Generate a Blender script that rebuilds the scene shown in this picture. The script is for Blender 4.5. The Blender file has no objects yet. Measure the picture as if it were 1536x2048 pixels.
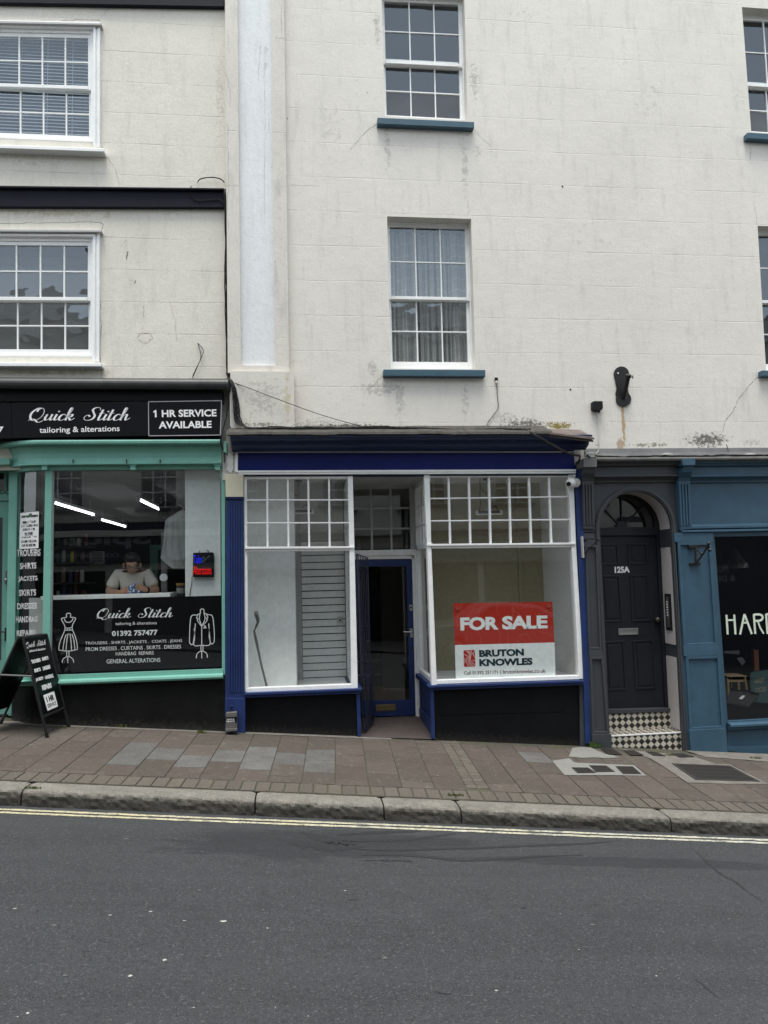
import bpy, bmesh, math, random
from mathutils import Vector, Matrix, noise
from mathutils.geometry import tessellate_polygon
R = math.radians
SC = bpy.context.scene
COL = SC.collection

# ---------------------------------------------------------------- camera
FPX, CX, CY = 1500.0, 768.0, 1024.0          # focal length and centre in pixels of the 1536x2048 photograph
CAM = Vector((0, -8.5, 1.75))
def cam_basis(yaw, pitch, roll):
    y, p, r = R(yaw), R(pitch), R(roll)
    F = Vector((math.sin(y)*math.cos(p), math.cos(y)*math.cos(p), math.sin(p)))
    r0 = Vector((math.cos(y), -math.sin(y), 0)); u0 = r0.cross(F)
    return r0*math.cos(r) - u0*math.sin(r), r0*math.sin(r) + u0*math.cos(r), F
RT, UP, FW = cam_basis(6.6, 4.7, 1.4)
cd = bpy.data.cameras.new('camera'); cam = bpy.data.objects.new('camera', cd); COL.objects.link(cam)
cd.sensor_fit = 'VERTICAL'; cd.sensor_height = 36.0; cd.sensor_width = 27.0
cd.lens = FPX/2048*36.0; cd.clip_end = 500; cd.clip_start = 0.05
M4 = Matrix((RT, UP, -FW)).transposed().to_4x4(); M4.translation = CAM
cam.matrix_world = M4
SC.camera = cam

# ---------------------------------------------------------------- sky and sun (overcast)
W = bpy.data.worlds.new('World'); SC.world = W; W.use_nodes = True
nt = W.node_tree; nt.nodes.clear()
SUN_EL, SUN_ROT = 76.0, 197.5
sky = nt.nodes.new('ShaderNodeTexSky'); sky.sky_type = 'NISHITA'; sky.sun_disc = False
sky.sun_elevation = R(SUN_EL); sky.sun_rotation = R(SUN_ROT)
sky.air_density = 1.0; sky.dust_density = 0.6; sky.ozone_density = 1.0
hs = nt.nodes.new('ShaderNodeHueSaturation'); hs.inputs['Saturation'].default_value = 0.30; hs.inputs['Hue'].default_value = 0.488
bg = nt.nodes.new('ShaderNodeBackground'); bg.inputs['Strength'].default_value = 0.12
wo = nt.nodes.new('ShaderNodeOutputWorld')
nt.links.new(sky.outputs[0], hs.inputs['Color']); nt.links.new(hs.outputs[0], bg.inputs['Color']); nt.links.new(bg.outputs[0], wo.inputs['Surface'])
sd = bpy.data.lights.new('sun', 'SUN'); sd.energy = 1.5; sd.angle = R(30); sd.color = (1.0, 0.965, 0.875)
so = bpy.data.objects.new('sun', sd); COL.objects.link(so)
# light comes from the street side (-Y), a little from the left, high up
sdir = Vector((-0.30*math.cos(R(SUN_EL)), -0.95*math.cos(R(SUN_EL)), math.sin(R(SUN_EL))))
so.rotation_euler = sdir.to_track_quat('Z', 'Y').to_euler(); so.location = (0, -10, 30)
SC.view_settings.view_transform = 'Standard'; SC.view_settings.look = 'None'
SC.view_settings.exposure = 1.48; SC.view_settings.gamma = 1.0; SC.view_settings.use_curve_mapping = False
try:
    SC.cycles.use_denoising = True; SC.cycles.max_bounces = 10; SC.cycles.transparent_max_bounces = 16
    SC.cycles.diffuse_bounces = 5; SC.cycles.glossy_bounces = 4; SC.cycles.caustics_reflective = False; SC.cycles.caustics_refractive = False
    SC.cycles.sample_clamp_indirect = 6.0
except Exception: pass

# ---------------------------------------------------------------- pixel of the photograph -> point of the place
def ray(x, y): return RT*((x-CX)/FPX) - UP*((y-CY)/FPX) + FW
def P(x, y, Y=0.0):
    r = ray(x, y); return CAM + r*((Y-CAM.y)/r.y)
GA, GB, GC = 0.0075, -0.0871, 0.03            # pavement: z = GA + GB x + GC y
def gz(x, y): return GA + GB*x + GC*y
def G(x, y, off=0.0):
    r = ray(x, y); n = Vector((-GB, -GC, 1)); return CAM + r*((GA+off-n.dot(CAM))/n.dot(r))
def PX(x, y, X):                              # on a plane of constant X
    r = ray(x, y); return CAM + r*((X-CAM.x)/r.x)
def zz(x0, y0, s): return lambda x, y: (x0+x/s, y0+y/s)
z1 = zz(0,0,3.2); z2 = zz(0,400,3.2); z3 = zz(0,760,3.2); z4 = zz(0,1100,3.2); z5 = zz(440,820,3.657); z6 = zz(440,1100,3.657)
z7 = zz(820,840,3.84); z8 = zz(820,1100,3.84); r1 = zz(1140,860,3.879); r2 = zz(1140,1180,3.879)
u1 = zz(700,0,3.84); u2 = zz(700,400,3.84); u3 = zz(1100,640,3.523); g1 = zz(0,1440,2.4); g2 = zz(560,1440,2.844); g3 = zz(1000,1460,2.866)
pa = zz(420,0,4.45); pb = zz(420,440,4.45); ab = zz(0,1240,7.878); tl = zz(90,1060,5.908); lb = zz(690,940,8.084); ld = zz(690,1100,5.389)
cw = zz(430,740,7.879); si = zz(0,880,4.45); ne = zz(300,1000,9.6); hd = zz(1410,1060,7.873); he = zz(1410,1300,9.31); mb_ = zz(430,1380,19.2)

# ---------------------------------------------------------------- mesh builder
ROOT = {}
class MB:
    def __init__(s): s.v = []; s.f = []; s.m = []; s.c = []; s.mi = 0; s.col = (1,1,1)
    def face(s, pts, mi=None, col=None):
        i = len(s.v); s.v += [tuple(p) for p in pts]; s.f.append(tuple(range(i, i+len(pts)))); s.m.append(s.mi if mi is None else mi); s.c.append(col or s.col)
    def mesh(s, verts, faces, mi=None, col=None):
        i = len(s.v); s.v += [tuple(p) for p in verts]
        for f in faces: s.f.append(tuple(i+k for k in f)); s.m.append(s.mi if mi is None else mi); s.c.append(col or s.col)
    def prism(s, front, vec, mi=None):
        n = len(front); vec = Vector(vec); fr = [Vector(p) for p in front]; bk = [p+vec for p in fr]
        s.mesh(fr+bk, [tuple(range(n)), tuple(range(2*n-1, n-1, -1))] + [(k, n+k, n+(k+1) % n, (k+1) % n) for k in range(n)], mi)
    def qb(s, px, Ya, Yb, mi=None): s.prism([P(x, y, Ya) for x, y in px], (0, Yb-Ya, 0), mi)      # pixel outline seen at depth Ya, going back to Yb
    def rb(s, x0, y0, x1, y1, Ya, Yb, mi=None):                                                 # true upright box from a pixel rectangle at depth Ya
        a = P(x0, y0, Ya); b = P(x1, y1, Ya); s.box(a.x, Ya, b.z, b.x, Yb, a.z, mi)
    def box(s, x0, y0, z0, x1, y1, z1, mi=None):
        s.mesh([(x0,y0,z0),(x1,y0,z0),(x1,y1,z0),(x0,y1,z0),(x0,y0,z1),(x1,y0,z1),(x1,y1,z1),(x0,y1,z1)],
               [(0,1,5,4),(1,2,6,5),(2,3,7,6),(3,0,4,7),(4,5,6,7),(3,2,1,0)], mi)
    def hexa(s, p, mi=None):                                                                     # 8 corners: front 4 loop, back 4 loop
        s.mesh(p, [(0,1,2,3),(7,6,5,4),(0,4,5,1),(1,5,6,2),(2,6,7,3),(3,7,4,0)], mi)
    def run(s, Xl, Xr, prof, zl=None, mi=None, slope=0.0, cap=True):
        # moulding along X: prof = [(Y, z at Xl)], closed outline; slope = dz/dx
        n = len(prof); dz = slope*(Xr-Xl)
        a = [(Xl, y, z) for y, z in prof]; b = [(Xr, y, z+dz) for y, z in prof]
        fs = [(k, (k+1) % n, n+(k+1) % n, n+k) for k in range(n)]
        if cap: fs += [tuple(range(n)), tuple(range(2*n-1, n-1, -1))]
        s.mesh(a+b, fs, mi)
    def tube(s, pts, r, n=6, mi=None, closed=False):
        pts = [Vector(p) for p in pts]; m = len(pts); vs = []; fs = []
        for i, p in enumerate(pts):
            t = (pts[min(i+1, m-1)] - pts[max(i-1, 0)])
            if t.length < 1e-9: t = Vector((0, 0, 1))
            t.normalize(); a = Vector((0, 0, 1)) if abs(t.z) < 0.9 else Vector((1, 0, 0))
            u = t.cross(a).normalized(); w = t.cross(u)
            rr = r[i] if isinstance(r, (list, tuple)) else r
            for k in range(n):
                an = 2*math.pi*k/n; vs.append(p + u*math.cos(an)*rr + w*math.sin(an)*rr)
        for i in range(m-1):
            for k in range(n): fs.append((i*n+k, i*n+(k+1) % n, (i+1)*n+(k+1) % n, (i+1)*n+k))
        fs += [tuple(range(n-1, -1, -1)), tuple(range((m-1)*n, m*n))]
        s.mesh(vs, fs, mi)
    def ball(s, c, r, nu=10, nv=7, mi=None):
        c = Vector(c); rx, ry, rz = (r, r, r) if not isinstance(r, (tuple, list)) else r
        vs = [c+Vector((0,0,rz))]; fs = []
        for j in range(1, nv):
            th = math.pi*j/nv
            for k in range(nu):
                ph = 2*math.pi*k/nu; vs.append(c+Vector((rx*math.sin(th)*math.cos(ph), ry*math.sin(th)*math.sin(ph), rz*math.cos(th))))
        vs.append(c-Vector((0,0,rz))); L = len(vs)-1
        for k in range(nu): fs.append((0, 1+k, 1+(k+1) % nu)); fs.append((L, L-nu+(k+1) % nu, L-nu+k))
        for j in range(nv-2):
            for k in range(nu): fs.append((1+j*nu+k, 1+(j+1)*nu+k, 1+(j+1)*nu+(k+1) % nu, 1+j*nu+(k+1) % nu))
        s.mesh(vs, fs, mi)
    def build(s, name, mats, parent=None, smooth=False, bevel=0.0, recalc=True, base=None, merge=False):
        if not isinstance(mats, (list, tuple)): mats = [mats]
        if parent is not None: org = ROOT[parent]
        elif base is not None: org = Vector(base)
        else:
            xs = [v[0] for v in s.v]; ys = [v[1] for v in s.v]; zs = [v[2] for v in s.v]
            org = Vector(((min(xs)+max(xs))/2, (min(ys)+max(ys))/2, min(zs)))
        me = bpy.data.meshes.new(name)
        me.from_pydata([tuple(Vector(v)-org) for v in s.v], [], s.f); 
        for m in mats: me.materials.append(m)
        for p, mi in zip(me.polygons, s.m): p.material_index = mi; p.use_smooth = smooth
        if any(c != (1,1,1) for c in s.c):
            ca = me.color_attributes.new('tone', 'FLOAT_COLOR', 'CORNER')
            for p, c in zip(me.polygons, s.c):
                for li in p.loop_indices: ca.data[li].color = (*c, 1)
        if recalc or merge:
            bm = bmesh.new(); bm.from_mesh(me)
            if merge: bmesh.ops.remove_doubles(bm, verts=bm.verts, dist=1e-5)
            bmesh.ops.recalc_face_normals(bm, faces=bm.faces); bm.to_mesh(me); bm.free()
        o = bpy.data.objects.new(name, me); COL.objects.link(o)
        if parent is not None: o.parent = parent; ROOT[o] = org
        else: o.location = org; ROOT[o] = org
        if bevel > 0:
            b = o.modifiers.new('bevel', 'BEVEL'); b.width = bevel; b.segments = 2; b.limit_method = 'ANGLE'; b.angle_limit = R(40)
        return o
def thing(name, label, cat, base, group=None):
    o = bpy.data.objects.new(name, None); COL.objects.link(o); o.empty_display_size = 0.1
    o.location = base; ROOT[o] = Vector(base); o['label'] = label; o['category'] = cat
    if group: o['group'] = group
    return o
def tag(o, label, cat, group=None):
    o['label'] = label; o['category'] = cat
    if group: o['group'] = group
    return o
def struct(o): o['kind'] = 'structure'; return o

# ---------------------------------------------------------------- materials
class NT:
    def __init__(s, name):
        s.m = bpy.data.materials.new(name); s.m.use_nodes = True; s.t = s.m.node_tree; s.t.nodes.clear()
        s.out = s.n('ShaderNodeOutputMaterial'); s._pos = None
    def n(s, typ, **kw):
        o = s.t.nodes.new(typ)
        for k, v in kw.items(): setattr(o, k, v)
        return o
    def set(s, sock, v):
        if isinstance(v, bpy.types.NodeSocket): s.t.links.new(v, sock)
        elif v is not None: sock.default_value = v
    def math(s, op, a, b=None, c=None, clamp=False):
        o = s.n('ShaderNodeMath', operation=op, use_clamp=clamp); s.set(o.inputs[0], a)
        if b is not None: s.set(o.inputs[1], b)
        if c is not None: s.set(o.inputs[2], c)
        return o.outputs[0]
    @property
    def pos(s):
        if s._pos is None: s._pos = s.n('ShaderNodeNewGeometry').outputs['Position']
        return s._pos
    def xyz(s):
        o = s.n('ShaderNodeSeparateXYZ'); s.set(o.inputs[0], s.pos); return o.outputs
    def noise(s, scale, detail=4, rough=0.6, vec=None, stretch=None, dist=0.0):
        v = vec or s.pos
        if stretch:
            mp = s.n('ShaderNodeMapping'); s.set(mp.inputs['Vector'], v); mp.inputs['Scale'].default_value = stretch; v = mp.outputs[0]
        o = s.n('ShaderNodeTexNoise'); s.set(o.inputs['Vector'], v); o.inputs['Scale'].default_value = scale
        o.inputs['Detail'].default_value = detail; o.inputs['Roughness'].default_value = rough; o.inputs['Distortion'].default_value = dist
        return o.outputs['Fac']
    def ramp(s, v, a, b, lo=0.0, hi=1.0):
        o = s.n('ShaderNodeMapRange'); o.clamp = True; s.set(o.inputs[0], v); s.set(o.inputs[1], a); s.set(o.inputs[2], b); s.set(o.inputs[3], lo); s.set(o.inputs[4], hi)
        return o.outputs[0]
    def mix(s, f, a, b, mode='MIX'):
        o = s.n('ShaderNodeMix', data_type='RGBA', blend_type=mode); s.set(o.inputs[0], f)
        for sk, v in ((o.inputs[6], a), (o.inputs[7], b)):
            if isinstance(v, tuple): sk.default_value = (*v[:3], 1)
            else: s.set(sk, v)
        return o.outputs[2]
    def bump(s, h, strength=0.3, dist=0.01):
        o = s.n('ShaderNodeBump'); s.set(o.inputs['Height'], h); o.inputs['Strength'].default_value = strength; o.inputs['Distance'].default_value = dist
        return o.outputs[0]
    def bsdf(s, col, rough=0.6, metal=0.0, spec=0.5, normal=None, **kw):
        o = s.n('ShaderNodeBsdfPrincipled')
        if isinstance(col, tuple): o.inputs['Base Color'].default_value = (*col[:3], 1)
        else: s.set(o.inputs['Base Color'], col)
        s.set(o.inputs['Roughness'], rough); o.inputs['Metallic'].default_value = metal; o.inputs['Specular IOR Level'].default_value = spec
        if normal is not None: s.set(o.inputs['Normal'], normal)
        for k, v in kw.items():
            s.set(o.inputs[k.replace('_', ' ')], v)
        s.t.links.new(o.outputs[0], s.out.inputs['Surface']); return o

def sc(c, k): return tuple(min(1.0, x*k) for x in c)
def paint(name, col, rough=0.45, var=0.12, scale=6.0, bump=0.15, spec=0.4, dirt=0.15, chips=None, chipcol=(0.5,0.48,0.44), grain=None, dirtcol=(0.06,0.055,0.05)):
    t = NT(name); n1 = t.noise(scale, 5, 0.65); n2 = t.noise(scale*7, 4, 0.7)
    c = t.mix(t.ramp(n1, 0.3, 0.7), sc(col, 1-var), sc(col, 1+var))
    if dirt: c = t.mix(t.math('MULTIPLY', t.ramp(n2, 0.52, 0.78), dirt), c, dirtcol)
    if chips:
        n3 = t.noise(scale*4, 6, 0.72, dist=0.6); c = t.mix(t.ramp(n3, chips, chips+0.02), c, chipcol)
    h = t.noise(60, 3, 0.6, stretch=grain) if grain else n2
    rr = t.ramp(n2, 0.3, 0.7, rough*0.85, min(1, rough*1.2))
    t.bsdf(c, rr, spec=spec, normal=t.bump(h, bump, 0.004)); return t.m
def plain(name, col, rough=0.5, spec=0.4, metal=0.0):
    t = NT(name); n = t.noise(18, 3, 0.6); c = t.mix(t.ramp(n, 0.3, 0.7), sc(col, 0.93), sc(col, 1.07)); t.bsdf(c, rough, metal, spec); return t.m
def emit(name, col, s):
    t = NT(name); e = t.n('ShaderNodeEmission'); e.inputs[0].default_value = (*col, 1); e.inputs[1].default_value = s
    t.t.links.new(e.outputs[0], t.out.inputs['Surface']); return t.m
def glass(name, ior=0.09, tint=(0.93,0.95,0.94), wave=0.0, dust=0.0, wscale=1.2, dustcol=(0.6,0.6,0.58), gtint=(0.95,0.97,1.0)):
    t = NT(name); ge = t.n('ShaderNodeNewGeometry'); dp_ = t.n('ShaderNodeVectorMath', operation='DOT_PRODUCT'); t.set(dp_.inputs[0], ge.outputs['Incoming']); t.set(dp_.inputs[1], ge.outputs['True Normal'])
    r0 = ior                                             # reflectance of both faces of the pane, straight on
    frs = t.math('ADD', t.math('MULTIPLY', t.math('POWER', t.math('SUBTRACT', 1.0, t.math('ABSOLUTE', dp_.outputs['Value'])), 5.0), 1-r0), r0)
    tr = t.n('ShaderNodeBsdfTransparent'); tr.inputs[0].default_value = (*tint, 1)
    gl = t.n('ShaderNodeBsdfGlossy'); gl.inputs['Roughness'].default_value = 0.0; gl.inputs[0].default_value = (*gtint, 1)
    if wave:
        nb = t.bump(t.noise(wscale, 1, 0.4), wave, 0.05); t.set(gl.inputs['Normal'], nb)
    mx = t.n('ShaderNodeMixShader'); t.set(mx.inputs[0], frs); t.t.links.new(tr.outputs[0], mx.inputs[1]); t.t.links.new(gl.outputs[0], mx.inputs[2])
    last = mx.outputs[0]
    if dust:
        df = t.n('ShaderNodeBsdfDiffuse'); df.inputs[0].default_value = (*dustcol, 1); m2 = t.n('ShaderNodeMixShader')
        t.set(m2.inputs[0], t.ramp(t.noise(3, 5, 0.7), 0.3, 0.8, dust*0.4, dust*1.6)); t.t.links.new(last, m2.inputs[1]); t.t.links.new(df.outputs[0], m2.inputs[2]); last = m2.outputs[0]
    t.t.links.new(last, t.out.inputs['Surface']); return t.m

def render_wall(name, base, course_z0, course_h, stains, var=0.06, joint=0.5, streak=0.4, brick=0.78):
    """painted stucco scored with faint ashlar lines; stains = [(x,z,rx,rz,color,threshold,strength,scale)] lie where the photo shows them"""
    t = NT(name); s = t.xyz(); X, Z = s[0], s[2]
    big = t.noise(0.9, 4, 0.6); mid = t.noise(5, 6, 0.7); fine = t.noise(55, 4, 0.75); grit = t.noise(110, 2, 0.7)
    c = t.mix(t.ramp(big, 0.3, 0.7), sc(base, 1-var), sc(base, 1+var))
    c = t.mix(t.ramp(mid, 0.45, 0.8, 0, 0.22), c, sc(base, 0.72))
    c = t.mix(t.ramp(grit, 0.40, 0.62, 0, 0.30), c, sc(base, 0.66)); c = t.mix(t.ramp(t.noise(38, 4, 0.8), 0.50, 0.66, 0, 0.22), c, sc(base, 0.62))
    # soot and rain marks: vertical streaks of real dirt
    st = t.noise(2.2, 6, 0.72, stretch=(3.2, 3.2, 0.55)); c = t.mix(t.ramp(st, 0.53, 0.74, 0, streak), c, (0.30, 0.29, 0.27))
    sp = t.noise(16, 6, 0.75); c = t.mix(t.ramp(sp, 0.61, 0.72, 0, 0.5), c, (0.24, 0.235, 0.22))
    # scored lines
    wob = t.math('MULTIPLY', t.math('SUBTRACT', t.noise(1.7, 2, 0.5), 0.5), 0.02)
    zf = t.math('DIVIDE', t.math('ADD', t.math('SUBTRACT', Z, course_z0), wob), course_h)
    fr = t.math('FRACT', zf); d = t.math('MULTIPLY', t.math('ABSOLUTE', t.math('SUBTRACT', fr, 0.5)), course_h)   # line at fract 0.5
    lin = t.ramp(d, 0.0025, 0.007, 1, 0)
    row = t.math('FLOOR', zf); off = t.math('MULTIPLY', t.math('FRACT', t.math('MULTIPLY', row, 0.5)), brick)
    xf = t.math('FRACT', t.math('DIVIDE', t.math('ADD', X, off), brick)); dx = t.math('MULTIPLY', t.math('ABSOLUTE', t.math('SUBTRACT', xf, 0.5)), brick)
    lv = t.math('MULTIPLY', t.ramp(dx, 0.002, 0.006, 1, 0), 0.13)
    ln = t.math('MULTIPLY', t.math('MAXIMUM', lin, lv), t.ramp(t.noise(2.2, 4, 0.7), 0.40, 0.62, 0.12, 1.0))
    c = t.mix(t.math('MULTIPLY', ln, joint), c, sc(base, 0.42))
    for (x, z, rx, rz, col, th, k, scl) in stains:
        a = t.math('DIVIDE', t.math('SUBTRACT', X, x), rx); b = t.math('DIVIDE', t.math('SUBTRACT', Z, z), rz)
        r = t.math('SQRT', t.math('ADD', t.math('MULTIPLY', a, a), t.math('MULTIPLY', b, b)))
        m = t.ramp(r, 0.25, 1.0, 1, 0); nn = t.noise(scl, 6, 0.78)
        f = t.ramp(t.math('ADD', nn, t.math('MULTIPLY', t.math('SUBTRACT', m, 1.0), 0.27)), th, th+0.09, 0, k)
        f = t.math('MULTIPLY', f, t.ramp(m, 0.0, 0.3))
        c = t.mix(f, c, col)
    hgt = t.math('ADD', t.math('MULTIPLY', fine, 0.5), t.math('ADD', t.math('MULTIPLY', mid, 1.4), t.math('MULTIPLY', ln, -0.45)))
    t.bsdf(c, 0.85, spec=0.2, normal=t.bump(hgt, 0.42, 0.009)); return t.m

WHITE = (0.82, 0.83, 0.82)
M_white = paint('white gloss paint', WHITE, 0.4, 0.05, 8, 0.12, dirt=0.22, dirtcol=(0.25,0.24,0.21))
M_white_old = paint('flaking white paint', WHITE, 0.5, 0.06, 9, 0.3, dirt=0.35, chips=0.70, chipcol=(0.32,0.29,0.25), dirtcol=(0.25,0.23,0.2))
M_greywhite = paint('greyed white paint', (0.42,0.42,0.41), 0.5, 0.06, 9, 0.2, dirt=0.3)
M_blue = paint('royal blue paint', (0.0120, 0.030, 0.118), 0.45, 0.20, 5, 0.25, dirt=0.30, chips=0.735, chipcol=(0.10,0.11,0.14))
M_blue_d = paint('dark blue paint', (0.0085, 0.020, 0.066), 0.42, 0.18, 5, 0.25, dirt=0.3)
M_fascia = paint('glossy blue fascia', (0.0045, 0.010, 0.100), 0.35, 0.12, 2.5, 0.06, spec=0.2, dirt=0.10)
M_teal = paint('teal green paint', (0.165, 0.385, 0.318), 0.42, 0.07, 5, 0.15, dirt=0.14, dirtcol=(0.05,0.1,0.08))
M_teal_worn = paint('worn teal green paint', (0.18, 0.42, 0.35), 0.45, 0.08, 6, 0.25, dirt=0.25, chips=0.70, chipcol=(0.16,0.11,0.08))
M_cyc = paint('steel blue paint', (0.036, 0.085, 0.132), 0.45, 0.16, 4, 0.25, dirt=0.28, chips=0.745, chipcol=(0.12,0.15,0.17))
M_grey = paint('dark grey paint', (0.046, 0.051, 0.058), 0.42, 0.10, 5, 0.2, dirt=0.12, chips=0.735, chipcol=(0.3,0.29,0.27))
M_door = paint('charcoal door paint', (0.0125, 0.014, 0.0195), 0.38, 0.10, 5, 0.2, dirt=0.06, chips=0.745, chipcol=(0.22,0.21,0.2))
M_band = paint('black blue timber', (0.006, 0.0085, 0.0145), 0.55, 0.2, 5, 0.3, spec=0.15, dirt=0.12, dirtcol=(0.05,0.05,0.05))
def black_riser(name, base, dust):
    t = NT(name); s = t.xyz(); n1 = t.noise(3, 5, .65); n2 = t.noise(26, 5, .78); n3 = t.noise(90, 3, .7)
    c = t.mix(t.ramp(n1, .3, .7), sc(base, .7), sc(base, 1.4)); c = t.mix(t.ramp(n2, .60, .72, 0, .55), c, dust); c = t.mix(t.ramp(n3, .68, .74, 0, .8), c, sc(dust, 3.2))
    hgt = t.math('SUBTRACT', s[2], t.math('MULTIPLY', s[0], GBx))          # splash dirt thrown up from the pavement
    sp = t.ramp(t.math('ADD', hgt, t.math('MULTIPLY', t.math('SUBTRACT', n2, .5), .35)), -.02, .10, .7, 0); c = t.mix(sp, c, sc(dust, 1.3))
    t.bsdf(c, t.ramp(n2, .3, .7, .5, .75), spec=.14, normal=t.bump(t.math('ADD', n3, t.math('MULTIPLY', n1, 2)), .4, .006)); return t.m
GBx = -0.0871
M_black = black_riser('black painted riser', (0.0036,0.004,0.005), (0.024,0.022,0.019))
M_blackdull = black_riser('dusty black riser', (0.0065,0.0068,0.0068), (0.034,0.032,0.028))
M_sign = plain('black sign panel', (0.005, 0.0055, 0.007), 0.4, 0.15)
M_ink = plain('white lettering', (0.80, 0.81, 0.80), 0.5)
M_cable = plain('black cable', (0.009, 0.009, 0.009), 0.55, 0.2)
M_cable2 = plain('grey cable', (0.36, 0.35, 0.33), 0.6)
M_gate = paint('dark navy iron', (0.010,0.014,0.034), 0.45, 0.2, 8, 0.2, dirt=0.1)
M_iron = paint('black iron', (0.012, 0.012, 0.013), 0.4, 0.2, 8, 0.2, dirt=0.1)
M_lead = paint('weathered lead', (0.085, 0.088, 0.092), 0.55, 0.25, 4, 0.4, dirt=0.4, dirtcol=(0.04,0.04,0.035))
M_roof = paint('mossy lead coping', (0.055, 0.051, 0.045), 0.85, 0.5, 12, 1.0, dirt=0.9, dirtcol=(0.016,0.015,0.012))
M_steel = plain('brushed steel', (0.42,0.42,0.42), 0.35, metal=0.8)
M_brass = plain('aged brass', (0.22,0.17,0.09), 0.4, metal=0.7)
M_glass = glass('shop glass', 0.080, wave=0.02, dust=0.002)
M_oldglass = glass('old wavy sash glass', 0.115, wave=0.06, dust=0.015, wscale=4.5, gtint=(0.80,0.91,1.0))  # reflection tint paints the sky's blue into the panes
M_frost = glass('frosted film glass', 0.08, dust=0.14, wave=0.02, wscale=25, dustcol=(0.30,0.34,0.36))
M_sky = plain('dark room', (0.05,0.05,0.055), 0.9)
M_sillblue = paint('dark teal sill paint', (0.042, 0.095, 0.132), 0.45, 0.12, 6, 0.2, dirt=0.25, chips=0.73, chipcol=(0.05,0.04,0.04))
M_whitewall = plain('matt white interior wall', (0.80,0.81,0.80), 0.8)
M_dark = plain('dark interior', (0.012,0.0115,0.011), 0.8, 0.1)
# ---------------------------------------------------------------- lettering (built-in font turned to flat meshes)
def glyphs(txt, bold=0.0, space=1.0):
    cu = bpy.data.curves.new('lettering', 'FONT'); cu.body = txt; cu.size = 1; cu.offset = bold; cu.space_character = space; cu.resolution_u = 3
    ob = bpy.data.objects.new('lettering', cu); COL.objects.link(ob)
    dg = bpy.context.evaluated_depsgraph_get(); me = bpy.data.meshes.new_from_object(ob.evaluated_get(dg))
    vs = [(v.co.x, v.co.y) for v in me.vertices]; fs = [tuple(p.vertices) for p in me.polygons]
    bpy.data.objects.remove(ob); bpy.data.curves.remove(cu); bpy.data.meshes.remove(me)
    return vs, fs
def unit(vs):
    x0 = min(v[0] for v in vs); x1 = max(v[0] for v in vs); y0 = min(v[1] for v in vs); y1 = max(v[1] for v in vs)
    return [((x-x0)/(x1-x0), (y-y0)/(y1-y0)) for x, y in vs]
def quadmap(TL, TR, BR, BL):
    TL, TR, BR, BL = map(Vector, (TL, TR, BR, BL))
    return lambda u, v: (BL*(1-u)+BR*u)*(1-v) + (TL*(1-u)+TR*u)*v       # v upward
def qpx(px, Y): return quadmap(*[P(x, y, Y) for x, y in px])
def put_text(mb, txt, qm, bold=0.02, space=1.0, mi=None):
    vs, fs = glyphs(txt, bold, space); us = unit(vs); mb.mesh([qm(u, v) for u, v in us], fs, mi)
def spline(pts, n=8):
    out = []; m = len(pts)
    for i in range(m-1):
        p0 = Vector(pts[max(i-1,0)]); p1 = Vector(pts[i]); p2 = Vector(pts[i+1]); p3 = Vector(pts[min(i+2,m-1)])
        for k in range(n):
            t = k/n; out.append(0.5*((2*p1)+(p2-p0)*t+(2*p0-5*p1+4*p2-p3)*t*t+(3*p1-p0-3*p2+p3)*t*t*t))
    out.append(Vector(pts[-1])); return out
def stroke(pts, w, n=8, thick=None, smooth=True):
    """flat ribbon along a 2-D path; thick = (thin, thick) gives a pen that swells on down strokes"""
    ps = spline([(*p, 0) for p in pts], n) if smooth and len(pts) > 2 else [Vector((*p, 0)) for p in pts]
    vs = []; fs = []; m = len(ps)
    for i, p in enumerate(ps):
        t = ps[min(i+1,m-1)]-ps[max(i-1,0)]; t = t.normalized() if t.length > 1e-9 else Vector((1,0,0)); nrm = Vector((-t.y, t.x, 0))
        ww = w if not thick else thick[0]+(thick[1]-thick[0])*max(0.0, -t.y)**1.3
        vs += [(p.x+nrm.x*ww/2, p.y+nrm.y*ww/2), (p.x-nrm.x*ww/2, p.y-nrm.y*ww/2)]
        if i: fs.append((2*i-2, 2*i-1, 2*i+1, 2*i))
    return vs, fs
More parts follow.
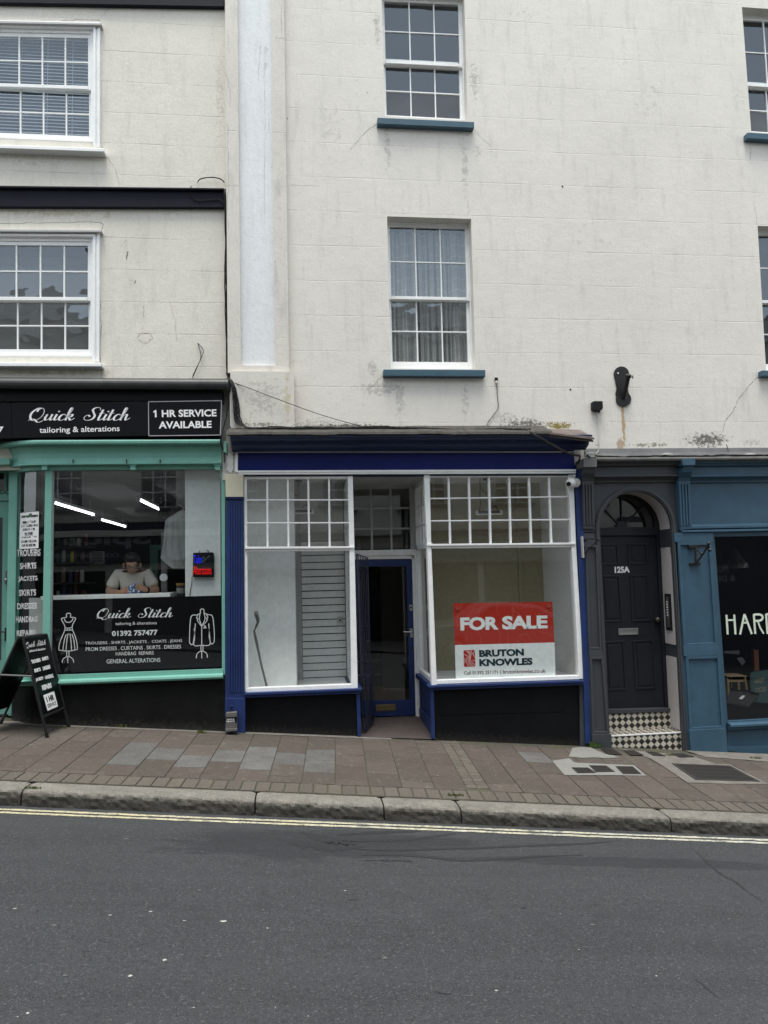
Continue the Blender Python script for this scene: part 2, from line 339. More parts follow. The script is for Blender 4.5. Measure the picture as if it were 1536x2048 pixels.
SCRIPT = {
 'Q': (1.75, [[(1.05,2.0),(0.55,1.95),(0.12,1.3),(0.12,0.6),(0.45,0.05),(0.95,0.05),(1.35,0.6),(1.4,1.4),(1.1,1.95),(0.7,1.8),(0.62,1.4)], [(0.1,-0.02),(0.4,0.22),(0.75,0.12),(1.15,-0.28),(1.5,-0.25),(1.7,0.0)]]),
 'u': (1.08, [[(-0.05,0.5),(0.12,0.98),(0.08,0.35),(0.2,0.02),(0.48,0.2),(0.66,0.75)], [(0.7,1.0),(0.66,0.3),(0.8,0.02),(1.1,0.35)]]),
 'i': (0.5, [[(0.12,1.0),(0.06,0.3),(0.2,0.02),(0.52,0.35)], [(0.12,1.52),(0.2,1.46),(0.16,1.38),(0.09,1.43)]]),
 'c': (0.8, [[(0.6,0.78),(0.5,0.99),(0.2,0.88),(0.04,0.45),(0.16,0.06),(0.45,0.03),(0.82,0.38)]]),
 'k': (1.0, [[(-0.02,0.5),(0.26,1.4),(0.3,1.95),(0.12,2.0),(0.06,1.5),(0.05,0.0)], [(0.06,0.45),(0.3,0.92),(0.56,0.95),(0.52,0.62),(0.2,0.5),(0.42,0.3),(0.58,0.02),(0.98,0.35)]]),
 'S': (1.5, [[(1.35,1.65),(1.2,2.02),(0.8,2.08),(0.5,1.75),(0.72,1.25),(1.0,0.75),(0.88,0.2),(0.4,0.0),(-0.02,0.2),(-0.05,0.65),(0.25,0.85),(0.5,0.6)]]),
 't': (0.62, [[(0.16,1.75),(0.08,0.3),(0.22,0.02),(0.62,0.38)], [(-0.12,1.12),(0.45,1.18)]]),
 'h': (1.05, [[(-0.02,0.5),(0.26,1.4),(0.3,1.95),(0.12,2.0),(0.06,1.5),(0.05,0.0)], [(0.06,0.4),(0.3,0.88),(0.55,0.95),(0.56,0.4),(0.68,0.02),(1.05,0.38)]]),
 ' ': (1.1, [])}
def put_script(mb, txt, qm, mi=None, pen=(0.07, 0.25), shear=0.32):
    vs, fs = [], []; x = 0
    for ch in txt:
        adv, ss = SCRIPT[ch]
        for st in ss:
            a, b = stroke([(px+x+py*shear, py) for px, py in st], 0.1, 7, pen); i = len(vs); vs += a; fs += [tuple(i+k for k in f) for f in b]
        x += adv
    us = unit(vs); mb.mesh([qm(u, v) for u, v in us], fs, mi)
def put_line(mb, pts, qm, w, mi=None, n=6, smooth=True):
    """line drawing: pts and w in 0..1 units of a quad (w in units of its height, aspect fixed by caller)"""
    a, b = stroke(pts, w, n, None, smooth); mb.mesh([qm(u, v) for u, v in a], b, mi)

# ---------------------------------------------------------------- sash window
class Frame:
    """a rectangle on plane Y given by four pixel corners; works in metres from its top left"""
    def __init__(s, TL, TR, BR, BL, Y):
        s.Y = Y; s.c = [P(*p, Y) for p in (TL, TR, BR, BL)]; a, b, c, d = s.c
        s.W = ((b-a).length+(c-d).length)/2; s.H = ((a-d).length+(b-c).length)/2; s.q = quadmap(a, b, c, d)
    def p(s, x, t, Y=None):
        v = s.q(x/s.W, 1-t/s.H); return Vector((v.x, s.Y if Y is None else Y, v.z))
    def box(s, mb, x0, t0, x1, t1, Ya, Yb, mi=None):
        mb.prism([s.p(x0,t0,Ya), s.p(x1,t0,Ya), s.p(x1,t1,Ya), s.p(x0,t1,Ya)], (0, Yb-Ya, 0), mi)
def sash_window(parent, F, d, cols, rows, mid, mats, glassm, fw=0.045, top=None, stile=0.04, bar=0.02, bottom=0.075, meet=0.035, sill=None, seed=1, lower_glass=None, shut=0.0):
    rnd = random.Random(seed); Y = F.Y + d; W_, H_ = F.W, F.H; top = fw if top is None else top
    fr = MB()
    F.box(fr, 0, 0, fw, H_, Y, Y+0.12); F.box(fr, W_-fw, 0, W_, H_, Y, Y+0.12); F.box(fr, fw, 0, W_-fw, top, Y, Y+0.12); F.box(fr, fw, H_-0.03, W_-fw, H_, Y+0.002, Y+0.14)
    wo_ = fr.build('window', mats[0], parent, bevel=0.004)
    m = mid*H_; gl = MB(); lg = MB()
    for k, (t0, t1, Ys, nm) in enumerate(((top, m+meet/2, Y+0.015, 'upper_sash'), (m-meet/2, H_-0.03, Y+0.056, 'lower_sash'))):
        s = MB(); x0, x1 = fw, W_-fw; rt = meet if k else 0.045; rb_ = bottom if k else meet
        F.box(s, x0, t0, x0+stile, t1, Ys, Ys+0.035); F.box(s, x1-stile, t0, x1, t1, Ys, Ys+0.035)
        F.box(s, x0+stile, t0, x1-stile, t0+rt, Ys+0.001, Ys+0.034); F.box(s, x0+stile, t1-rb_, x1-stile, t1, Ys-(0.012 if not k else 0.001), Ys+0.034)
        gx0, gx1, gt0, gt1 = x0+stile, x1-stile, t0+rt, t1-rb_
        for c in range(1, cols):
            x = gx0+(gx1-gx0)*c/cols; F.box(s, x-bar/2, gt0, x+bar/2, gt1, Ys+0.004, Ys+0.03)
        nr = rows[k]
        for r_ in range(1, nr):
            t = gt0+(gt1-gt0)*r_/nr
            for c in range(cols):
                xa = gx0+(gx1-gx0)*c/cols+(bar/2 if c else 0); xb = gx0+(gx1-gx0)*(c+1)/cols-(bar/2 if c < cols-1 else 0)
                F.box(s, xa, t-bar/2, xb, t+bar/2, Ys+0.005, Ys+0.029)
        s.build(nm, mats[k % len(mats)], wo_, bevel=0.003)
        for c in range(cols):
            for r_ in range(nr):
                xa = gx0+(gx1-gx0)*c/cols; xb = gx0+(gx1-gx0)*(c+1)/cols; ta = gt0+(gt1-gt0)*r_/nr; tb = gt0+(gt1-gt0)*(r_+1)/nr
                e = [rnd.uniform(-0.0022, 0.0022) for _ in range(3)]; yy = Ys+0.018
                (lg if (k and lower_glass and r_ == nr-1) else gl).face([F.p(xa,ta,yy+e[0]), F.p(xb,ta,yy+e[1]), F.p(xb,tb,yy+e[2]), F.p(xa,tb,yy+e[0]+e[2]-e[1])])
    gl.build('pane', glassm, wo_, recalc=False)
    if lg.v: lg.build('frosted_pane', lower_glass, wo_, recalc=False)
    return wo_
def wall_with_holes(mb, outer, holes, Y, reveal, mi=0, rmi=None):
    """outer, holes: lists of (x,z) on plane Y; every hole gets a reveal going back"""
    loops = [[Vector((x, 0, z)) for x, z in outer]] + [[Vector((x, 0, z)) for x, z in h] for h in holes]
    tri = tessellate_polygon([[Vector((v.x, v.z, 0)) for v in l] for l in loops])
    flat = [Vector((v.x, Y, v.z)) for l in loops for v in l]
    mb.mesh(flat, [tuple(t) for t in tri], mi)
    for l, dp in zip(loops[1:], reveal):
        n = len(l)
        for k in range(n):
            a, b = l[k], l[(k+1) % n]
            mb.face([(a.x,Y,a.z),(b.x,Y,b.z),(b.x,Y+dp,b.z),(a.x,Y+dp,a.z)], mi if rmi is None else rmi)
def xz(px, Y): 
    return [(lambda v: (v.x, v.z))(P(x, y, Y)) for x, y in px]
def room(x0, y0, z0, x1, y1, z1, name, mat, parent, front=False, floor=None):
    m = MB(); m.face([(x0,y1,z0),(x1,y1,z0),(x1,y1,z1),(x0,y1,z1)]); m.face([(x0,y0,z0),(x0,y1,z0),(x0,y1,z1),(x0,y0,z1)]); m.face([(x1,y0,z0),(x1,y1,z0),(x1,y1,z1),(x1,y0,z1)])
    m.face([(x0,y0,z1),(x1,y0,z1),(x1,y1,z1),(x0,y1,z1)]); m.face([(x0,y0,z0),(x1,y0,z0),(x1,y1,z0),(x0,y1,z0)], 1 if floor else 0)
    return m.build(name, [mat]+([floor] if floor else []), parent, recalc=False)
def wiggle(pts, amp, n=6, seed=0):
    rnd = random.Random(seed); ps = spline([tuple(p) for p in pts], n)
    return [p+Vector((rnd.uniform(-amp,amp), rnd.uniform(-amp,0)*0.5, rnd.uniform(-amp,amp))) for p in ps]
# ================================================================ THE GROUND
rnd = random.Random(7)
KS = -0.036
def yb(x): return -2.03 + KS*x            # back of the kerb
def kz(x): return gz(x, yb(x)-0.24)        # top of kerb, front
ROADDROP = 0.118
def rz(x, y):                              # road surface: falls with the street, slight camber
    y0 = yb(x)-0.25; return gz(x, y0) - ROADDROP + 0.012*min(3.0, max(0, y0-y)) - 0.0*(y-y0)
def onroad(px, py, lift=0.0):              # pixel -> road surface
    r = ray(px, py); lo, hi = 1.0, 60.0
    for _ in range(50):
        m = (lo+hi)/2; q = CAM+r*m
        if q.z > rz(q.x, q.y)+lift: lo = m
        else: hi = m
    return CAM+r*lo

# road material
t = NT('asphalt'); n1 = t.noise(1.1, 4, 0.6); n2 = t.noise(75, 4, 0.8); n3 = t.noise(190, 2, 0.7); n4 = t.noise(9, 5, 0.7)
c = t.mix(t.ramp(n1, 0.3, 0.7), (0.031,0.0345,0.038), (0.040,0.044,0.0475))
c = t.mix(t.ramp(n4, 0.4, 0.75, 0, 0.45), c, (0.030,0.032,0.035))
c = t.mix(t.ramp(n2, 0.46, 0.60, 0, 0.75), c, (0.019,0.0205,0.0225)); c = t.mix(t.ramp(n3, 0.585, 0.70, 0, 0.85), c, (0.17,0.17,0.168))
bnd = t.noise(1.6, 3, 0.6, stretch=(0.10, 1.6, 1)); c = t.mix(t.ramp(bnd, 0.40, 0.62, 0, 0.45), c, (0.050,0.054,0.0575)); c = t.mix(t.ramp(t.noise(40, 3, .8), 0.54, 0.62, 0, 0.55), c, (0.016,0.0175,0.019)); c = t.mix(t.ramp(t.noise(58, 2, .8), 0.60, 0.68, 0, 0.6), c, (0.125,0.13,0.135)); c = t.mix(t.ramp(t.noise(2.1, 5, .75), 0.55, 0.72, 0, 0.5), c, (0.026,0.028,0.031))
# damp patch by the gutter with a ragged edge
s = t.xyz(); pc = onroad(600, 1688)
def ell(t, s, x, y, rx, ry):
    a = t.math('DIVIDE', t.math('SUBTRACT', s[0], x), rx); b = t.math('DIVIDE', t.math('SUBTRACT', s[1], y), ry)
    return t.math('SQRT', t.math('ADD', t.math('MULTIPLY', a, a), t.math('MULTIPLY', b, b)))
wet = None
for (x, y, rx, ry) in ((pc.x, pc.y, 1.05, 0.36), (pc.x+0.45, pc.y+0.12, 1.0, 0.2), (onroad(1250,1725).x, onroad(1250,1725).y, 1.5, 0.12)):
    f = t.ramp(t.math('ADD', ell(t, s, x, y, rx, ry), t.math('MULTIPLY', t.math('SUBTRACT', t.noise(5, 5, 0.7, stretch=(0.5,1.6,1)), 0.5), 1.6)), 0.72, 0.98, 1, 0)
    wet = f if wet is None else t.math('MAXIMUM', wet, f)
c = t.mix(t.math('MULTIPLY', wet, 0.5), c, (0.017,0.019,0.022))
h = t.math('ADD', t.math('MULTIPLY', n2, 1.0), t.math('MULTIPLY', n3, 0.5))
t.bsdf(c, t.ramp(wet, 0, 1, 0.78, 0.6), spec=0.35, normal=t.bump(h, 0.9, 0.006)); M_road = t.m
t = NT('damp asphalt'); n2 = t.noise(140, 3, 0.75); c = t.mix(t.ramp(n2, 0.42, 0.62), (0.029,0.031,0.034), (0.016,0.0175,0.02)); t.bsdf(c, 0.6, spec=0.35, normal=t.bump(n2, 0.8, 0.006)); M_damp = t.m
M_gum = plain('pale spots', (0.36,0.36,0.34), 0.8); M_spot = plain('dull spots', (0.12,0.122,0.12), 0.8); M_crack = plain('tar crack', (0.018,0.019,0.02), 0.85)

road = MB()
xs = [-16+0.5*i for i in range(69)]; yo = [0.0, -0.6, -1.2, -2.0, -3.0, -4.2, -6.0, -7.0]
def rp(x, dy): y = yb(x)-0.18+dy; return Vector((x, y, rz(x, y)))
for a, b in zip(xs[:-1], xs[1:]):
    for d0, d1 in zip(yo[:-1], yo[1:]): road.face([rp(a,d0), rp(b,d0), rp(b,d1), rp(a,d1)])
def road_blob(px, py, w, h, mi, seed, n=11, jag=0.6):
    w *= .8; h *= .8
    q = onroad(px, py); r_ = random.Random(seed); a0 = r_.uniform(0, 6)
    road.face([Vector((q.x+w*math.cos(a0+2*math.pi*k/n)*(1+r_.uniform(-jag,jag)), q.y+h*math.sin(a0+2*math.pi*k/n)*(1+r_.uniform(-jag,jag)), 0)) for k in range(n)], mi)
    i = len(road.v)-n
    for k in range(i, i+n): x, y, _ = road.v[k]; road.v[k] = (x, y, rz(x, y)+0.0025)
for i, (px, py, w, h, mi) in enumerate([(448,1843,.022,.012,1),(301,1824,.014,.008,1),(30,1818,.012,.007,1),(220,1831,.010,.006,1),(108,1851,.016,.01,2),(369,1842,.011,.006,1),(329,1921,.012,.012,1),(259,1953,.013,.012,1),(129,1952,.012,.012,2),(399,1781,.016,.008,2),(535,1857,.008,.006,1),(993,1982,.010,.008,1),(252,1678,.025,.012,2),(201,1655,.012,.006,2),(257,1662,.012,.006,2),(352,1678,.018,.008,2),(341,1659,.016,.006,2),(405,1704,.02,.006,2),(135,1727,.014,.006,2),(1225,1758,.015,.007,2),(1457,1838,.012,.007,2),(690,1782,.010,.006,1),(1186,1850,.02,.008,2),(1420,1745,.012,.006,2),(770,1917,.014,.012,2),(1158,1900,.006,.005,1),(1313,1953,.007,.006,1),(55,2028,.009,.009,1),(387,2016,.006,.006,1),(1098,1921,.012,.005,2),(75,1822,.014,.005,3),(1048,1816,.028,.010,3),(1192,1810,.014,.006,3),(706,1800,.03,.006,3)]):
    road_blob(px, py, w, h, mi, i)
for i in range(70):
    px = rnd.uniform(0, 1536); py = 1700+348*rnd.random()**0.8; sz = rnd.uniform(.0025, .0055)
    road_blob(px, py, sz, sz*0.8, 1 if rnd.random() < .2 else 2, 500+i, 6)
def road_ribbon(pts, w, mi, seed, jag=0.4, n=8, lift=0.0018):
    r_ = random.Random(seed); ps = spline([(*p, 0) for p in pts], n); L, Rr = [], []
    for i, p in enumerate(ps):
        q = onroad(p.x, p.y); q2 = onroad(p.x+1, p.y); tt = ps[min(i+1,len(ps)-1)]-ps[max(i-1,0)]
        a = onroad(p.x, p.y); b = onroad(p.x+tt.x, p.y+tt.y); d = (b-a); d = d.normalized() if d.length > 0 else Vector((1,0,0)); nn = Vector((-d.y, d.x, 0))
        ww = w*(1+r_.uniform(-jag, jag))*(0.25+0.75*min(1, 4*min(i, len(ps)-1-i)/len(ps)))
        l = q+nn*ww/2; r2 = q-nn*ww/2; L.append(Vector((l.x,l.y,rz(l.x,l.y)+lift))); Rr.append(Vector((r2.x,r2.y,rz(r2.x,r2.y)+lift)))
    for i in range(len(ps)-1): road.face([L[i], Rr[i], Rr[i+1], L[i+1]], mi)
z9 = g2
for i, (pts, w) in enumerate([([g2(350,690),g2(600,688),g2(760,678),g2(900,660),g2(1000,648)], .045), ([g2(420,735),g2(650,742),g2(900,735),g2(1150,728),g2(1350,718),g2(1536,712),(1180,1687),(1240,1681)], .04),
        ([g2(470,770),g2(700,772),g2(850,782),g2(1020,800),g2(1200,795),g2(1420,780),(1080,1713),(1165,1710)], .04), ([g2(330,655),g2(560,640),g2(800,636)], .05), ([g2(480,800),g2(650,800),g2(760,806)], .03), ([g2(120,640),g2(300,690),g2(440,700)], .12), ([g2(60,700),g2(260,720),g2(470,722)], .14)]):
    road_ribbon(pts, w, 4, 40+i, 0.55, 14)
road_ribbon([(1380,1694),(1405,1716),(1422,1733),(1447,1752),(1470,1763),(1495,1784),(1530,1806)], .016, 5, 77, 0.7, 12)
road_ribbon([(1388,1958),(1410,1974),(1440,2000)], .008, 5, 78, 0.6); road_ribbon([(868,1983),(888,1988),(905,1988)], .008, 5, 79, 0.6)
o = road.build('road', [M_road, M_gum, M_spot, M_damp, M_damp, M_crack], base=(0,0,0), recalc=False); struct(o)
# worn double yellow lines
t = NT('worn yellow line'); s = t.xyz(); w1 = t.noise(45, 4, 0.75); w2 = t.noise(2.5, 3, 0.6)
yel = t.mix(t.ramp(s[0], -1.5, 2.6), (0.50,0.46,0.31), (0.50,0.49,0.42)); yel = t.mix(t.ramp(w2, 0.4, 0.7, 0, 0.3), yel, (0.50,0.42,0.16))
c = t.mix(t.math('MAXIMUM', t.ramp(w1, 0.47, 0.62, 0, 0.85), t.ramp(t.noise(7, 6, .8), .52, .66, 0, .9)), yel, (0.07,0.072,0.074)); t.bsdf(c, 0.75, normal=t.bump(w1, 0.5, 0.004)); M_yellow = t.m
for nm, off in (('yellow_line', 0.075), ('yellow_line', 0.150)):
    m = MB(); N = 300
    def yl(x): return yb(x) - 0.285 - off + 0.004*math.sin(x*2.1)
    r_ = random.Random(int(off*1000)); prev = None
    for i in range(N+1):
        x = -9+18*i/N; y = yl(x); a = y+0.022+r_.uniform(-.006,.004); b = y-0.022+r_.uniform(-.004,.006)
        cur = (Vector((x,a,rz(x,a)+0.004)), Vector((x,b,rz(x,b)+0.004)))
        if prev: m.face([prev[0], prev[1], cur[1], cur[0]])
        prev = cur
    o = m.build(nm, M_yellow, base=(0,0,0), recalc=False); struct(o)

# kerb stones
t = NT('granite kerb'); s = t.xyz(); n1 = t.noise(5, 5, 0.65); n2 = t.noise(38, 5, 0.8); n3 = t.noise(120, 2, 0.6); n4 = t.noise(13, 6, 0.75)
c = t.mix(t.ramp(n1, 0.3, 0.7), (0.165,0.155,0.135), (0.25,0.235,0.205)); c = t.mix(t.ramp(n2, 0.45, 0.7, 0, 0.75), c, (0.12,0.115,0.105)); c = t.mix(t.ramp(n3, 0.58, 0.7, 0, 0.5), c, (0.55,0.53,0.49))
gr = t.ramp(t.math('ADD', t.math('MULTIPLY', n4, 0.12), t.math('SUBTRACT', s[2], t.math('ADD', t.math('MULTIPLY', s[0], GB), 0.0))), -0.050, 0.004, 0.95, 0.05)   # gutter grime together with painted shade of the front face, darker downwards
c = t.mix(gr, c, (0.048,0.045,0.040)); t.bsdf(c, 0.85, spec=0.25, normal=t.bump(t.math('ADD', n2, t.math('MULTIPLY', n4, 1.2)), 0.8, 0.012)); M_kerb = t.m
jx = [G(*p).x for p in ((58,1568),(512,1588),(765,1603),(916,1608),(1331,1628))]
ends = [-7.0, -4.6] + jx + [5.2, 7.5]
kl = ['granite kerb stone at the far left cut by the photo edge', 'long granite kerb stone with a beige tile leaning on it', 'long granite kerb stone below the left shop window of the blue shop', 'short square granite kerb stone in front of the blue shop doorway', 'long granite kerb stone before the for sale window', 'pale granite kerb stone at the right below the steel blue shop']
for i, (a, b) in enumerate(zip(ends[:-1], ends[1:])):
    if b < -3.4 or a > 5: 
        lab = 'granite kerb stone outside the photo edge'
    k = MB(); n = max(4, int((b-a)/0.018)); a += 0.006; b -= 0.006
    prof = [(0.0,-0.14),(0.0,-0.02),(-0.005,-0.004),(-0.03,0.0),(-0.08,0.001),(-0.13,0.002),(-0.175,0.001),(-0.215,-0.001),(-0.237,-0.006),(-0.248,-0.018),(-0.252,-0.04),(-0.254,-0.065),(-0.257,-0.095),(-0.258,-0.125),(-0.26,-0.2)]
    vs, fs = [], []; pn = len(prof)
    for j in range(n+1):
        x = a+(b-a)*j/n
        e = 1-min(1, min(j, n-j)/2.0)
        for q, (dy, dz) in enumerate(prof):
            y = yb(x)+dy+e*(0.010 if q > 4 else 0); z = gz(x, yb(x)-0.12)+dz-e*0.010*(1 if 1 < q < 12 else 0)
            d = noise.noise(Vector((x*9, y*20+i*5, z*20)))*0.008+noise.noise(Vector((x*26, y*40, z*40+i)))*0.009
            k_ = 1.0 if q > 7 else 0.35
            vs.append((x, y-d*k_, z+d*0.5*k_*(0 if q in (0, pn-1) else 1)))
    for j in range(n):
        for q in range(pn-1): fs.append((j*pn+q, j*pn+q+1, (j+1)*pn+q+1, (j+1)*pn+q))
    fs += [tuple(range(pn)), tuple(range((n+1)*pn-1, n*pn-1, -1))]
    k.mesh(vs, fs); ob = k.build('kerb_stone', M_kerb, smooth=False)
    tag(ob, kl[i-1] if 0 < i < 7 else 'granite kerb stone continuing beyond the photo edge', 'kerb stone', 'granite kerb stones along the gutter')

# pavement: brown slabs, a few grey ones, setts by the kerb
t = NT('paving slab'); at = t.n('ShaderNodeAttribute', attribute_name='tone'); n1 = t.noise(3.2, 5, 0.65); n2 = t.noise(60, 4, 0.8); n3 = t.noise(11, 5, 0.75)
c = t.mix(t.ramp(n1, 0.35, 0.7, 0, 0.55), at.outputs['Color'], (0.060,0.052,0.045)); c = t.mix(t.ramp(n2, 0.47, 0.62, 0, 0.6), c, (0.050,0.044,0.039)); c = t.mix(t.ramp(n3, 0.55, 0.72, 0, 0.4), c, (0.20,0.185,0.16)); c = t.mix(t.ramp(t.noise(140, 2, .6), 0.62, 0.72, 0, 0.7), c, (0.27,0.25,0.22))
t.bsdf(c, 0.85, spec=0.25, normal=t.bump(n2, 0.5, 0.006)); M_slab = t.m
t = NT('mossy joint'); n1 = t.noise(6, 5, 0.7); c = t.mix(t.ramp(n1, 0.42, 0.6), (0.045,0.042,0.036), (0.060,0.064,0.030)); c = t.mix(t.ramp(t.noise(90, 3, 0.7), 0.5, 0.7, 0, 0.5), c, (0.14,0.13,0.11)); t.bsdf(c, 0.95, normal=t.bump(t.noise(60, 4, 0.7), 0.7, 0.01)); M_joint = t.m
t = NT('rough setts'); at = t.n('ShaderNodeAttribute', attribute_name='tone'); n2 = t.noise(70, 4, 0.8); n3 = t.noise(160, 2, 0.7)
c = t.mix(t.ramp(n2, 0.4, 0.65, 0, 0.6), at.outputs['Color'], (0.08,0.075,0.065)); c = t.mix(t.ramp(n3, 0.6, 0.7, 0, 0.7), c, (0.40,0.38,0.32)); t.bsdf(c, 0.9, normal=t.bump(n2, 0.8, 0.01)); M_sett = t.m
t = NT('cement'); n2 = t.noise(60, 4, 0.75); c = t.mix(t.ramp(n2, 0.35, 0.7), (0.24,0.24,0.228), (0.14,0.138,0.13)); c = t.mix(t.ramp(t.noise(7, 5, 0.7), 0.5, 0.75, 0, 0.5), c, (0.17,0.165,0.155)); t.bsdf(c, 0.9, normal=t.bump(n2, 0.5, 0.008)); M_cement = t.m
pv = MB(); rnd = random.Random(21)
base_pts = [-14+0.5*i for i in range(61)]
for a, b in zip(base_pts[:-1], base_pts[1:]):
    pv.face([(a,yb(a),gz(a,yb(a))-0.006),(b,yb(b),gz(b,yb(b))-0.006),(b,0.25,gz(b,0.25)-0.006),(a,0.25,gz(a,0.25)-0.006)], 1)
LEAN = 0.05
def gp(x, y, l=0.0): return (x, y, gz(x, y)+l)
greypx = [g1(684,128),g1(625,178),g1(808,158),g1(935,195),g1(1105,172),g1(1255,155),g1(1235,205),g2(230,195),g2(225,255),g1(1400,185),g2(70,215),g2(1460,238),g3(200,183)]
greys = [G(*p) for p in greypx]
def slab(x0, x1, y0, y1, col, mi=0, gap=0.0032):
    dz = rnd.uniform(0, 0.0022); tx = rnd.uniform(-.002,.002)
    def q(x, y): return x+LEAN*(y+1.8), y
    a, b, c_, d = q(x0+gap, y0-gap), q(x1-gap, y0-gap), q(x1-gap, y1+gap), q(x0+gap, y1+gap)
    top = [Vector(gp(*d, dz+tx)), Vector(gp(*c_, dz-tx)), Vector(gp(*b, dz-tx)), Vector(gp(*a, dz+tx))]
    ch = 0.0025; cen = sum(top, Vector())/4
    ins = [p+(cen-p).normalized()*ch*1.4 for p in top]; low = [p-Vector((0,0,0.012)) for p in top]; top = [p-Vector((0,0,ch)) for p in top]
    pv.mesh(ins+top+low, [(0,1,2,3)]+[(4+k,4+(k+1)%4,(k+1)%4,k) for k in range(4)]+[(8+k,8+(k+1)%4,4+(k+1)%4,4+k) for k in range(4)], mi, col)
cols = [1.46-0.2925*i for i in range(0, 38)][::-1]
cols2 = [1.667+0.2935*i for i in range(0, 24)]
def column(x0, x1, idx, far):
    y = -0.62 if idx % 2 else -0.80
    y += rnd.uniform(-.02, .02)
    ys = [far]; yy = y+0.4*math.ceil((far-0.16-y)/0.4) if far-0.16 > y else y
    while yy > far-0.12: yy -= 0.4
    while yy > -1.72: ys.append(yy); yy -= 0.4+rnd.uniform(-.008,.008)
    ys.append(-1.80+0.022-KS*0 + KS*x0*0.9)
    for a, b in zip(ys[:-1], ys[1:]):
        if a-b < 0.04: continue
        cx_, cy_ = (x0+x1)/2+LEAN*((a+b)/2+1.8), (a+b)/2
        g = any(abs(p.x-cx_) < 0.15 and b < p.y < a for p in greys)
        v = rnd.uniform(0.80, 1.2)
        col = (0.122*v, 0.123*v, 0.121*v) if g else (0.090*v*rnd.uniform(.96,1.05), 0.075*v, 0.064*v)
        slab(x0, x1, a, b, col)
for i, (a, b) in enumerate(zip(cols[:-1], cols[1:])): column(a, b, i+1, -0.09 if b < 0.7 else -0.08)
for i, (a, b) in enumerate(zip(cols2[:-1], cols2[1:])): column(a, b, i, -0.16 if i < 6 else -0.22)
# sett strip across and sett border along the kerb
def settc():
    k = rnd.uniform(.78,1.12); return (0.095*k, 0.079*k, 0.064*k)
y = -0.05
while y > -1.75:
    slab(1.46, 1.56, y, y-0.10, settc(), 2, 0.003); slab(1.56, 1.667, y, y-0.10, settc(), 2, 0.003); y -= 0.10
x = -8.0
while x < 8.5:
    yk = yb(x)+0.004; yt = -1.80+0.018+KS*x*0.9; 
    slab(x, x+0.118, yt, yk, settc(), 2, 0.005); x += 0.121
# cement fillet along the shop fronts, patches and surrounds
def flat(pts, lift, mi): pv.face([gp(p.x, p.y, lift) for p in pts], mi)
flat([Vector((-8,0.06,0)),Vector((1.0,0.06,0)),Vector((1.0,-0.085,0)),Vector((-8,-0.085,0))], 0.003, 3)
def gq(z, pts): return [G(*z(*p)) for p in pts]
flat(gq(g3, [(415,105),(470,100),(520,103),(560,122),(600,140),(650,148),(680,160),(610,164),(545,160),(470,163),(395,155)]), 0.006, 4)
flat(gq(g3, [(318,202),(420,203),(430,190),(770,205),(838,265),(640,262),(372,262)]), 0.006, 4)
flat(gq(g3, [(300,180),(395,165),(430,190),(420,203),(318,202)]), 0.0065, 4)
flat(gq(g3, [(930,205),(985,190),(1320,200),(1540,312),(1300,312),(1075,305)]), 0.006, 3)
flat(gq(g3, [(690,112),(1090,150),(1250,200),(930,205),(860,165)]), 0.0062, 3)
flat(gq(g3, [(1060,120),(1536,140),(1536,185),(1300,165),(1180,158)]), 0.0066, 3)
# scraps of pale grit, leaves
for i in range(260):
    px = rnd.uniform(0,1536); py = rnd.choice([rnd.uniform(1462,1500), rnd.uniform(1470,1600)]); q = G(px, py)
    if q.y > -0.05 or q.y < -1.95: continue
    sz = rnd.uniform(.002,.006); a0 = rnd.uniform(0,6)
    pv.face([gp(q.x+sz*math.cos(a0+k*1.256)*rnd.uniform(.6,1.3), q.y+sz*math.sin(a0+k*1.256)*rnd.uniform(.6,1.3), 0.009) for k in range(5)], 5)
o = pv.build('pavement', [M_slab, M_joint, M_sett, paint('mortar dirt', (0.15,0.14,0.125), 0.9, 0.25, 9, 0.6, dirt=0.5), M_cement, M_gum], base=(0,0,0), recalc=False); struct(o)
# base of the ground under everything, reaching far
gm = MB(); gm.face([(-60,-60,6.0-3.0),( 60,-60,-8.2),(60,60,-8.2),(-60,60,3.0)])
for i in range(len(gm.v)): x, y, z = gm.v[i]; gm.v[i] = (x, y, GA+GB*x-0.45)
o = gm.build('ground', M_road, base=(0,0,0), recalc=False); struct(o)

# grates in the pavement
M_grate = paint('rusty grate iron', (0.035,0.032,0.030), 0.6, 0.3, 20, 0.4, dirt=0.4, dirtcol=(0.10,0.07,0.05)); M_hole = plain('grate void', (0.006,0.006,0.006), 0.9)
def grate(px, z, label, nb, grp, ribs=True, lift=0.009):
    c4 = [G(*z(*p)) for p in px]; c4 = [Vector(gp(p.x, p.y, lift)) for p in c4]; q = quadmap(*c4); m = MB()
    m.face([q(0,0)-Vector((0,0,.002)), q(1,0)-Vector((0,0,.002)), q(1,1)-Vector((0,0,.002)), q(0,1)-Vector((0,0,.002))], 1)
    def bar(u0, v0, u1, v1, h=0.003):
        a = [q(u0,v0), q(u1,v0), q(u1,v1), q(u0,v1)]; m.hexa(a+[p+Vector((0,0,h)) for p in a], 0)
    bar(0,0,.05,1); bar(.95,0,1,1); bar(.05,0,.95,.06); bar(.05,.94,.95,1)
    for k in range(nb): u = .05+.9*(k+.25)/nb; bar(u, .06, u+.45/nb, .94, .0028)
    if ribs:
        for k in range(1, 4): bar(.05, .06+.88*k/4-.012, .95, .06+.88*k/4+.012, .0024)
    ob = m.build('cellar_grate', [M_grate, M_hole], recalc=True); tag(ob, label, 'grate', grp)
grate([(410,220),(505,222),(550,250),(445,252)], g3, 'small iron cellar grate, leftmost of the three set in pale cement', 8, 'cellar grates in the pavement')
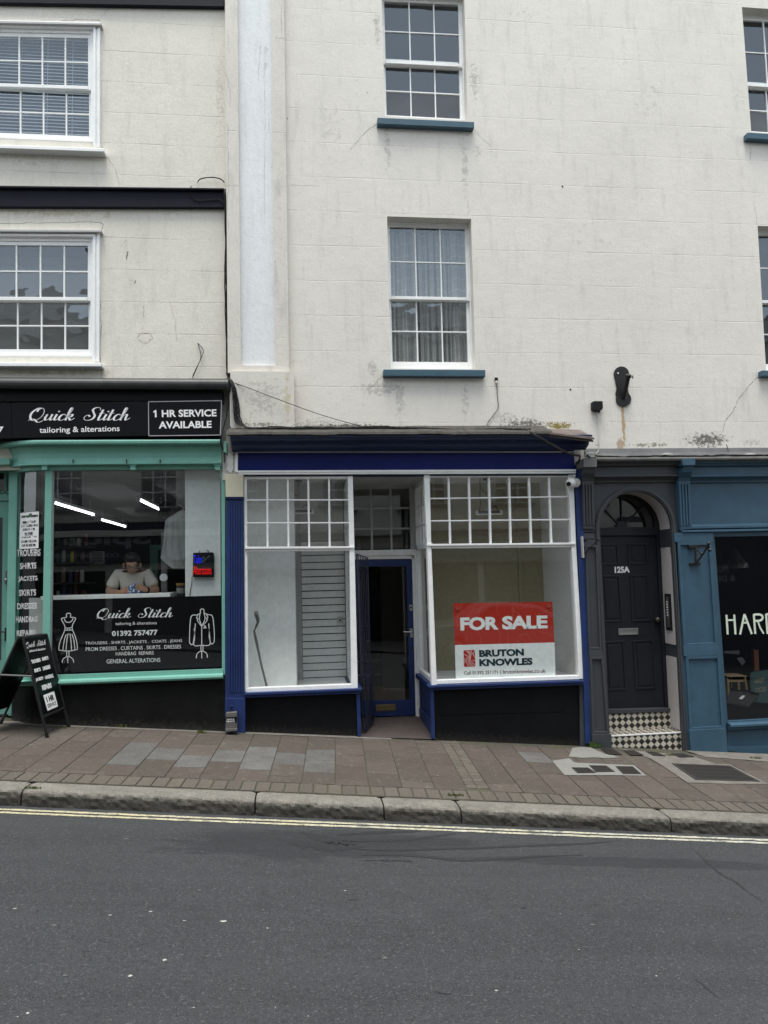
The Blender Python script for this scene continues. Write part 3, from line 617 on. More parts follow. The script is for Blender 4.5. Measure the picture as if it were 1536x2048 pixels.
grate([(512,208),(610,210),(658,244),(550,246)], g3, 'small iron cellar grate, middle of the three set in pale cement', 8, 'cellar grates in the pavement')
grate([(662,213),(762,215),(810,257),(705,256)], g3, 'small iron cellar grate, rightmost of the three set in pale cement', 8, 'cellar grates in the pavement')
grate([(985,197),(1320,210),(1490,300),(1120,290)], g3, 'large dark ribbed cellar hatch in the pavement at the right', 22, 'cellar grates in the pavement')
for k, p in enumerate([[(575,112),(640,110),(700,146),(625,146)],[(705,122),(770,124),(825,150),(750,150)],[(835,128),(900,134),(950,155),(880,152)],[(980,140),(1050,142),(1115,160),(1030,162)]]):
    grate(p, g3, ['first', 'second', 'third', 'fourth'][k]+' small rusty grate counted from the grass tuft along the tiled step', 7, 'cellar grates in the pavement', lift=0.012)
# beige tile in the gutter
m = MB(); a, b = onroad(77,1611), onroad(101,1612.5); up = [P(102,1598,b.y+0.02), P(78,1596.5,a.y+0.02)]
m.prism([a, b, up[0], up[1]], (0, 0.014, 0)); tag(m.build('broken_tile', plain('beige tile', (0.30,0.23,0.16), 0.6)), 'small beige tile leaning on the kerb in the gutter', 'tile')
# weeds
M_weed = plain('weed green', (0.075,0.135,0.022), 0.7); M_weed2 = plain('dull weed', (0.09,0.11,0.03), 0.7)
def weed(px, py, r, h, n, label, seed, mat, dy=0.0):
    r_ = random.Random(seed); q = G(px, py); m = MB()
    for k in range(n):
        a = r_.uniform(0, 6.28); d = r*r_.random(); x, y = q.x+d*math.cos(a)*1.6, q.y+d*math.sin(a)*0.6; z = gz(x, y)+0.004
        hh = h*r_.uniform(.4,1); le = r_.uniform(-.5,.5)*hh; lf = r_.uniform(-.5,.1)*hh; w = r_.uniform(.0022,.0045)
        p0 = Vector((x,y,z)); p1 = p0+Vector((le*.4,lf*.4,hh*.65)); p2 = p0+Vector((le,lf,hh))
        m.mesh([p0-Vector((w,0,0)), p0+Vector((w,0,0)), p1+Vector((w*.8,0,0)), p1-Vector((w*.8,0,0)), p2], [(0,1,2,3),(3,2,4)])
    tag(m.build('weed_tuft', mat, recalc=False), label, 'weed', 'weeds along the shop fronts')
weed(1194,1495,.055,.085,130,'bright green grass tuft at the foot of the dark grey pilaster',1,M_weed)
weed(243,1455,.04,.045,60,'small green weed at the foot of the black base under the tailor window',2,M_weed2)
weed(404,1467,.035,.04,50,'tiny green weed left of the grey meter box',3,M_weed2)
weed(1340,1512,.045,.022,60,'low green weed between the small rusty grates',4,M_weed2)
weed(122,1457,.04,.02,60,'low moss weed by the foot of the black pavement sign',5,M_weed2)
weed(910,1592,.05,.02,70,'mossy weed in the kerb joint before the brown paving strip',6,M_weed2)
weed(1512,1518,.05,.03,60,'green weed at the foot of the steel blue shop front',8,M_weed2)
weed(66,1578,.04,.02,60,'mossy weed in the kerb joint beside the beige tile',7,M_weed2)
# ================================================================ CREAM BUILDING (upper floors)
XP0 = P(453,400,-.06).x; XP1 = P(573.5,400,-.06).x
zc = P(700,493,0).z; hc = (P(700,425,0).z-P(700,774.5,0).z)/5
def stn(px, py, rx, rz_, col, th, k, scl=14, Y=0): v = P(px, py, Y); return (v.x, v.z, rx, rz_, col, th, k, scl)
BLK = (0.07,0.068,0.06); SOOT = (0.20,0.195,0.18)
stains = [stn(690,856,0.9,0.10,BLK,.40,.9,22), stn(860,862,1.2,0.07,BLK,.37,.9,24), stn(1050,850,0.6,0.16,BLK,.43,.85,22), stn(1118,851,0.30,0.07,(0.22,0.17,0.03),.38,.95,20), stn(1010,835,0.35,0.15,SOOT,.45,0.37,31),
    stn(1415,880,0.45,0.15,BLK,.39,.85,20), stn(1505,885,0.35,0.10,SOOT,.45,0.37,26), stn(760,778,0.45,0.16,SOOT,.42,0.43,23), stn(745,735,0.14,0.2,SOOT,.43,0.40,23), stn(640,850,0.5,0.2,SOOT,.45,0.37,26),
    stn(948,160,0.14,0.5,SOOT,.45,0.46,20), stn(755,60,0.10,0.5,SOOT,.45,0.50,20), stn(955,300,0.16,0.22,SOOT,.48,0.37,18), stn(800,290,0.4,0.25,SOOT,.53,0.28,18), stn(1300,890,0.5,0.05,(0.12,0.12,0.05),.42,.7,20), stn(1040,30,0.5,0.25,SOOT,.53,0.31,20),
    stn(1247,852,0.032,0.42,(0.40,0.23,0.07),.33,.75,10), stn(1480,200,0.18,0.5,SOOT,.52,0.31,20), stn(775,300,0.09,0.7,SOOT,.45,0.37,15), stn(930,330,0.10,0.8,SOOT,.45,0.37,15), stn(800,800,0.12,0.5,SOOT,.44,0.37,15), stn(930,800,0.10,0.45,SOOT,.44,0.37,15), stn(1300,200,0.6,0.8,SOOT,.52,0.25,9), stn(660,250,0.35,0.9,SOOT,.51,0.25,10), stn(1180,480,0.7,0.6,SOOT,.52,0.22,9), stn(585,790,0.10,0.6,(0.55,0.48,0.30),.42,.5,12), stn(1240,888,0.05,0.10,(0.30,0.16,0.05),.25,.6,10)]
M_wall = render_wall('cream stucco', (0.74,0.708,0.648), zc-0.5*hc, hc, stains, 0.05, 0.24, 0.30)
M_pil = render_wall('pilaster stucco', (0.685,0.655,0.595), zc+0.1, 2.45, [stn(530,800,0.45,0.45,SOOT,.44,0.31,20), stn(575,800,0.06,0.5,(0.5,0.42,0.26),.40,.6,14), stn(520,853,0.4,0.05,BLK,.42,.7,22), stn(560,450,0.06,1.5,SOOT,.52,0.31,15)], 0.05, 0.4, 0.45, brick=60)
M_panel = render_wall('white panel stucco', (0.77,0.79,0.80), 50, 60, [stn(533,120,0.08,0.5,(0.42,0.45,0.48),.50,.5,12)], 0.03, 0.0, 0.22, brick=500)
M_lwall = render_wall('ivory stucco', (0.735,0.704,0.624), P(300,540,.06).z-0.19, 0.375, [stn(60,55,1.5,0.12,SOOT,.47,0.34,18,.06), stn(100,425,1.4,0.10,(0.42,0.37,0.26),.44,.5,14,.06), stn(120,745,1.2,0.10,(0.42,0.37,0.26),.44,.5,14,.06), stn(60,320,0.7,0.2,SOOT,.50,0.28,18,.06), stn(440,200,0.12,1.2,SOOT,.47,0.28,18,.06), stn(250,490,.12,.25,(0.3,0.26,0.2),.53,.6,30,.06)], 0.05, 0.45, 0.25)
cb = thing('cream_building', 'cream stuccoed building with pale recessed pilaster and sash windows above the blue shop', 'building', P(1000,905,0))
WT = 9.3
wins = [('upper', (763,-25),(928.5,-17),(935,241),(770,232)), ('mid', (774.2,432.6),(942.2,437.8),(951.3,738),(782,737)), ('ur', (1483.8,14),(1645,25),(1662,275),(1502.5,264)), ('mr', (1515.2,451.8),(1680,455),(1697,742),(1532.2,741))]
holes = [xz(w[1:], 0) for w in wins]
wm = MB(); wall_with_holes(wm, [(XP0+.02,2.98),(8.5,2.98),(8.5,WT),(XP0+.02,WT)], holes, 0.0, [0.19]*4)
wm.box(8.3,0.0,2.98,8.5,6,WT); 
wm.mi = 1
def crack(mb, pts, Y, w=0.004, mi=1, seed=3):
    r_ = random.Random(seed); ps = [P(x, y, Y-0.0015) for x, y in pts]; q = []
    for a, b in zip(ps[:-1], ps[1:]):
        for k in range(5): q.append(a.lerp(b, k/5)+Vector((r_.uniform(-.006,.006),0,r_.uniform(-.006,.006))))
    q.append(ps[-1])
    for a, b in zip(q[:-1], q[1:]):
        d = (b-a).normalized(); n = Vector((-d.z,0,d.x))*w/2*r_.uniform(.4,1.2); mb.face([a-n,b-n,b+n,a+n], mi)
crack(wm, [u1(212,950),u1(120,1010),u1(60,1080),u1(0,1150)], 0); crack(wm, [u1(950,990),u1(1010,1060),u1(1080,1120)], 0, .003); crack(wm, [u2(255,1350),u2(200,1395),u2(150,1450)], 0, .004)
crack(wm, [u3(1495,390),u3(1440,420),u3(1380,490),u3(1330,555),u3(1290,640),u3(1230,720),u3(1215,790)], 0, .006); crack(wm, [(1499,291),(1502,300),(1500,320)], 0, .004); crack(wm, [(1508,402),(1512,430),(1514,450)], 0, .003)
crack(wm, [(936,402),(938,420),(935,430)], 0, .003); crack(wm, [(583,370),(640,372)], 0, .002)
for px, py, r_ in ((1125,373,.012),(1141,779,.012),(735,185,.006),(935,271,.006),(575,237,.006)):
    c_ = P(px, py, -.003); wm.mesh([c_+Vector((r_*math.cos(k*1.047),0,r_*math.sin(k*1.047))) for k in range(6)], [(0,1,2,3,4,5)], 2)
wm.build('wall', [M_wall, plain('plaster crack', (0.22,0.215,0.2), 0.9), M_cable], cb, recalc=False)
# pilaster with recessed white panel
pm = MB(); pz0 = P(520,746,-.06).z; XA, XB = P(478.5,365,-.06).x, P(546.3,365,-.06).x; pz1 = P(515,731,-.06).z
wall_with_holes(pm, [(XP0,pz0),(XP1,pz0),(XP1,WT),(XP0,WT)], [[(XA,pz1),(XB,pz1),(XB,WT-.1),(XA,WT-.1)]], -.06, [0.05])
pm.box(XP0,-.0585,pz0,XP0+.03,.06,WT); pm.box(XP1-.03,-.0585,pz0,XP1,.0,WT)
pm.box(P(461,800,-.11).x,-.11,P(520,860,-.11).z,P(588.5,800,-.11).x,0.06,pz0+.005)
pm.box(P(452,890,-.04).x,-.04,2.9,P(478,890,-.04).x,0.05,3.40)
pm.mi = 1
for s_, pts in enumerate([[pa(135,640),pa(165,740),pa(180,870),pa(175,960)],[pa(160,1100),pa(160,1350),pa(165,1640),pa(150,1900),pa(165,2040)],[pa(640,0),pa(632,150),pa(640,320)],[pa(585,337),pa(660,340)],[pa(150,1648),pa(260,1650)]]): crack(pm, pts, -.06, .0035, 1, s_)
pm.build('pilaster', [M_pil, plain('plaster crack fine', (0.30,0.29,0.265), 0.9)], cb, recalc=False)
pn = MB(); pn.face([(XA,-.012,pz1),(XB,-.012,pz1),(XB,-.012,WT),(XA,-.012,WT)]); pn.mi = 1
for s_, pts in enumerate([[pa(452,400),pa(440,500),pa(428,710)],[pa(490,490),pa(480,700),pa(488,950),pa(492,1200),pa(485,1500),pa(483,2000)],[pa(520,1000),pa(525,1160)]]): crack(pn, pts, -.012, .0035, 1, s_+9)
pn.build('recessed_panel', [M_panel, plain('panel crack', (0.38,0.40,0.42), 0.9)], cb, recalc=False)
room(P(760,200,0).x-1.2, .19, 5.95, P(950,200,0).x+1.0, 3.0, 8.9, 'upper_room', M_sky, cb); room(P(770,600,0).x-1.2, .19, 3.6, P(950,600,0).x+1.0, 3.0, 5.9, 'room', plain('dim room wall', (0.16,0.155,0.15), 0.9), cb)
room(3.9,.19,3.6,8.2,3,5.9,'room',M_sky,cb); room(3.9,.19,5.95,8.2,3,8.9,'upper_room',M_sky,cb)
sash = dict(fw=0.012, stile=0.034, bar=0.0155, meet=0.038, bottom=0.105)
for k, w in enumerate(wins):
    F = Frame(*w[1:], 0.0)
    wo_ = sash_window(cb, F, 0.13, 3, (2,2), {'upper':.52,'mid':.51,'ur':.565,'mr':.50}[w[0]], [M_white_old if k == 1 else M_white, M_white], M_oldglass, seed=k+3, lower_glass=M_frost if w[0] in ('upper','ur') else None, **sash)
    if w[0] in ('upper','ur'):   # lower sash pushed up a little: its top rail shows through the upper panes
        e = MB(); mt = {'upper':.52,'ur':.565}[w[0]]*F.H; F.box(e, .05, mt-.085, F.W-.05, mt-.062, .20, .23); e.build('sash_rail', M_white, wo_)
sl = [((767,738.5),(971,739.5),(971,753),(767,752)), ((755,234.5),(948.5,243.5),(948.5,256),(755,247.5)), ((1495,264.5),(1670,275),(1670,288),(1495,276.5)), ((1524.5,740.5),(1720,742),(1720,754),(1524.5,752))]
for s_ in sl:
    m = MB(); m.qb(s_, -.085, .10); m.build('sill', M_sillblue, cb, bevel=.006)
# net curtains in the middle window
t = NT('net curtain'); s = t.xyz(); f = t.noise(260, 2, 0.5); wv = t.math('SINE', t.math('ADD', t.math('MULTIPLY', s[2], 44), t.math('MULTIPLY', t.math('SINE', t.math('MULTIPLY', s[0], 21)), 0.9)))
df = t.n('ShaderNodeBsdfDiffuse'); df.inputs[0].default_value = (0.62,0.63,0.63,1); tr = t.n('ShaderNodeBsdfTransparent'); tl_ = t.n('ShaderNodeBsdfTranslucent'); tl_.inputs[0].default_value = (0.5,0.5,0.5,1)
m1 = t.n('ShaderNodeMixShader'); m1.inputs[0].default_value = .25; t.t.links.new(df.outputs[0], m1.inputs[1]); t.t.links.new(tl_.outputs[0], m1.inputs[2])
m2 = t.n('ShaderNodeMixShader'); t.set(m2.inputs[0], t.math('ADD', t.ramp(wv, .93, 1.0, 0.0, 0.15), t.ramp(f, .35, .65, .55, .72))); t.t.links.new(tr.outputs[0], m2.inputs[1]); t.t.links.new(m1.outputs[0], m2.inputs[2]); t.t.links.new(m2.outputs[0], t.out.inputs[0]); M_net = t.m
def curtain(px0, px1, ytop, ybot, Y, folds, amp, label, seed):
    a, b = P(px0, 590, Y).x, P(px1, 590, Y).x; z0, z1_ = P(860, ybot, Y).z, P(860, ytop, Y).z; r_ = random.Random(seed); n = 110; ph = [r_.uniform(0,6) for _ in range(3)]; m = MB(); prev = None
    for i in range(n+1):
        u = i/n; x = a+(b-a)*u; y = Y+amp*(math.sin(u*folds*6.28+ph[0]+.8*math.sin(u*9+ph[2]))+.5*math.sin(u*folds*2.7*6.28+ph[1])); c_ = (Vector((x,y,z0)), Vector((x+.01*math.sin(u*30),y*0.6+Y*0.4,z1_)))
        if prev: m.face([prev[0], c_[0], c_[1], prev[1]])
        prev = c_
    tag(m.build('net_curtain', M_net, smooth=True, recalc=False, merge=True), label, 'curtain', 'net curtains in the middle window')
curtain(772,836,445,735,.27,3,.05,'left half of the net curtains with soft broad folds in the middle window',1); curtain(838,900,445,735,.29,5,.05,'middle tightly gathered net curtain panel with bright folds behind the window centre',5); curtain(898,944,445,735,.27,2,.045,'right net curtain panel hanging smooth in the middle window',8)

# flag pole bracket, alarm box, cable fitting on the wall
fb = thing('flagpole_bracket', 'black cast iron flagpole bracket on a rounded wall plate above a rust streak', 'bracket', P(1247,810,0))
m = MB(); out = []
for cx_, cy_, r_, a0, a1 in ((505,380,54,200,-20),(560,470,46,-200,-160),(520,557,54,20,-200),(455,470,8,30,-30)):
    if r_ > 50:
        n = 16
        for k in range(n+1):
            a = R(a0+(a1-a0)*k/n); out.append((cx_+r_*math.cos(a), cy_-r_*math.sin(a)*1.0))
out = [u3(x,y) for x, y in out[:17]] + [u3(552,440), u3(549,480), u3(556,515)] + [u3(x,y) for x, y in out[17:]] + [u3(463,520), u3(471,480), u3(462,430)]
m.qb(out, -.018, -.001); m.build('wall_plate', M_iron, fb, bevel=.004)
m = MB(); a = P(*u3(520,548), -.02); b = P(*u3(552,392), -.17)
d = (b-a).normalized(); m.tube([a, a.lerp(b,.5), b], [.027,.027,.028], 14); m.tube([b-d*.02, b+d*.012], .036, 14)
m.build('pole_socket', M_iron, fb, smooth=False)
m = MB(); e = b-d*.02; m.tube([e, e+Vector((.055,-.01,0))], .006, 6); m.tube([e+Vector((.055,-.01,-.018)), e+Vector((.055,-.01,.018))], .006, 6); m.build('wing_screw', M_iron, fb)
for x, y in ((480,378),(533,550)):
    m = MB(); m.ball(P(*u3(x,y), -.02), .010, 8, 5); m.build('bolt', M_steel, fb)
ax = thing('alarm_box', 'small black plastic alarm box on the cream wall left of the flagpole bracket', 'alarm box', P(1196,822,0))
m = MB(); m.qb([u3(302,575),u3(312,570),u3(372,571),u3(375,615),u3(368,632),u3(345,640),u3(312,636),u3(302,628)], -.07, 0); m.build('cover', M_cable, ax, bevel=.006)
m = MB(); m.ball(P(*u3(345,646), -.03), .014, 8, 5); m.build('gland', M_cable, ax)
m = MB(); m.tube([P(*u3(338,645),-.012), P(*u3(342,760),-.012), P(*u3(345,870),-.012)], .007); tag(m.build('conduit', plain('white conduit', (0.6,0.59,0.56), .5)), 'thin white conduit running down from the black alarm box', 'conduit')
m = MB(); m.tube(wiggle([P(*u3(320,878),-.05), P(*u3(346,890),-.06), P(*u3(335,930),-.08), P(*u3(290,968),-.10), P(*u3(245,965),-.1), P(*u3(262,942),-.1), P(*u3(318,935),-.1), P(*u3(322,962),-.1)], .002), .006); tag(m.build('looped_cable', M_cable2), 'pale looped cable hanging below the conduit beside the blue cornice end', 'cable', 'cables on the fronts')
ct = thing('cable_fitting', 'small white cable fitting with drooping wire under the middle window', 'cable fitting', P(993,768,0))
m = MB(); m.ball(P(993,765,-.02), (.017,.017,.022), 8, 6); m.build('fitting', plain('dirty white plastic', (0.5,0.5,0.47), .5), ct)
m = MB(); m.rb(990,755,996,762,-.02,0); m.build('clip', M_cable, ct)
m = MB(); m.tube(wiggle([P(993.5,770,-.012), P(995,795,-.012), P(996,815,-.012), P(985,833,-.012), P(976,845,-.012), P(974,857,-.03)], .002), .004); m.build('wire', M_cable, ct)

# ================================================================ IVORY BUILDING (left)
ib = thing('ivory_building', 'ivory stuccoed building at the left with black timber bands above the tailor shop', 'building', P(200,757,.06))
lw = [((-131,43),(201.5,50),(201.5,296),(-131,281)), ((-142,462),(201,464),(200,724.5),(-142,723))]
lin = [((-118,55),(189,61),(189,285),(-118,272)), ((-129,474),(189,476),(188,714),(-129,713))]
wm = MB(); wall_with_holes(wm, [(-9,2.98),(XP0+.01,2.98),(XP0+.01,WT),(-9,WT)], [xz(l, .06) for l in lin], .06, [.16]*2)
wm.mi = 1
crack(wm, [z1(650,935),z1(690,1010),z1(740,1090),z1(762,1180)], .06, .004); crack(wm, [z1(655,105),z1(690,60),z1(710,40)], .06, .003); crack(wm, [z2(1090,650),z2(1115,760),z2(1132,900)], .06, .004, 2); crack(wm, [z2(640,600),z2(645,800),z2(640,1000),z2(650,1130)], .06, .006); crack(wm, [z2(0,150),z2(300,145),z2(640,140),z2(662,160),z2(650,190)], .06, .005)
crack(wm, [z2(880,880),z2(900,850),z2(960,855),z2(978,885),z2(930,920),z2(885,895)], .06, .006, 2); crack(wm, [z2(920,680),z2(922,750)], .06, .004); crack(wm, [z2(818,330),z2(810,380)], .06, .014); crack(wm, [z2(868,515),z2(862,535)], .06, .012); crack(wm, [z1(400,130),z1(560,125),z1(640,130)], .06, .006); crack(wm, [z2(100,1100),z2(300,1110),z2(420,1105)], .06, .005, 2)
wm.build('wall', [M_lwall, plain('ivory crack', (0.24,0.22,0.19), .9), plain('ivory scratch', (0.42,0.37,0.29), .9)], ib, recalc=False)
for q in ([(-140,372),(0,376.5),(448,378.5),(448,414.5),(0,413),(-140,412)], [(-140,-60),(448,-60),(448,13),(200,8.5),(0,5),(-140,2)]):
    m = MB(); m.qb(q, 0.0, .058); 
    if q[0][1] > 0: m.qb([(-140,369.5),(448,376),(448,379.5),(-140,373.5)], -.04, .058)
    m.build('timber_band', M_band, ib, bevel=.004)
for k, (l, l2) in enumerate(zip(lw, lin)):
    F = Frame(*l, .06); m = MB()
    for a, dd in ((0,.0),(.022,-.012),(.045,.004)): 
        b = a+.026; y0 = .06-.045-dd
        F.box(m, a, a, F.W-a, b, y0, .075); F.box(m, a, b, b, F.H, y0, .075); F.box(m, F.W-b, b, F.W-a, F.H, y0, .075)
    ar = None
    W2 = Frame(*l2, .06); wo_ = sash_window(ib, W2, -.005, 6, (2,2), .515, [M_white, M_white], M_oldglass, fw=.04, stile=.035, bar=.0175, bottom=.07, meet=.04, seed=20+k)
    m.build('architrave', M_white, wo_, bevel=.003)
    s_ = MB(); s_.qb([(-150,284 if not k else 724.5),(208 if not k else 203,296.5 if not k else 725.5),(208 if not k else 203,303.5 if not k else 733),(-150,291 if not k else 732)], -.06, .09); s_.build('sill', M_white, wo_, bevel=.006)
    if True:
        h = MB(); h.qb([(-150,l[0][1]-5),(203,l[1][1]-4),(203,l[1][1]),(-150,l[0][1])], -.02, .075); h.build('drip_lead', M_greywhite, wo_, bevel=.003)
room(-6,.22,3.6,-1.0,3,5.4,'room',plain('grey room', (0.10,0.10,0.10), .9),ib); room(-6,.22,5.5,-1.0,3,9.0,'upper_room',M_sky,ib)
# venetian blind in the upper left window
m = MB(); a, b = P(-110,180,.26), P(183,180,.26); zt, zb = P(100,62,.26).z, P(100,290,.26).z; n = 34
for k in range(n):
    z = zb+(zt-zb)*k/n; m.mesh([(a.x,.24,z),(b.x,.24,z),(b.x,.272,z+.033),(a.x,.272,z+.033),(b.x,.258,z+.021),(a.x,.258,z+.021)], [(0,1,4,5),(5,4,2,3)])
for px in (-60,95,145): v = P(px,180,.235); m.box(v.x-.002,.234,zb,v.x+.002,.237,zt)
tag(m.build('venetian_blind', plain('pale blind slats', (0.56,0.63,0.72), .5), recalc=False), 'pale grey venetian blind closed behind the upper left sash window', 'blind')  # slat colour has the blue of the sky's reflection painted in
m = MB(); a, b = P(-118,600,.30), P(178,600,.30); m.box(a.x,.30,P(0,715,.3).z,b.x,.305,P(0,480,.3).z); tag(m.build('roller_blind', plain('grey roller blind', (0.13,0.13,0.128), .8)), 'plain dark grey roller blind drawn down behind the lower left sash window', 'blind')
# wires on the ivory wall
def cable(pts, r, label, mat=M_cable, amp=.003, seed=1, grp='cables on the fronts'):
    m = MB(); m.tube(wiggle(pts, amp, 6, seed), r, 6); return tag(m.build('cable', mat, smooth=True), label, 'cable', grp)
cable([P(*z1(1265,1165),.05), P(*z1(1285,1145),.0), P(*z1(1350,1135),.0), P(*z1(1410,1145),.0), P(*z1(1438,1170),.02)], .0065, 'short black wire hooped above the right end of the black timber band', amp=.001)
cable([P(*z1(1225,1190),.04), P(*z1(1212,1235),-.01), P(*z1(1250,1280),-.01), P(*z1(1330,1282),-.01), P(*z1(1400,1278),-.01), P(*z1(1438,1310),-.01)], .005, 'black wire drooping across the black timber band', amp=.001)
m = MB(); m.tube(wiggle([P(*z2(1265,915),.045), P(*z2(1280,960),.03), P(*z2(1285,1010),.03), P(*z2(1270,1050),.03), P(*z2(1240,1110),.03), P(*z2(1230,1150),.03)], .001), .004); m.tube(wiggle([P(*z2(1265,915),.045), P(*z2(1300,960),.02), P(*z2(1292,1000),.03), P(*z2(1262,1070),.03), P(*z2(1232,1140),.03)], .001), .004)
tag(m.build('cable', M_cable), 'thin looped wire hanging on the ivory wall above the tailor sign', 'cable', 'cables on the fronts')
for k in range(5):
    o_ = k*1.3-2.6
    cable([P(450+o_*.6,378,-.03), P(452+o_*.5,480,.0), P(451.5+o_,560,-.01), P(454+o_,650,-.01), P(456+o_,740,-.02), P(458+o_,762,-.05)], .006, 'vertical black cable in the joint between ivory wall and pilaster', amp=.005, seed=k, )
for k in range(6):
    o_ = k*2.2; 
    cable([P(456+o_*.3,755,-.09), P(464+o_*.6,775,-.14), P(467+o_,810,-.14), P(469+o_*1.1,838,-.14), P(478+o_*1.5,850+k*.8,-.16), P(500+k*4,856,-.2), P(540,857-k*.7,-.2), P(600,858-k*.6,-.2)], .0065, 'black cable of the bundle sweeping down onto the blue shop cornice', amp=.004, seed=30+k)
for k in range(13):
    hh = random.Random(k).uniform(-3,2)
    cable([P(500+12*k,857,-.2), P(600,858+hh,-.22), P(680,857.5+hh*.6,-.2), P(760,855-hh,-.2), P(840,858+hh*.5,-.2), P(930,860-hh*.4,-.2), P(1010,859+hh*.3,-.22), P(1060,860,-.26)], .010, 'black cable lying along the mossy coping above the blue fascia', amp=.010, seed=60+k)
for k in range(4):
    cable([P(1010,859,-.25), P(1050,860+k*.6,-.30), P(1076,873+k*.8,-.42), P(1105,889+k*.9,-.42), P(1130,903+k*.8,-.40), P(1150,909+k*.6,-.36), P(1160,911+k,-.3), P(1156,925+k,-.2)], .008, 'black cable draped diagonally over the right end of the blue cornice', amp=.002, seed=80+k)
cable([P(464,764,-.1), P(500,777,-.14), P(560,800,-.16), P(640,829,-.18), P(720,852,-.2)], .004, 'thin straight wire crossing the pilaster foot diagonally', amp=.0)
cable([P(462,762,-.12), P(458,800,-.12), P(452,835,-.14), P(444,868,-.2), P(441,885,-.2), P(448,905,-.14), P(449,925,-.1)], .006, 'single black cable hanging beside the end of the tailor sign', amp=.002, seed=4)
m = MB(); m.tube(wiggle([P(575,858,-.2), P(590,848,-.2), P(598,845,-.2), P(602,850,-.2), P(606,856,-.2)], .001), .005); tag(m.build('cable', M_cable2), 'pale loop of wire standing above the cable bundle on the coping', 'cable', 'cables on the fronts')
# ================================================================ BLUE SHOP FRONT
def hz(px, py, Y): return P(px, py, Y).z
def lerp2(a, b, t): return (a[0]+(b[0]-a[0])*t, a[1]+(b[1]-a[1])*t)
def pxline(mb, pts, Y, w, mi=None, n=5, smooth=True):
    v, f = stroke([(lambda q: (q.x, q.z))(P(x, y, Y)) for x, y in pts], w, n, None, smooth); mb.mesh([(x, Y, z) for x, z in v], f, mi)
def vbar(mb, top, bot, hw, Ya, Yb): mb.qb([(top[0]-hw,top[1]),(top[0]+hw,top[1]),(bot[0]+hw,bot[1]),(bot[0]-hw,bot[1])], Ya, Yb)
def hbar(mb, l, r, hw, Ya, Yb): mb.qb([(l[0],l[1]-hw),(r[0],r[1]-hw),(r[0],r[1]+hw),(l[0],l[1]+hw)], Ya, Yb)
bs = thing('blue_shopfront', 'royal blue shopfront with white gridded windows and a recessed glazed door between them', 'shopfront', P(800,1474,0))
# cornice, lead coping, fascia
Xc0, Xc1 = P(461,885,-.3).x, P(1183,885,-.3).x
m = MB(); pr = [(0.0,hz(640,852,0)),(-.30,hz(640,861.5,-.30)),(-.35,hz(640,864,-.35)),(-.36,hz(640,868.5,-.36)),(-.34,hz(640,871,-.34)),(0.0,hz(640,868,0))]
n = 40; r_ = random.Random(5); XcR = P(1105,868,-.35).x
for i in range(n):
    a, b = Xc0-.03+(XcR-Xc0+.03)*i/n, Xc0-.03+(XcR-Xc0+.03)*(i+1)/n
    m.run(a, b, [(y+(0.006*noise.noise(Vector((a*5,y*9,1))) if y else 0), z+.008*noise.noise(Vector((a*4,y*7,3)))) for y, z in pr], mi=0, cap=(i in (0, n-1)))
cop = m.build('coping', M_roof, bs)
m = MB(); xa, xb = P(1100,866,-.36).x, P(1188,876,-.37).x
q = [(xa,-.365,hz(1100,865,-.365)),(xb,-.375,hz(1188,875.5,-.375)),(xb-.02,-.02,hz(1181,859.5,-.02)),(xa,-.02,hz(1100,857,-.02))]
m.hexa([Vector(p)-Vector((0,0,.022)) for p in q]+[Vector(p) for p in q])
m.hexa([Vector(p)-Vector((0,0,.045))+Vector((0,.03 if p[1] < -.1 else 0,0)) for p in q]+[Vector(p)-Vector((0,0,.024))+Vector((0,.03 if p[1] < -.1 else 0,0)) for p in q])
m.build('slate', paint('reddish slate', (0.13,0.105,0.095), .85, .35, 9, .8, dirt=.8, dirtcol=(.02,.018,.015)), bs)
m = MB(); m.run(Xc0, Xc1, [(-.05,hz(640,869,-.05)),(-.335,hz(640,871.2,-.335)),(-.335,hz(640,874,-.335)),(-.325,hz(640,874.5,-.325)),(-.318,hz(640,877,-.318)),(-.30,hz(640,880,-.30)),(-.27,hz(640,882.5,-.27)),(-.235,hz(640,884.5,-.235)),(-.235,hz(640,887.5,-.235)),(-.225,hz(640,888,-.225)),(-.23,hz(640,891.5,-.23)),(-.215,hz(640,892,-.215)),(-.19,hz(640,895,-.19)),(-.16,hz(640,898,-.16)),(-.13,hz(640,900.3,-.13)),(-.13,hz(640,903,-.13)),(-.05,hz(640,903.2,-.05))])
m.build('cornice', M_blue_d, bs, bevel=.002)
m = MB(); m.rb(474.5,903.6,1150,941.5,-.055,-.01); m.build('fascia', M_fascia, bs, bevel=.002)
m = MB(); m.qb([(474,903.2),(1150,902.8),(1150,904.4),(474,904.8)], -.075, -.05); m.qb([(474,941),(1152,938.5),(1152,942.5),(474,945)], -.085, .0); m.qb([(476,945),(1152,942.5),(1152,946.5),(476,948.8)], -.075, .0); m.qb([(470,904),(475.5,904),(475.5,944),(470,944)], -.065, -.0)
m.build('sign_rail', M_white, bs, bevel=.002)
m = MB(); m.qb([(488,948.5),(1152,946),(1152,951),(488,953)], -.03, .06); m.build('head_rail', M_blue_d, bs)
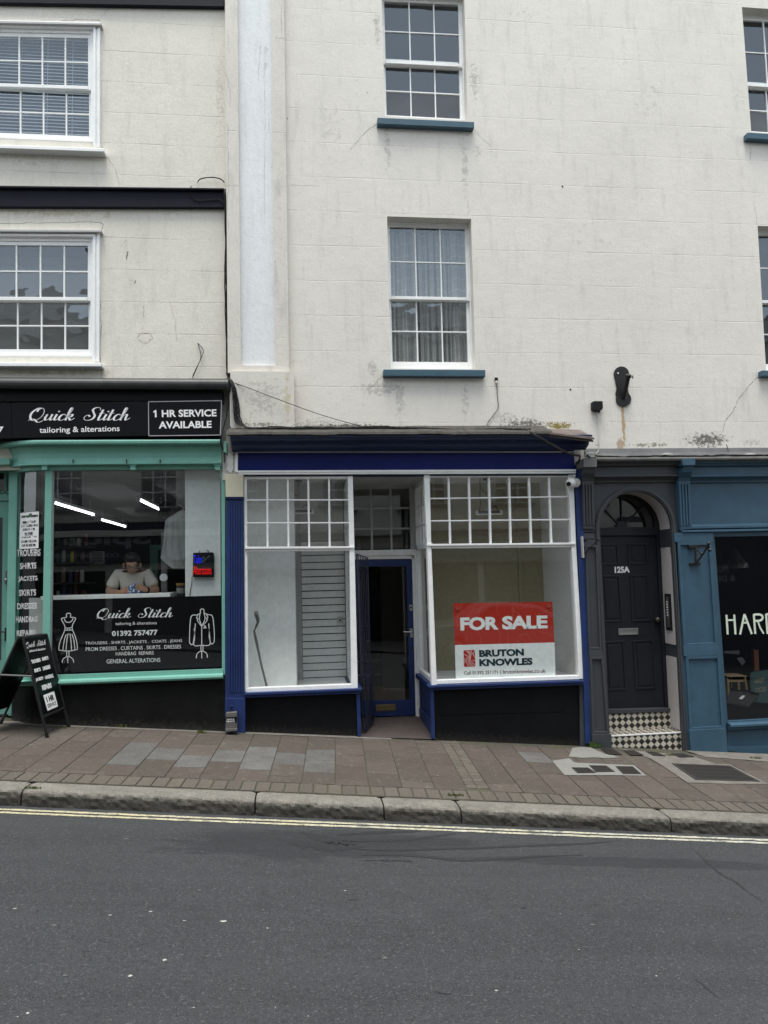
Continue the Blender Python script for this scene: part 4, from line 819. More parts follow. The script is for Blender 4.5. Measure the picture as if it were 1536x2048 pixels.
# left pilaster
m = MB(); m.qb([(452,996),(486.5,996),(489,1398),(450.5,1399)], -.045, .04)
for k in range(6):
    a = lerp2((457,1006),(456,1386),0); x = 457.0+5.0*k
    m.qb([(x,1004),(x+2.6,1004),(x+2.9,1384),(x+.3,1384)], -.060, -.0445)
m.qb([(450,1396.5),(490,1396.5),(490.5,1466),(449.5,1464)], -.065, .04); m.qb([(450.5,993.5),(487,993.5),(487,998),(450.5,998)], -.07, .04)
m.tube([P(461.5,1396,-.075),P(463,1413,-.075)], .008, 6); m.rb(460.5,1411.5,466,1413.5,-.085,-.06)
m.build('pilaster', M_blue, bs, bevel=.002)
m = MB(); m.qb([(451,948.5),(486.5,948),(486.5,993.5),(451,993.8)], -.085, .04); m.build('capital_block', paint('cream block', (0.50,0.48,0.36), .6, .06, 7, .2, dirt=.25), bs, bevel=.003)
m = MB(); m.qb([(453,907),(466.5,907),(466.5,945),(453,945)], -.055, -.035); 
for x, y in ((455,909.5),(465,909.5),(455,942.5),(465,942.5)): 
    c_ = P(x,y,-.058); m.mesh([c_+Vector((.007*math.cos(k*1.05),0,.007*math.sin(k*1.05))) for k in range(6)], [(0,1,2,3,4,5)], 1)
m.build('plaque', [paint('rusty white plate', (0.62,0.62,0.6), .5, .08, 9, .2, dirt=.5, chips=.66, chipcol=(.3,.2,.1)), M_dark], bs)
m = MB(); m.rb(444.5,899,474,960,-.036,.03); m.build('return_block', M_pil, bs)
# faint moulding lines on the black risers
# right blue strip
m = MB(); m.qb([(1150,947),(1164,947),(1164.5,958),(1179,1370),(1182,1489),(1171,1487),(1167.5,1363)], -.05, .05); m.qb([(1160,925),(1170,925),(1166,960),(1156,960)], -.09, -.03); m.qb([(1143,898),(1172,898),(1172,1000),(1148,1000)], .01, .07); m.build('end_board', M_blue, bs, bevel=.002)
# window frames
fw_ = MB(); Ya, Yb = -.02, .065
fw_.qb([(488.2,952.5),(493,952.5),(496.5,1380),(491.5,1384)], Ya, Yb)                               # left post
fw_.qb([(695.5,952),(705.5,952),(709,1095),(715.5,1370),(715.5,1376),(703,1377),(699,1095)], Ya-.012, Yb)   # right post
fw_.qb([(493,952.5),(695.5,952),(695.6,957),(493,957.5)], Ya, Yb)
LT, LB = [534.3,575.4,616.4,658], [535,577,618.5,659.5]
for a, b in zip(LT, LB): vbar(fw_, (a,957), (b,1093), 1.9, 0.0, .05)
for y in (1000,1045.8): hbar(fw_, (493.3,y), (696.8 if y < 1020 else 698.2,y-.4), 1.3, .002, .048)
fw_.qb([(490,1093.5),(709,1092.5),(709,1096.5),(490,1098)], -.05, Yb); fw_.qb([(490,1098),(700,1096.5),(700,1101.5),(490,1103)], Ya-.005, Yb-.001)
fw_.qb([(492,1376.5),(703,1368.5),(703,1376.5),(492,1385)], Ya-.004, Yb)
wf = fw_.build('window', M_white_old, bs, bevel=.003)
m = MB(); m.face([P(491,955,.03),P(699,955,.03),P(712,1375,.03),P(493,1383,.03)]); m.build('pane', M_glass, wf, recalc=False)
fw_ = MB()
fw_.qb([(848,949.5),(859.5,949.5),(862.5,1090),(873.5,1362),(874,1369.5),(863.5,1371),(854.5,1095)], Ya-.012, Yb)
fw_.qb([(1137,949),(1147,949),(1152,1085),(1167.8,1358),(1158.5,1358),(1143.5,1090)], Ya-.012, Yb)
fw_.qb([(859,949.5),(1137,948.5),(1137,953.5),(859,954.5)], Ya, Yb)
RTp, RBp = [897.3,938,978.3,1018.7,1058.3,1098.2], [900.9,941.3,981.8,1022,1063,1103.3]
for a, b in zip(RTp, RBp): vbar(fw_, (a,954), (b,1087), 1.9, 0.0, .05)
hbar(fw_, (859.8,997), (1139.5,993.3), 1.3, .002, .048); hbar(fw_, (861,1041.8), (1141.5,1039), 1.3, .002, .048)
fw_.qb([(854,1088),(1151,1085),(1151,1089),(854,1092)], -.05, Yb); fw_.qb([(864,1092),(1144,1089),(1144,1094),(864,1097)], Ya-.005, Yb-.001)
fw_.qb([(873,1360.5),(1160,1350.8),(1160,1358.5),(873,1368.5)], Ya-.004, Yb)
wf2 = fw_.build('window', M_white_old, bs, bevel=.003)
m = MB(); m.face([P(856,952,.03),P(1141,951,.03),P(1164,1355,.03),P(868,1366,.03)]); m.build('pane', M_glass, wf2, recalc=False)
# ledges and stall risers
m = MB(); m.qb([(489,1386),(724,1377),(724,1381.5),(489,1391)], -.085, .05); m.qb([(490,1391),(722,1381.5),(722,1387),(490,1396)], -.05, .05)
m.build('ledge', M_blue, bs, bevel=.004)
m = MB(); m.qb([(857,1371.5),(1169,1360.5),(1169,1365),(857,1376)], -.085, .05); m.qb([(859,1376),(1168,1365),(1168,1370),(859,1381)], -.05, .05); m.build('ledge', M_blue, bs, bevel=.004)
m = MB(); m.qb([(489,1393),(714,1384),(716,1476),(490,1470)], -.002, .06); m.build('stall_riser', M_black, bs)
m = MB(); m.qb([(868,1378),(1169,1367),(1174,1492),(869,1482)], -.002, .06); 
m.qb([z8(228,1092),z8(1180,1060),z8(1180,1064),z8(228,1096)], -.007, 0); m.qb([z8(228,1262),z8(1180,1236),z8(1180,1240),z8(228,1267)], -.007, 0); m.qb([z8(228,1092),z8(232,1092),z8(236,1267),z8(232,1267)], -.0068, 0)
m.build('stall_riser', M_black, bs)
m = MB(); m.qb([(712.5,1384),(720,1384),(722,1473),(715.5,1472.5)], -.03, .06); m.build('corner_post', M_blue, bs, bevel=.003)
m = MB(); m.qb([(861,1378),(867.5,1378),(870.5,1478),(863.5,1477.5)], -.03, .06); m.build('corner_post', M_blue, bs, bevel=.003)
# lobby: soffit, floor, side windows, door wall at Y=1
XL, XR = P(713,1300,0).x, P(865,1300,0).x; YD = 1.0; zs = hz(780,951.5,0)
m = MB(); n = 7
for k in range(n):
    a = XL-.03+(XR-XL+.06)*k/n; b = XL-.03+(XR-XL+.06)*(k+1)/n; m.box(a+.002,.065,zs,b-.002,YD+.05,zs+.02)
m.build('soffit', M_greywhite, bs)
zt_ = hz(780,1433,YD)
m = MB(); m.face([(XL-.03,-.02,gz(XL,-.02)+.006),(XR+.03,-.02,gz(XR,-.02)+.006),(XR+.03,YD+.08,zt_-.012),(XL-.03,YD+.08,zt_-.004)]); m.build('lobby_floor', paint('mauve concrete', (0.060,0.047,0.044), .8, .2, 6, .4, dirt=.45, dirtcol=(.13,.12,.11)), bs, recalc=False)
zl = hz(864,1374,0)+.03
for sgn, X in ((1, XR), (-1, XL)):
    zg = hz(857,1090,0); m = MB(); gx = X+.025*sgn
    def sb(y0, z0, y1, z1_, t=.05): m.box(min(X,X+t*sgn), y0, z0, max(X,X+t*sgn), y1, z1_)
    sb(.07, zg-.03, YD, zg+.03); sb(.07, zs-.06, YD, zs); sb(YD-.06, zl, YD, zs); sb(.07, zl, YD, zl+.05)
    for k in (1,2,3): y = .07+(YD-.13)*k/4; m.box(min(X+.01*sgn,X+.035*sgn), y-.012, zg+.03, max(X+.01*sgn,X+.035*sgn), y+.012, zs-.06)
    for k in (1,2): z = zg+.03+(zs-.09-zg)*k/3; m.box(min(X+.012*sgn,X+.033*sgn), .07, z-.011, max(X+.012*sgn,X+.033*sgn), YD-.06, z+.011)
    w3 = m.build('side_window', M_white_old, bs, bevel=.002)
    m = MB(); m.face([(gx,.07,zl),(gx,YD,zl),(gx,YD,zs),(gx,.07,zs)]); m.build('pane', M_glass, w3, recalc=False)
    m = MB(); m.box(min(X-.05*sgn,X+.08*sgn),.06,zl-.055,max(X-.05*sgn,X+.08*sgn),YD,zl); m.box(min(X,X+.06*sgn),.06,-.3,max(X,X+.06*sgn),YD,zl-.05)
    m.box(min(X-.02*sgn,X),.06,-.3,max(X-.02*sgn,X),YD-.02,.06); m.box(min(X-.012*sgn,X),.06,.06,max(X-.012*sgn,X),.14,zl-.06); m.box(min(X-.012*sgn,X),YD-.12,.06,max(X-.012*sgn,X),YD-.02,zl-.06)
    m.build('side_riser', M_blue, bs, bevel=.003)
# door wall frame
m = MB()
m.qb([(702,972),(838,970),(838,976),(702,978)], YD-.01, YD+.08); m.qb([(819,972),(839,972),(840,1100),(822,1100)], YD, YD+.08)
tf = m.build('transom_window', M_greywhite, bs, bevel=.002)  # white frame and bars, the recess shade painted in as grey
m = MB()
for a, b in (((741.5,974),(744.5,1100)),((780.5,974),(783.5,1100))): vbar(m, a, b, 2.0, YD+.01, YD+.05)
for y in (1016.5,1057.5): hbar(m, (700,y+1), (822,y-1), 1.6, YD+.012, YD+.048)
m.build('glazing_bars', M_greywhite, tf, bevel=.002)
m = MB(); m.face([P(700,974,YD+.03),P(824,973,YD+.03),P(824,1102,YD+.03),P(700,1102,YD+.03)]); m.build('pane', M_glass, tf, recalc=False)
m = MB(); m.qb([(700,1101),(829,1098.5),(829,1110),(700,1111.5)], YD-.03, YD+.08); m.qb([(700,1111.5),(829,1110),(829,1117.5),(700,1119)], YD-.005, YD+.08)
m.qb([(824,1110),(829.5,1110),(836.5,1437),(832,1437)], YD-.005, YD+.08); m.qb([(829,1098.5),(840,1098.5),(846,1437),(836,1437)], YD-.03, YD+.08); m.qb([(700,1111),(706,1111),(708,1437),(700,1437)], YD-.03, YD+.08)
m.build('door_frame', M_white_old, bs, bevel=.003)
m = MB(); D0, D1 = YD+.012, YD+.055
m.qb([(706,1119.5),(823.5,1118),(823.7,1132.5),(706,1133.5)], D0, D1); m.qb([(706,1401),(830.5,1400),(831.7,1431),(706,1434)], D0, D1)
m.qb([(706,1133),(713.5,1133),(716,1401),(707,1401)], D0+.001, D1-.001); m.qb([(813,1132.5),(823.7,1132.5),(830.5,1400.5),(819.5,1400.5)], D0+.001, D1-.001)
dr = m.build('door', M_blue, bs, bevel=.003)
m = MB(); m.face([P(710,1130,YD+.035),P(820,1130,YD+.035),P(826,1404,YD+.035),P(710,1404,YD+.035)]); m.build('pane', M_glass, dr, recalc=False)
m = MB(); m.qb([(752,1409.5),(791,1408),(791.3,1421.5),(752.3,1423)], D0-.008, D0); m.qb([(755,1411.8),(788,1410.6),(788,1413),(755,1414)], D0-.014, D0-.008); m.qb([(755,1418.4),(788,1417.2),(788.2,1419.5),(755,1420.6)], D0-.014, D0-.008); m.build('letterbox', M_brass, dr, bevel=.001)
m = MB(); m.qb([(819,1257),(825.5,1257),(826.5,1275),(820.5,1275)], D0-.01, D0); m.tube([P(823,1263.5,D0-.03),P(815,1264,D0-.04),P(807,1263.5,D0-.04)], .009, 8); m.tube([P(823,1263.5,D0),P(823,1263.5,D0-.035)], .008, 8); m.build('handle', M_steel, dr, bevel=.001)
m = MB(); m.qb([(818.5,1211),(820,1209.5),(824,1209.5),(825.5,1211),(825.8,1220),(824,1221.8),(820.5,1221.8),(819,1220)], D0-.02, D0); c_ = P(822,1215,D0-.021); m.mesh([c_+Vector((.012*math.cos(k*.785),0,.012*math.sin(k*.785))) for k in range(8)], [tuple(range(8))], 1); m.build('lock', [M_steel, M_dark], dr, bevel=.002)
m = MB(); c_ = P(823,1296,D0-.004); m.tube([c_, c_+Vector((0,.01,0))], .018, 12); m.build('keyhole', M_iron, dr)
m = MB(); m.tube([P(836.6,1192,YD-.04),P(838,1225,YD-.04)], .008, 6); m.rb(840,1209,845.5,1222,YD-.05,YD-.03,1); m.build('bolt_plate', [M_iron, M_white], bs)
# folded security gate
def gate_pt(u, v):   # u 0 near .. 1 far, v 0 bottom .. 1 top
    a0, a1 = P(726,1461,.12), P(713.5,1108,.12); b0, b1 = P(743.5,1441,.62), P(734.5,1115.5,.62)
    x0 = a0.x; x1 = b0.x
    return Vector((a0.x*(1-u)+b0.x*u+(a1.x-a0.x)*v*(1-u)+(b1.x-b0.x)*v*u, .12+.50*u, (a0.z*(1-u)+b0.z*u)*(1-v)+(a1.z*(1-u)+b1.z*u)*v))
sg = thing('security_gate', 'black barred security gate folded open at the left of the recessed blue door', 'gate', gate_pt(.5,0))
m = MB()
for k in range(7):
    u = k/6; pts = [gate_pt(u,1), gate_pt(u,.30)]; m.tube(pts, .0055, 6)
    q = gate_pt(u,.30); q2 = gate_pt(u,.0); off = Vector((.035,-.02,0)); m.tube([q, q+off*.6+Vector((0,0,.012)), q+off+Vector((0,0,-.02)), gate_pt(u,.22)+off, gate_pt(u,.05)+off, q2+off*.6], .0055, 6)
m.build('bar', M_gate, sg)
m = MB()
for v in (1,.915,.56,.38,.30,.0):
    m.tube([gate_pt(0,v), gate_pt(1,v)], .006, 6)
m.tube([gate_pt(0,0)+Vector((.02,-.012,0)), gate_pt(1,0)+Vector((.02,-.012,0))], .010, 6)
for u in (0,1): m.tube([gate_pt(u,0), gate_pt(u,1)], .011, 6)
m.build('frame', M_gate, sg)
m = MB(); c_ = gate_pt(.85,.46); m.box(c_.x-.02,c_.y-.05,c_.z-.05,c_.x+.02,c_.y+.05,c_.z+.06); m.build('lock_box', M_iron, sg, bevel=.004)
# shop interior
M_ceil = plain('shop ceiling', (0.72,0.72,0.70), .9); M_beige = plain('beige back wall', (0.36,0.315,0.205), .9)
t = NT('oak floor'); s = t.xyz(); gcol = t.noise(3, 4, .6, stretch=(9,1,1)); c = t.mix(t.ramp(gcol,.3,.7), (0.16,0.105,0.05), (0.26,0.18,0.09)); t.bsdf(c, .4); M_oak = t.m
m = MB(); X0, X1 = -.62, 3.28; zf = zt_
m.face([(X0,5.5,zf),(X1,5.5,zf),(X1,5.5,2.93),(X0,5.5,2.93)], 2); m.face([(X0,.07,-.3),(X0,5.5,-.3),(X0,5.5,2.93),(X0,.07,2.93)], 0); m.face([(X1,.07,-.3),(X1,5.5,-.3),(X1,5.5,2.93),(X1,.07,2.93)], 0)
m.face([(X0,.07,2.93),(X1,.07,2.93),(X1,5.5,2.93),(X0,5.5,2.93)], 1); m.face([(X0,YD+.085,zf-.01),(X1,YD+.085,zf-.01),(X1,5.5,zf-.01),(X0,5.5,zf-.01)], 3); m.face([(X0,.07,zl-.09),(XL-.07,.07,zl-.09),(XL-.07,YD+.1,zl-.09),(X0,YD+.1,zl-.09)], 0)
m.build('interior', [M_whitewall, M_ceil, M_beige, M_oak], bs, recalc=False)
m = MB()                                             # raised window beds
m.box(X0,.07,zl-.08,XL-.06,1.06,zl-.03); m.box(XR+.06,.07,zl-.08,X1,1.36,zl-.03); m.build('window_bed', M_whitewall, bs)
m = MB(); m.box(XR+.07,1.35,zl-.03,X1,1.4,2.93); a = P(1041,1200,1.33); m.box(a.x-.012,1.325,zl-.03,a.x+.03,1.35,2.93); m.build('back_panel', M_beige, bs)
a, b = P(492,1200,.42), P(591,1200,.42); m = MB(); m.box(X0,.42,zl-.03,b.x,.46,2.93); m.build('display_panel', M_whitewall, bs)
m = MB(); m.box(b.x,.46,zl-.03,b.x+.012,1.06,2.93); m.box(P(586,1200,1.0).x,1.0,zl-.03,P(603.5,1200,1.0).x,1.03,2.93); m.build('panel_return', plain('grey return', (0.42,0.42,0.41), .7), bs)
m = MB(); m.box(X0,4.6,zf,X1,4.65,2.93); m.build('partition', plain('dim brown partition', (0.055,0.045,0.033), .8), bs); m = MB(); m.box(1.28,3.3,zf,1.9,3.34,2.1); m.box(.93,3.3,zf,.98,3.36,2.3); m.build('inner_door', plain('dim cream inner door', (0.20,0.17,0.12), .7), bs)
m = MB(); m.box(X0,3.6,zf,X1,5.4,zf+.19,0); m.box(X0,3.595,zf+.17,X1,3.62,zf+.195,1); m.box(X0,3.95,zf+.19,X1,5.4,zf+.37,0); m.box(X0,3.94,zf+.35,X1,3.97,zf+.375,1); m.build('inner_steps', [plain('dark carpet', (0.03,0.03,0.03), .95), M_steel], bs)
# slat wall
sw = thing('slatwall', 'grey slatwall panel with dark horizontal grooves inside the left blue shop window', 'slatwall', (P(650,1300,1.05).x,1.05,zl-.03))
m = MB(); xa, xb = P(604,1200,1.05).x, XL-.055; z = hz(650,1112,1.05); pit = (hz(650,1112,1.05)-hz(650,1356,1.05))/17; z0_ = z+6*pit
z0_ = hz(650,1083,1.05)
while z0_ > zl-.1: m.box(xa,1.035,z0_-pit+.012,xb,1.055,z0_); z0_ -= pit
m.build('slats', plain('grey melamine', (0.76,0.765,0.75), .5), sw)
m = MB(); m.box(xa-.01,1.057,zl-.03,xb+.0,1.07,hz(650,1082,1.05)); m.build('grooves', M_dark, sw)
m = MB(); m.qb([(674.5,1234),(686,1233.5),(686,1246),(674.5,1246.5)], 1.00, 1.035); m.qb([(679,1238),(681.5,1238),(681.5,1242.5),(679,1242.5)], .996, 1.0, 1); tag(m.build('socket_plate', [plain('grey plastic plate', (0.45,0.45,0.43), .5), M_dark], bevel=.004), 'small pale square plate fixed on the grey slatwall', 'plate')
m = MB(); m.box(xa-.02,1.075,zl-.03,xb,1.10,2.93); m.build('display_panel', plain('pale grey board', (0.55,0.55,0.53), .8), bs)
# hanging display lamps
def lamp(px, py, wpx, label):
    Y = .75; a = P(px,py,Y); w = wpx/1500*9.25/2; th = thing('hanging_lamp', label, 'lamp', (a.x,Y,a.z), 'hanging lamps in the blue shop windows')
    m = MB(); m.box(a.x-w*.8,Y-.02,a.z-.012,a.x+w*.8,Y+.02,a.z+.018); m.build('lamp_body', M_iron, th)
    m = MB(); m.box(a.x-w,Y-.025,a.z-.03,a.x+w,Y+.025,a.z-.014); m.box(a.x-w,Y-.022,a.z-.015,a.x-w*.86,Y+.022,a.z+.025); m.box(a.x+w*.86,Y-.022,a.z-.015,a.x+w,Y+.022,a.z+.025); m.build('reflector', M_white, th)
    m = MB(); m.box(a.x-w*.35,Y-.02,a.z+.02,a.x+w*.2,Y+.02,a.z+.05); m.build('driver', M_steel, th)
    m = MB(); top = 2.925
    m.tube(wiggle([(a.x-w*.75,Y,a.z+.02),(a.x-w*.62,Y,a.z+.10),(a.x-w*.66,Y,a.z+.2),(a.x-w*.6,Y,top)], .004), .007); m.tube(wiggle([(a.x-w*.6,Y,top-.05),(a.x-w*.5,Y,top-.14),(a.x-w*.1,Y,top-.2)], .003), .005); m.tube(wiggle([(a.x+w*.7,Y,a.z+.02),(a.x+w*.5,Y,a.z+.08),(a.x+w*.1,Y,a.z+.04)], .003), .006)
    m.ball((a.x-.01,Y,top-.01), (.06,.06,.02), 10, 5); m.tube([(a.x-.01,Y,top),(a.x-.01,Y,top-.07)], .008); m.build('wiring', M_iron, th)
lamp(598.5,1023,58,'black hanging strip lamp behind the left blue shop window grid'); lamp(978,1025,55,'black hanging strip lamp behind the right blue shop window grid')
m = MB(); w = [z6(263,452),z6(268,480),z6(277,508),z6(278,528),z6(262,565),z6(250,592),z6(256,625),z6(266,665),z6(300,830),z6(343,1003)]
m.tube([P(*p,.14+.02*i) for i, p in enumerate(w)], [.022,.024,.022,.015,.012,.012,.014,.016,.012,.012], 8); tag(m.build('awning_crank', plain('dull steel crank', (0.16,0.16,0.155), .5), smooth=True), 'bent grey metal crank pole leaning inside the left blue shop window', 'crank pole')
# FOR SALE board
fs = thing('for_sale_board', 'red and white for sale board standing inside the right blue shop window', 'sale sign', P(1010,1357,.05)); YS = .045
c4 = [z8(332,410), z8(1092,397), z8(1118,965), z8(352,996)]; md = [z8(345,730), z8(1110,710)]
M_red = plain('sale board red', (0.40,0.024,0.012), .4); M_redl = plain('sale board contour', (0.50,0.09,0.05), .5); M_navy = plain('sale board navy', (0.006,0.028,0.040), .4); M_maroon = plain('sale board maroon', (0.09,0.02,0.02), .4)
m = MB(); m.qb([md[0],md[1],c4[2],c4[3]], YS, YS+.006); m.build('white_panel', plain('sale board white', (0.76,0.79,0.79), .4), fs)
m = MB(); m.qb([c4[0],c4[1],md[1],md[0]], YS, YS+.006); m.build('red_panel', M_red, fs)
m = MB()
for pts in ([(392,415),(385,480),(362,520),(372,600),(425,640),(440,680),(415,726)],[(492,412),(490,450),(460,490),(455,510)],[(575,408),(540,450),(525,480),(535,505)],[(500,622),(535,650),(545,722)],[(668,404),(665,450),(680,500)],[(675,615),(692,660),(685,716)],[(735,608),(752,660),(752,714)],[(806,402),(815,430),(840,450),(880,440),(925,400)],[(790,455),(830,490),(860,505)],[(960,500),(1020,480),(1090,452)],[(832,714),(830,680),(860,650),(900,652),(925,685),(950,710)],[(1000,625),(1050,640),(1105,665)]): pxline(m, [z8(*p) for p in pts], YS-.0008, .005)
m.build('contour_pattern', M_redl, fs, recalc=False)
m = MB(); q = qpx([z8(385,518),z8(682,511),z8(682,612),z8(388,620)], YS-.0016); put_text(m, 'FOR', q, .045, .95); put_text(m, 'SALE', qpx([z8(706,508),z8(1056,501),z8(1057,602),z8(709,612)], YS-.0016), .045, .92)
m.build('for_sale_lettering', plain('sale lettering white', (0.80,0.82,0.82), .4), fs, recalc=False)
m = MB(); put_text(m, 'BRUTON', qpx([z8(530,768),z8(874,757),z8(876,812),z8(532,823)], YS-.0016), .05, .97); put_text(m, 'KNOWLES', qpx([z8(531,838),z8(941,827),z8(942,882),z8(533,894)], YS-.0016), .05, .97); m.build('agent_lettering', M_navy, fs, recalc=False)
m = MB(); put_text(m, 'Call 01392 251171', qpx([z8(415,931),z8(674,925),z8(674,952),z8(416,958)], YS-.0016), .008); put_text(m, '|', qpx([z8(692,924),z8(696,924),z8(697,953),z8(693,953)], YS-.0016)); put_text(m, 'brutonknowles.co.uk', qpx([z8(713,921),z8(1040,912),z8(1041,942),z8(714,950)], YS-.0016), .008); m.build('phone_lettering', M_maroon, fs, recalc=False)
m = MB(); m.qb([z8(418,769),z8(492,767),z8(499,774),z8(503,888),z8(497,895),z8(422,898),z8(414,891),z8(411,776)], YS-.0012, YS); m.build('logo_block', M_red, fs)
m = MB()
for pts in ([(413,800),(440,815),(430,850),(450,893)],[(425,770),(455,800),(445,850),(470,895)],[(450,769),(470,800),(462,840),(500,888)],[(470,768),(480,800),(500,770)],[(413,830),(425,850),(414,870)],[(480,850),(500,845)],[(485,800),(502,830)],[(440,772),(462,805),(455,850),(485,893)]): pxline(m, [z8(*p) for p in pts], YS-.0018, .004)
m.build('logo_lines', M_ink, fs, recalc=False)
m = MB()
for x, y in ((364,447),(1066,430)): m.tube([P(*z8(x,y),YS-.003),P(*z8(x,y),YS-.012)], .022, 12)
m.build('sucker', plain('suction cup', (0.30,0.07,0.05), .2), fs)
# dome camera
dc = thing('security_camera', 'white dome security camera at the top right corner of the blue shopfront', 'camera', P(1146,967,-.05))
m = MB(); m.ball(P(*z7(1235,485),-.12), .062, 14, 10); m.build('housing', plain('white camera shell', (0.62,0.62,0.60), .4), dc, smooth=True)
m = MB(); m.tube([P(*z7(1268,482),-.10),P(*z7(1275,482),-.05)], .055, 14); m.tube([P(*z7(1262,425),-.05),P(*z7(1258,450),-.08)], .018, 8); m.build('mount', plain('white camera mount', (0.55,0.55,0.53), .4), dc)
m = MB(); e = P(*z7(1216,492),-.17); dd = (e-P(*z7(1235,485),-.12)).normalized(); m.tube([e-dd*.03, e+dd*.0], .026, 12); m.build('lens', M_dark, dc)
# mains box at the foot of the pilaster
mbx = thing('meter_box', 'grey plastic box with white lettering at the foot of the blue pilaster', 'utility box', P(461,1463,-.13))
m = MB(); m.qb([mb_(415,890),mb_(830,860),mb_(845,1560),mb_(400,1600)], -.15, -.066); m.qb([mb_(420,890),mb_(835,855),mb_(840,1030),mb_(415,1060)], -.165, -.15); m.qb([mb_(395,1500),mb_(850,1470),mb_(860,1580),mb_(395,1610)], -.165, -.15)
m.build('case', paint('grey plastic', (0.115,0.108,0.10), .6, .15, 8, .2, dirt=.3), mbx, bevel=.004)
m = MB(); put_text(m, 'MAINS', qpx([mb_(450,1100),mb_(750,1088),mb_(750,1150),mb_(455,1165)], -.152), .03); put_text(m, 'REACH', qpx([mb_(445,1175),mb_(745,1165),mb_(748,1240),mb_(440,1240)], -.152), .03); m.build('lettering', M_ink, mbx, recalc=False)
m = MB(); m.qb([mb_(420,1070),mb_(835,1045),mb_(838,1245),mb_(415,1265)], -.1515, -.150); m.build('label_plate', M_cable, mbx)
m = MB(); m.tube([P(463,1413,-.075),P(461,1420,-.08),P(459,1427,-.10)], .005); m.tube([P(451,1432,-.12),P(449,1452,-.12),P(444,1463,-.14)], .004); m.build('wire', M_cable, mbx)
# ================================================================ DARK GREY ARCHED DOORWAY
ga = thing('grey_doorway', 'dark grey doorway surround with round arch, fanlight and chequered tiled steps', 'doorway', P(1280,1500,0))
XA0 = P(1166,920,-.1).x; XA1 = P(1354,920,-.1).x; XE = 8.0
def flash(mb, x0, x1): pass
M_sofl = plain('pale pink-beige reveal panel', (0.47,0.43,0.415), .6)
cxp, cyp = 1271.5, 1057.0
def arch_px(rx, ry, n=28): return [(cxp-rx*math.cos(math.pi*k/n), cyp-ry*math.sin(math.pi*k/n)) for k in range(n+1)]
inner = [(1221,1500)] + arch_px(72,74.5) + [(1367,1501)]
outer = [(1212,1500)] + arch_px(80.5,83.5) + [(1376,1502)]
def loopface(mb, pts, Y, mi=None):
    tri = tessellate_polygon([[Vector((P(x,y,Y).x, P(x,y,Y).z, 0)) for x, y in pts]]); mb.mesh([P(x,y,Y) for x, y in pts], [tuple(t) for t in tri], mi)
m = MB(); loopface(m, [(1160,1501),(1156,958),(1357,958),(1381,1503)] + inner[::-1], -.02)
for k, (a, b) in enumerate(zip(inner[:-1], inner[1:])):
    A, Bp = P(*a,-.02), P(*b,-.02); m.face([A, Bp, Bp+Vector((0,.37,0)), A+Vector((0,.37,0))])
m.build('surround', M_grey, ga, recalc=False)
m = MB()
for (a, b, c_, d) in zip(inner[:-1], inner[1:], outer[1:], outer[:-1]): m.hexa([P(*a,-.05),P(*b,-.05),P(*c_,-.05),P(*d,-.05)]+[P(*p,-.05)+Vector((0,.035,0)) for p in (a,b,c_,d)])
inn2 = [(1217.5,1500)] + arch_px(75.5,78) + [(1371.5,1501)]; in3 = [(1215,1500)] + arch_px(78,80.8) + [(1373.5,1501)]
for (a, b, c_, d) in zip(inn2[:-1], inn2[1:], in3[1:], in3[:-1]): m.hexa([P(*a,-.062),P(*b,-.062),P(*c_,-.062),P(*d,-.062)]+[P(*p,-.062)+Vector((0,.02,0)) for p in (a,b,c_,d)])
m.build('architrave', M_grey, ga, bevel=0)
# head mouldings
def head(par, x0, x1, px, mat):
    m = MB(); z = lambda y, Y: hz(px, y, Y)
    m.run(x0, x1, [(0.02,z(921,0.02)),(-.19,z(921,-.19)),(-.19,z(925,-.19)),(-.165,z(927,-.165)),(-.15,z(931,-.15)),(-.12,z(933,-.12)),(-.11,z(934,-.11)),(-.11,z(949.5,-.11)),(-.13,z(950,-.13)),(-.13,z(953,-.13)),(-.10,z(955,-.10)),(-.065,z(959,-.065)),(-.05,z(962,-.05)),(-.05,z(964.5,-.05)),(.02,z(965,.02))])
    return m.build('head_moulding', mat, par, bevel=.002)
head(ga, XA0+.03, XA1, 1270, M_grey)
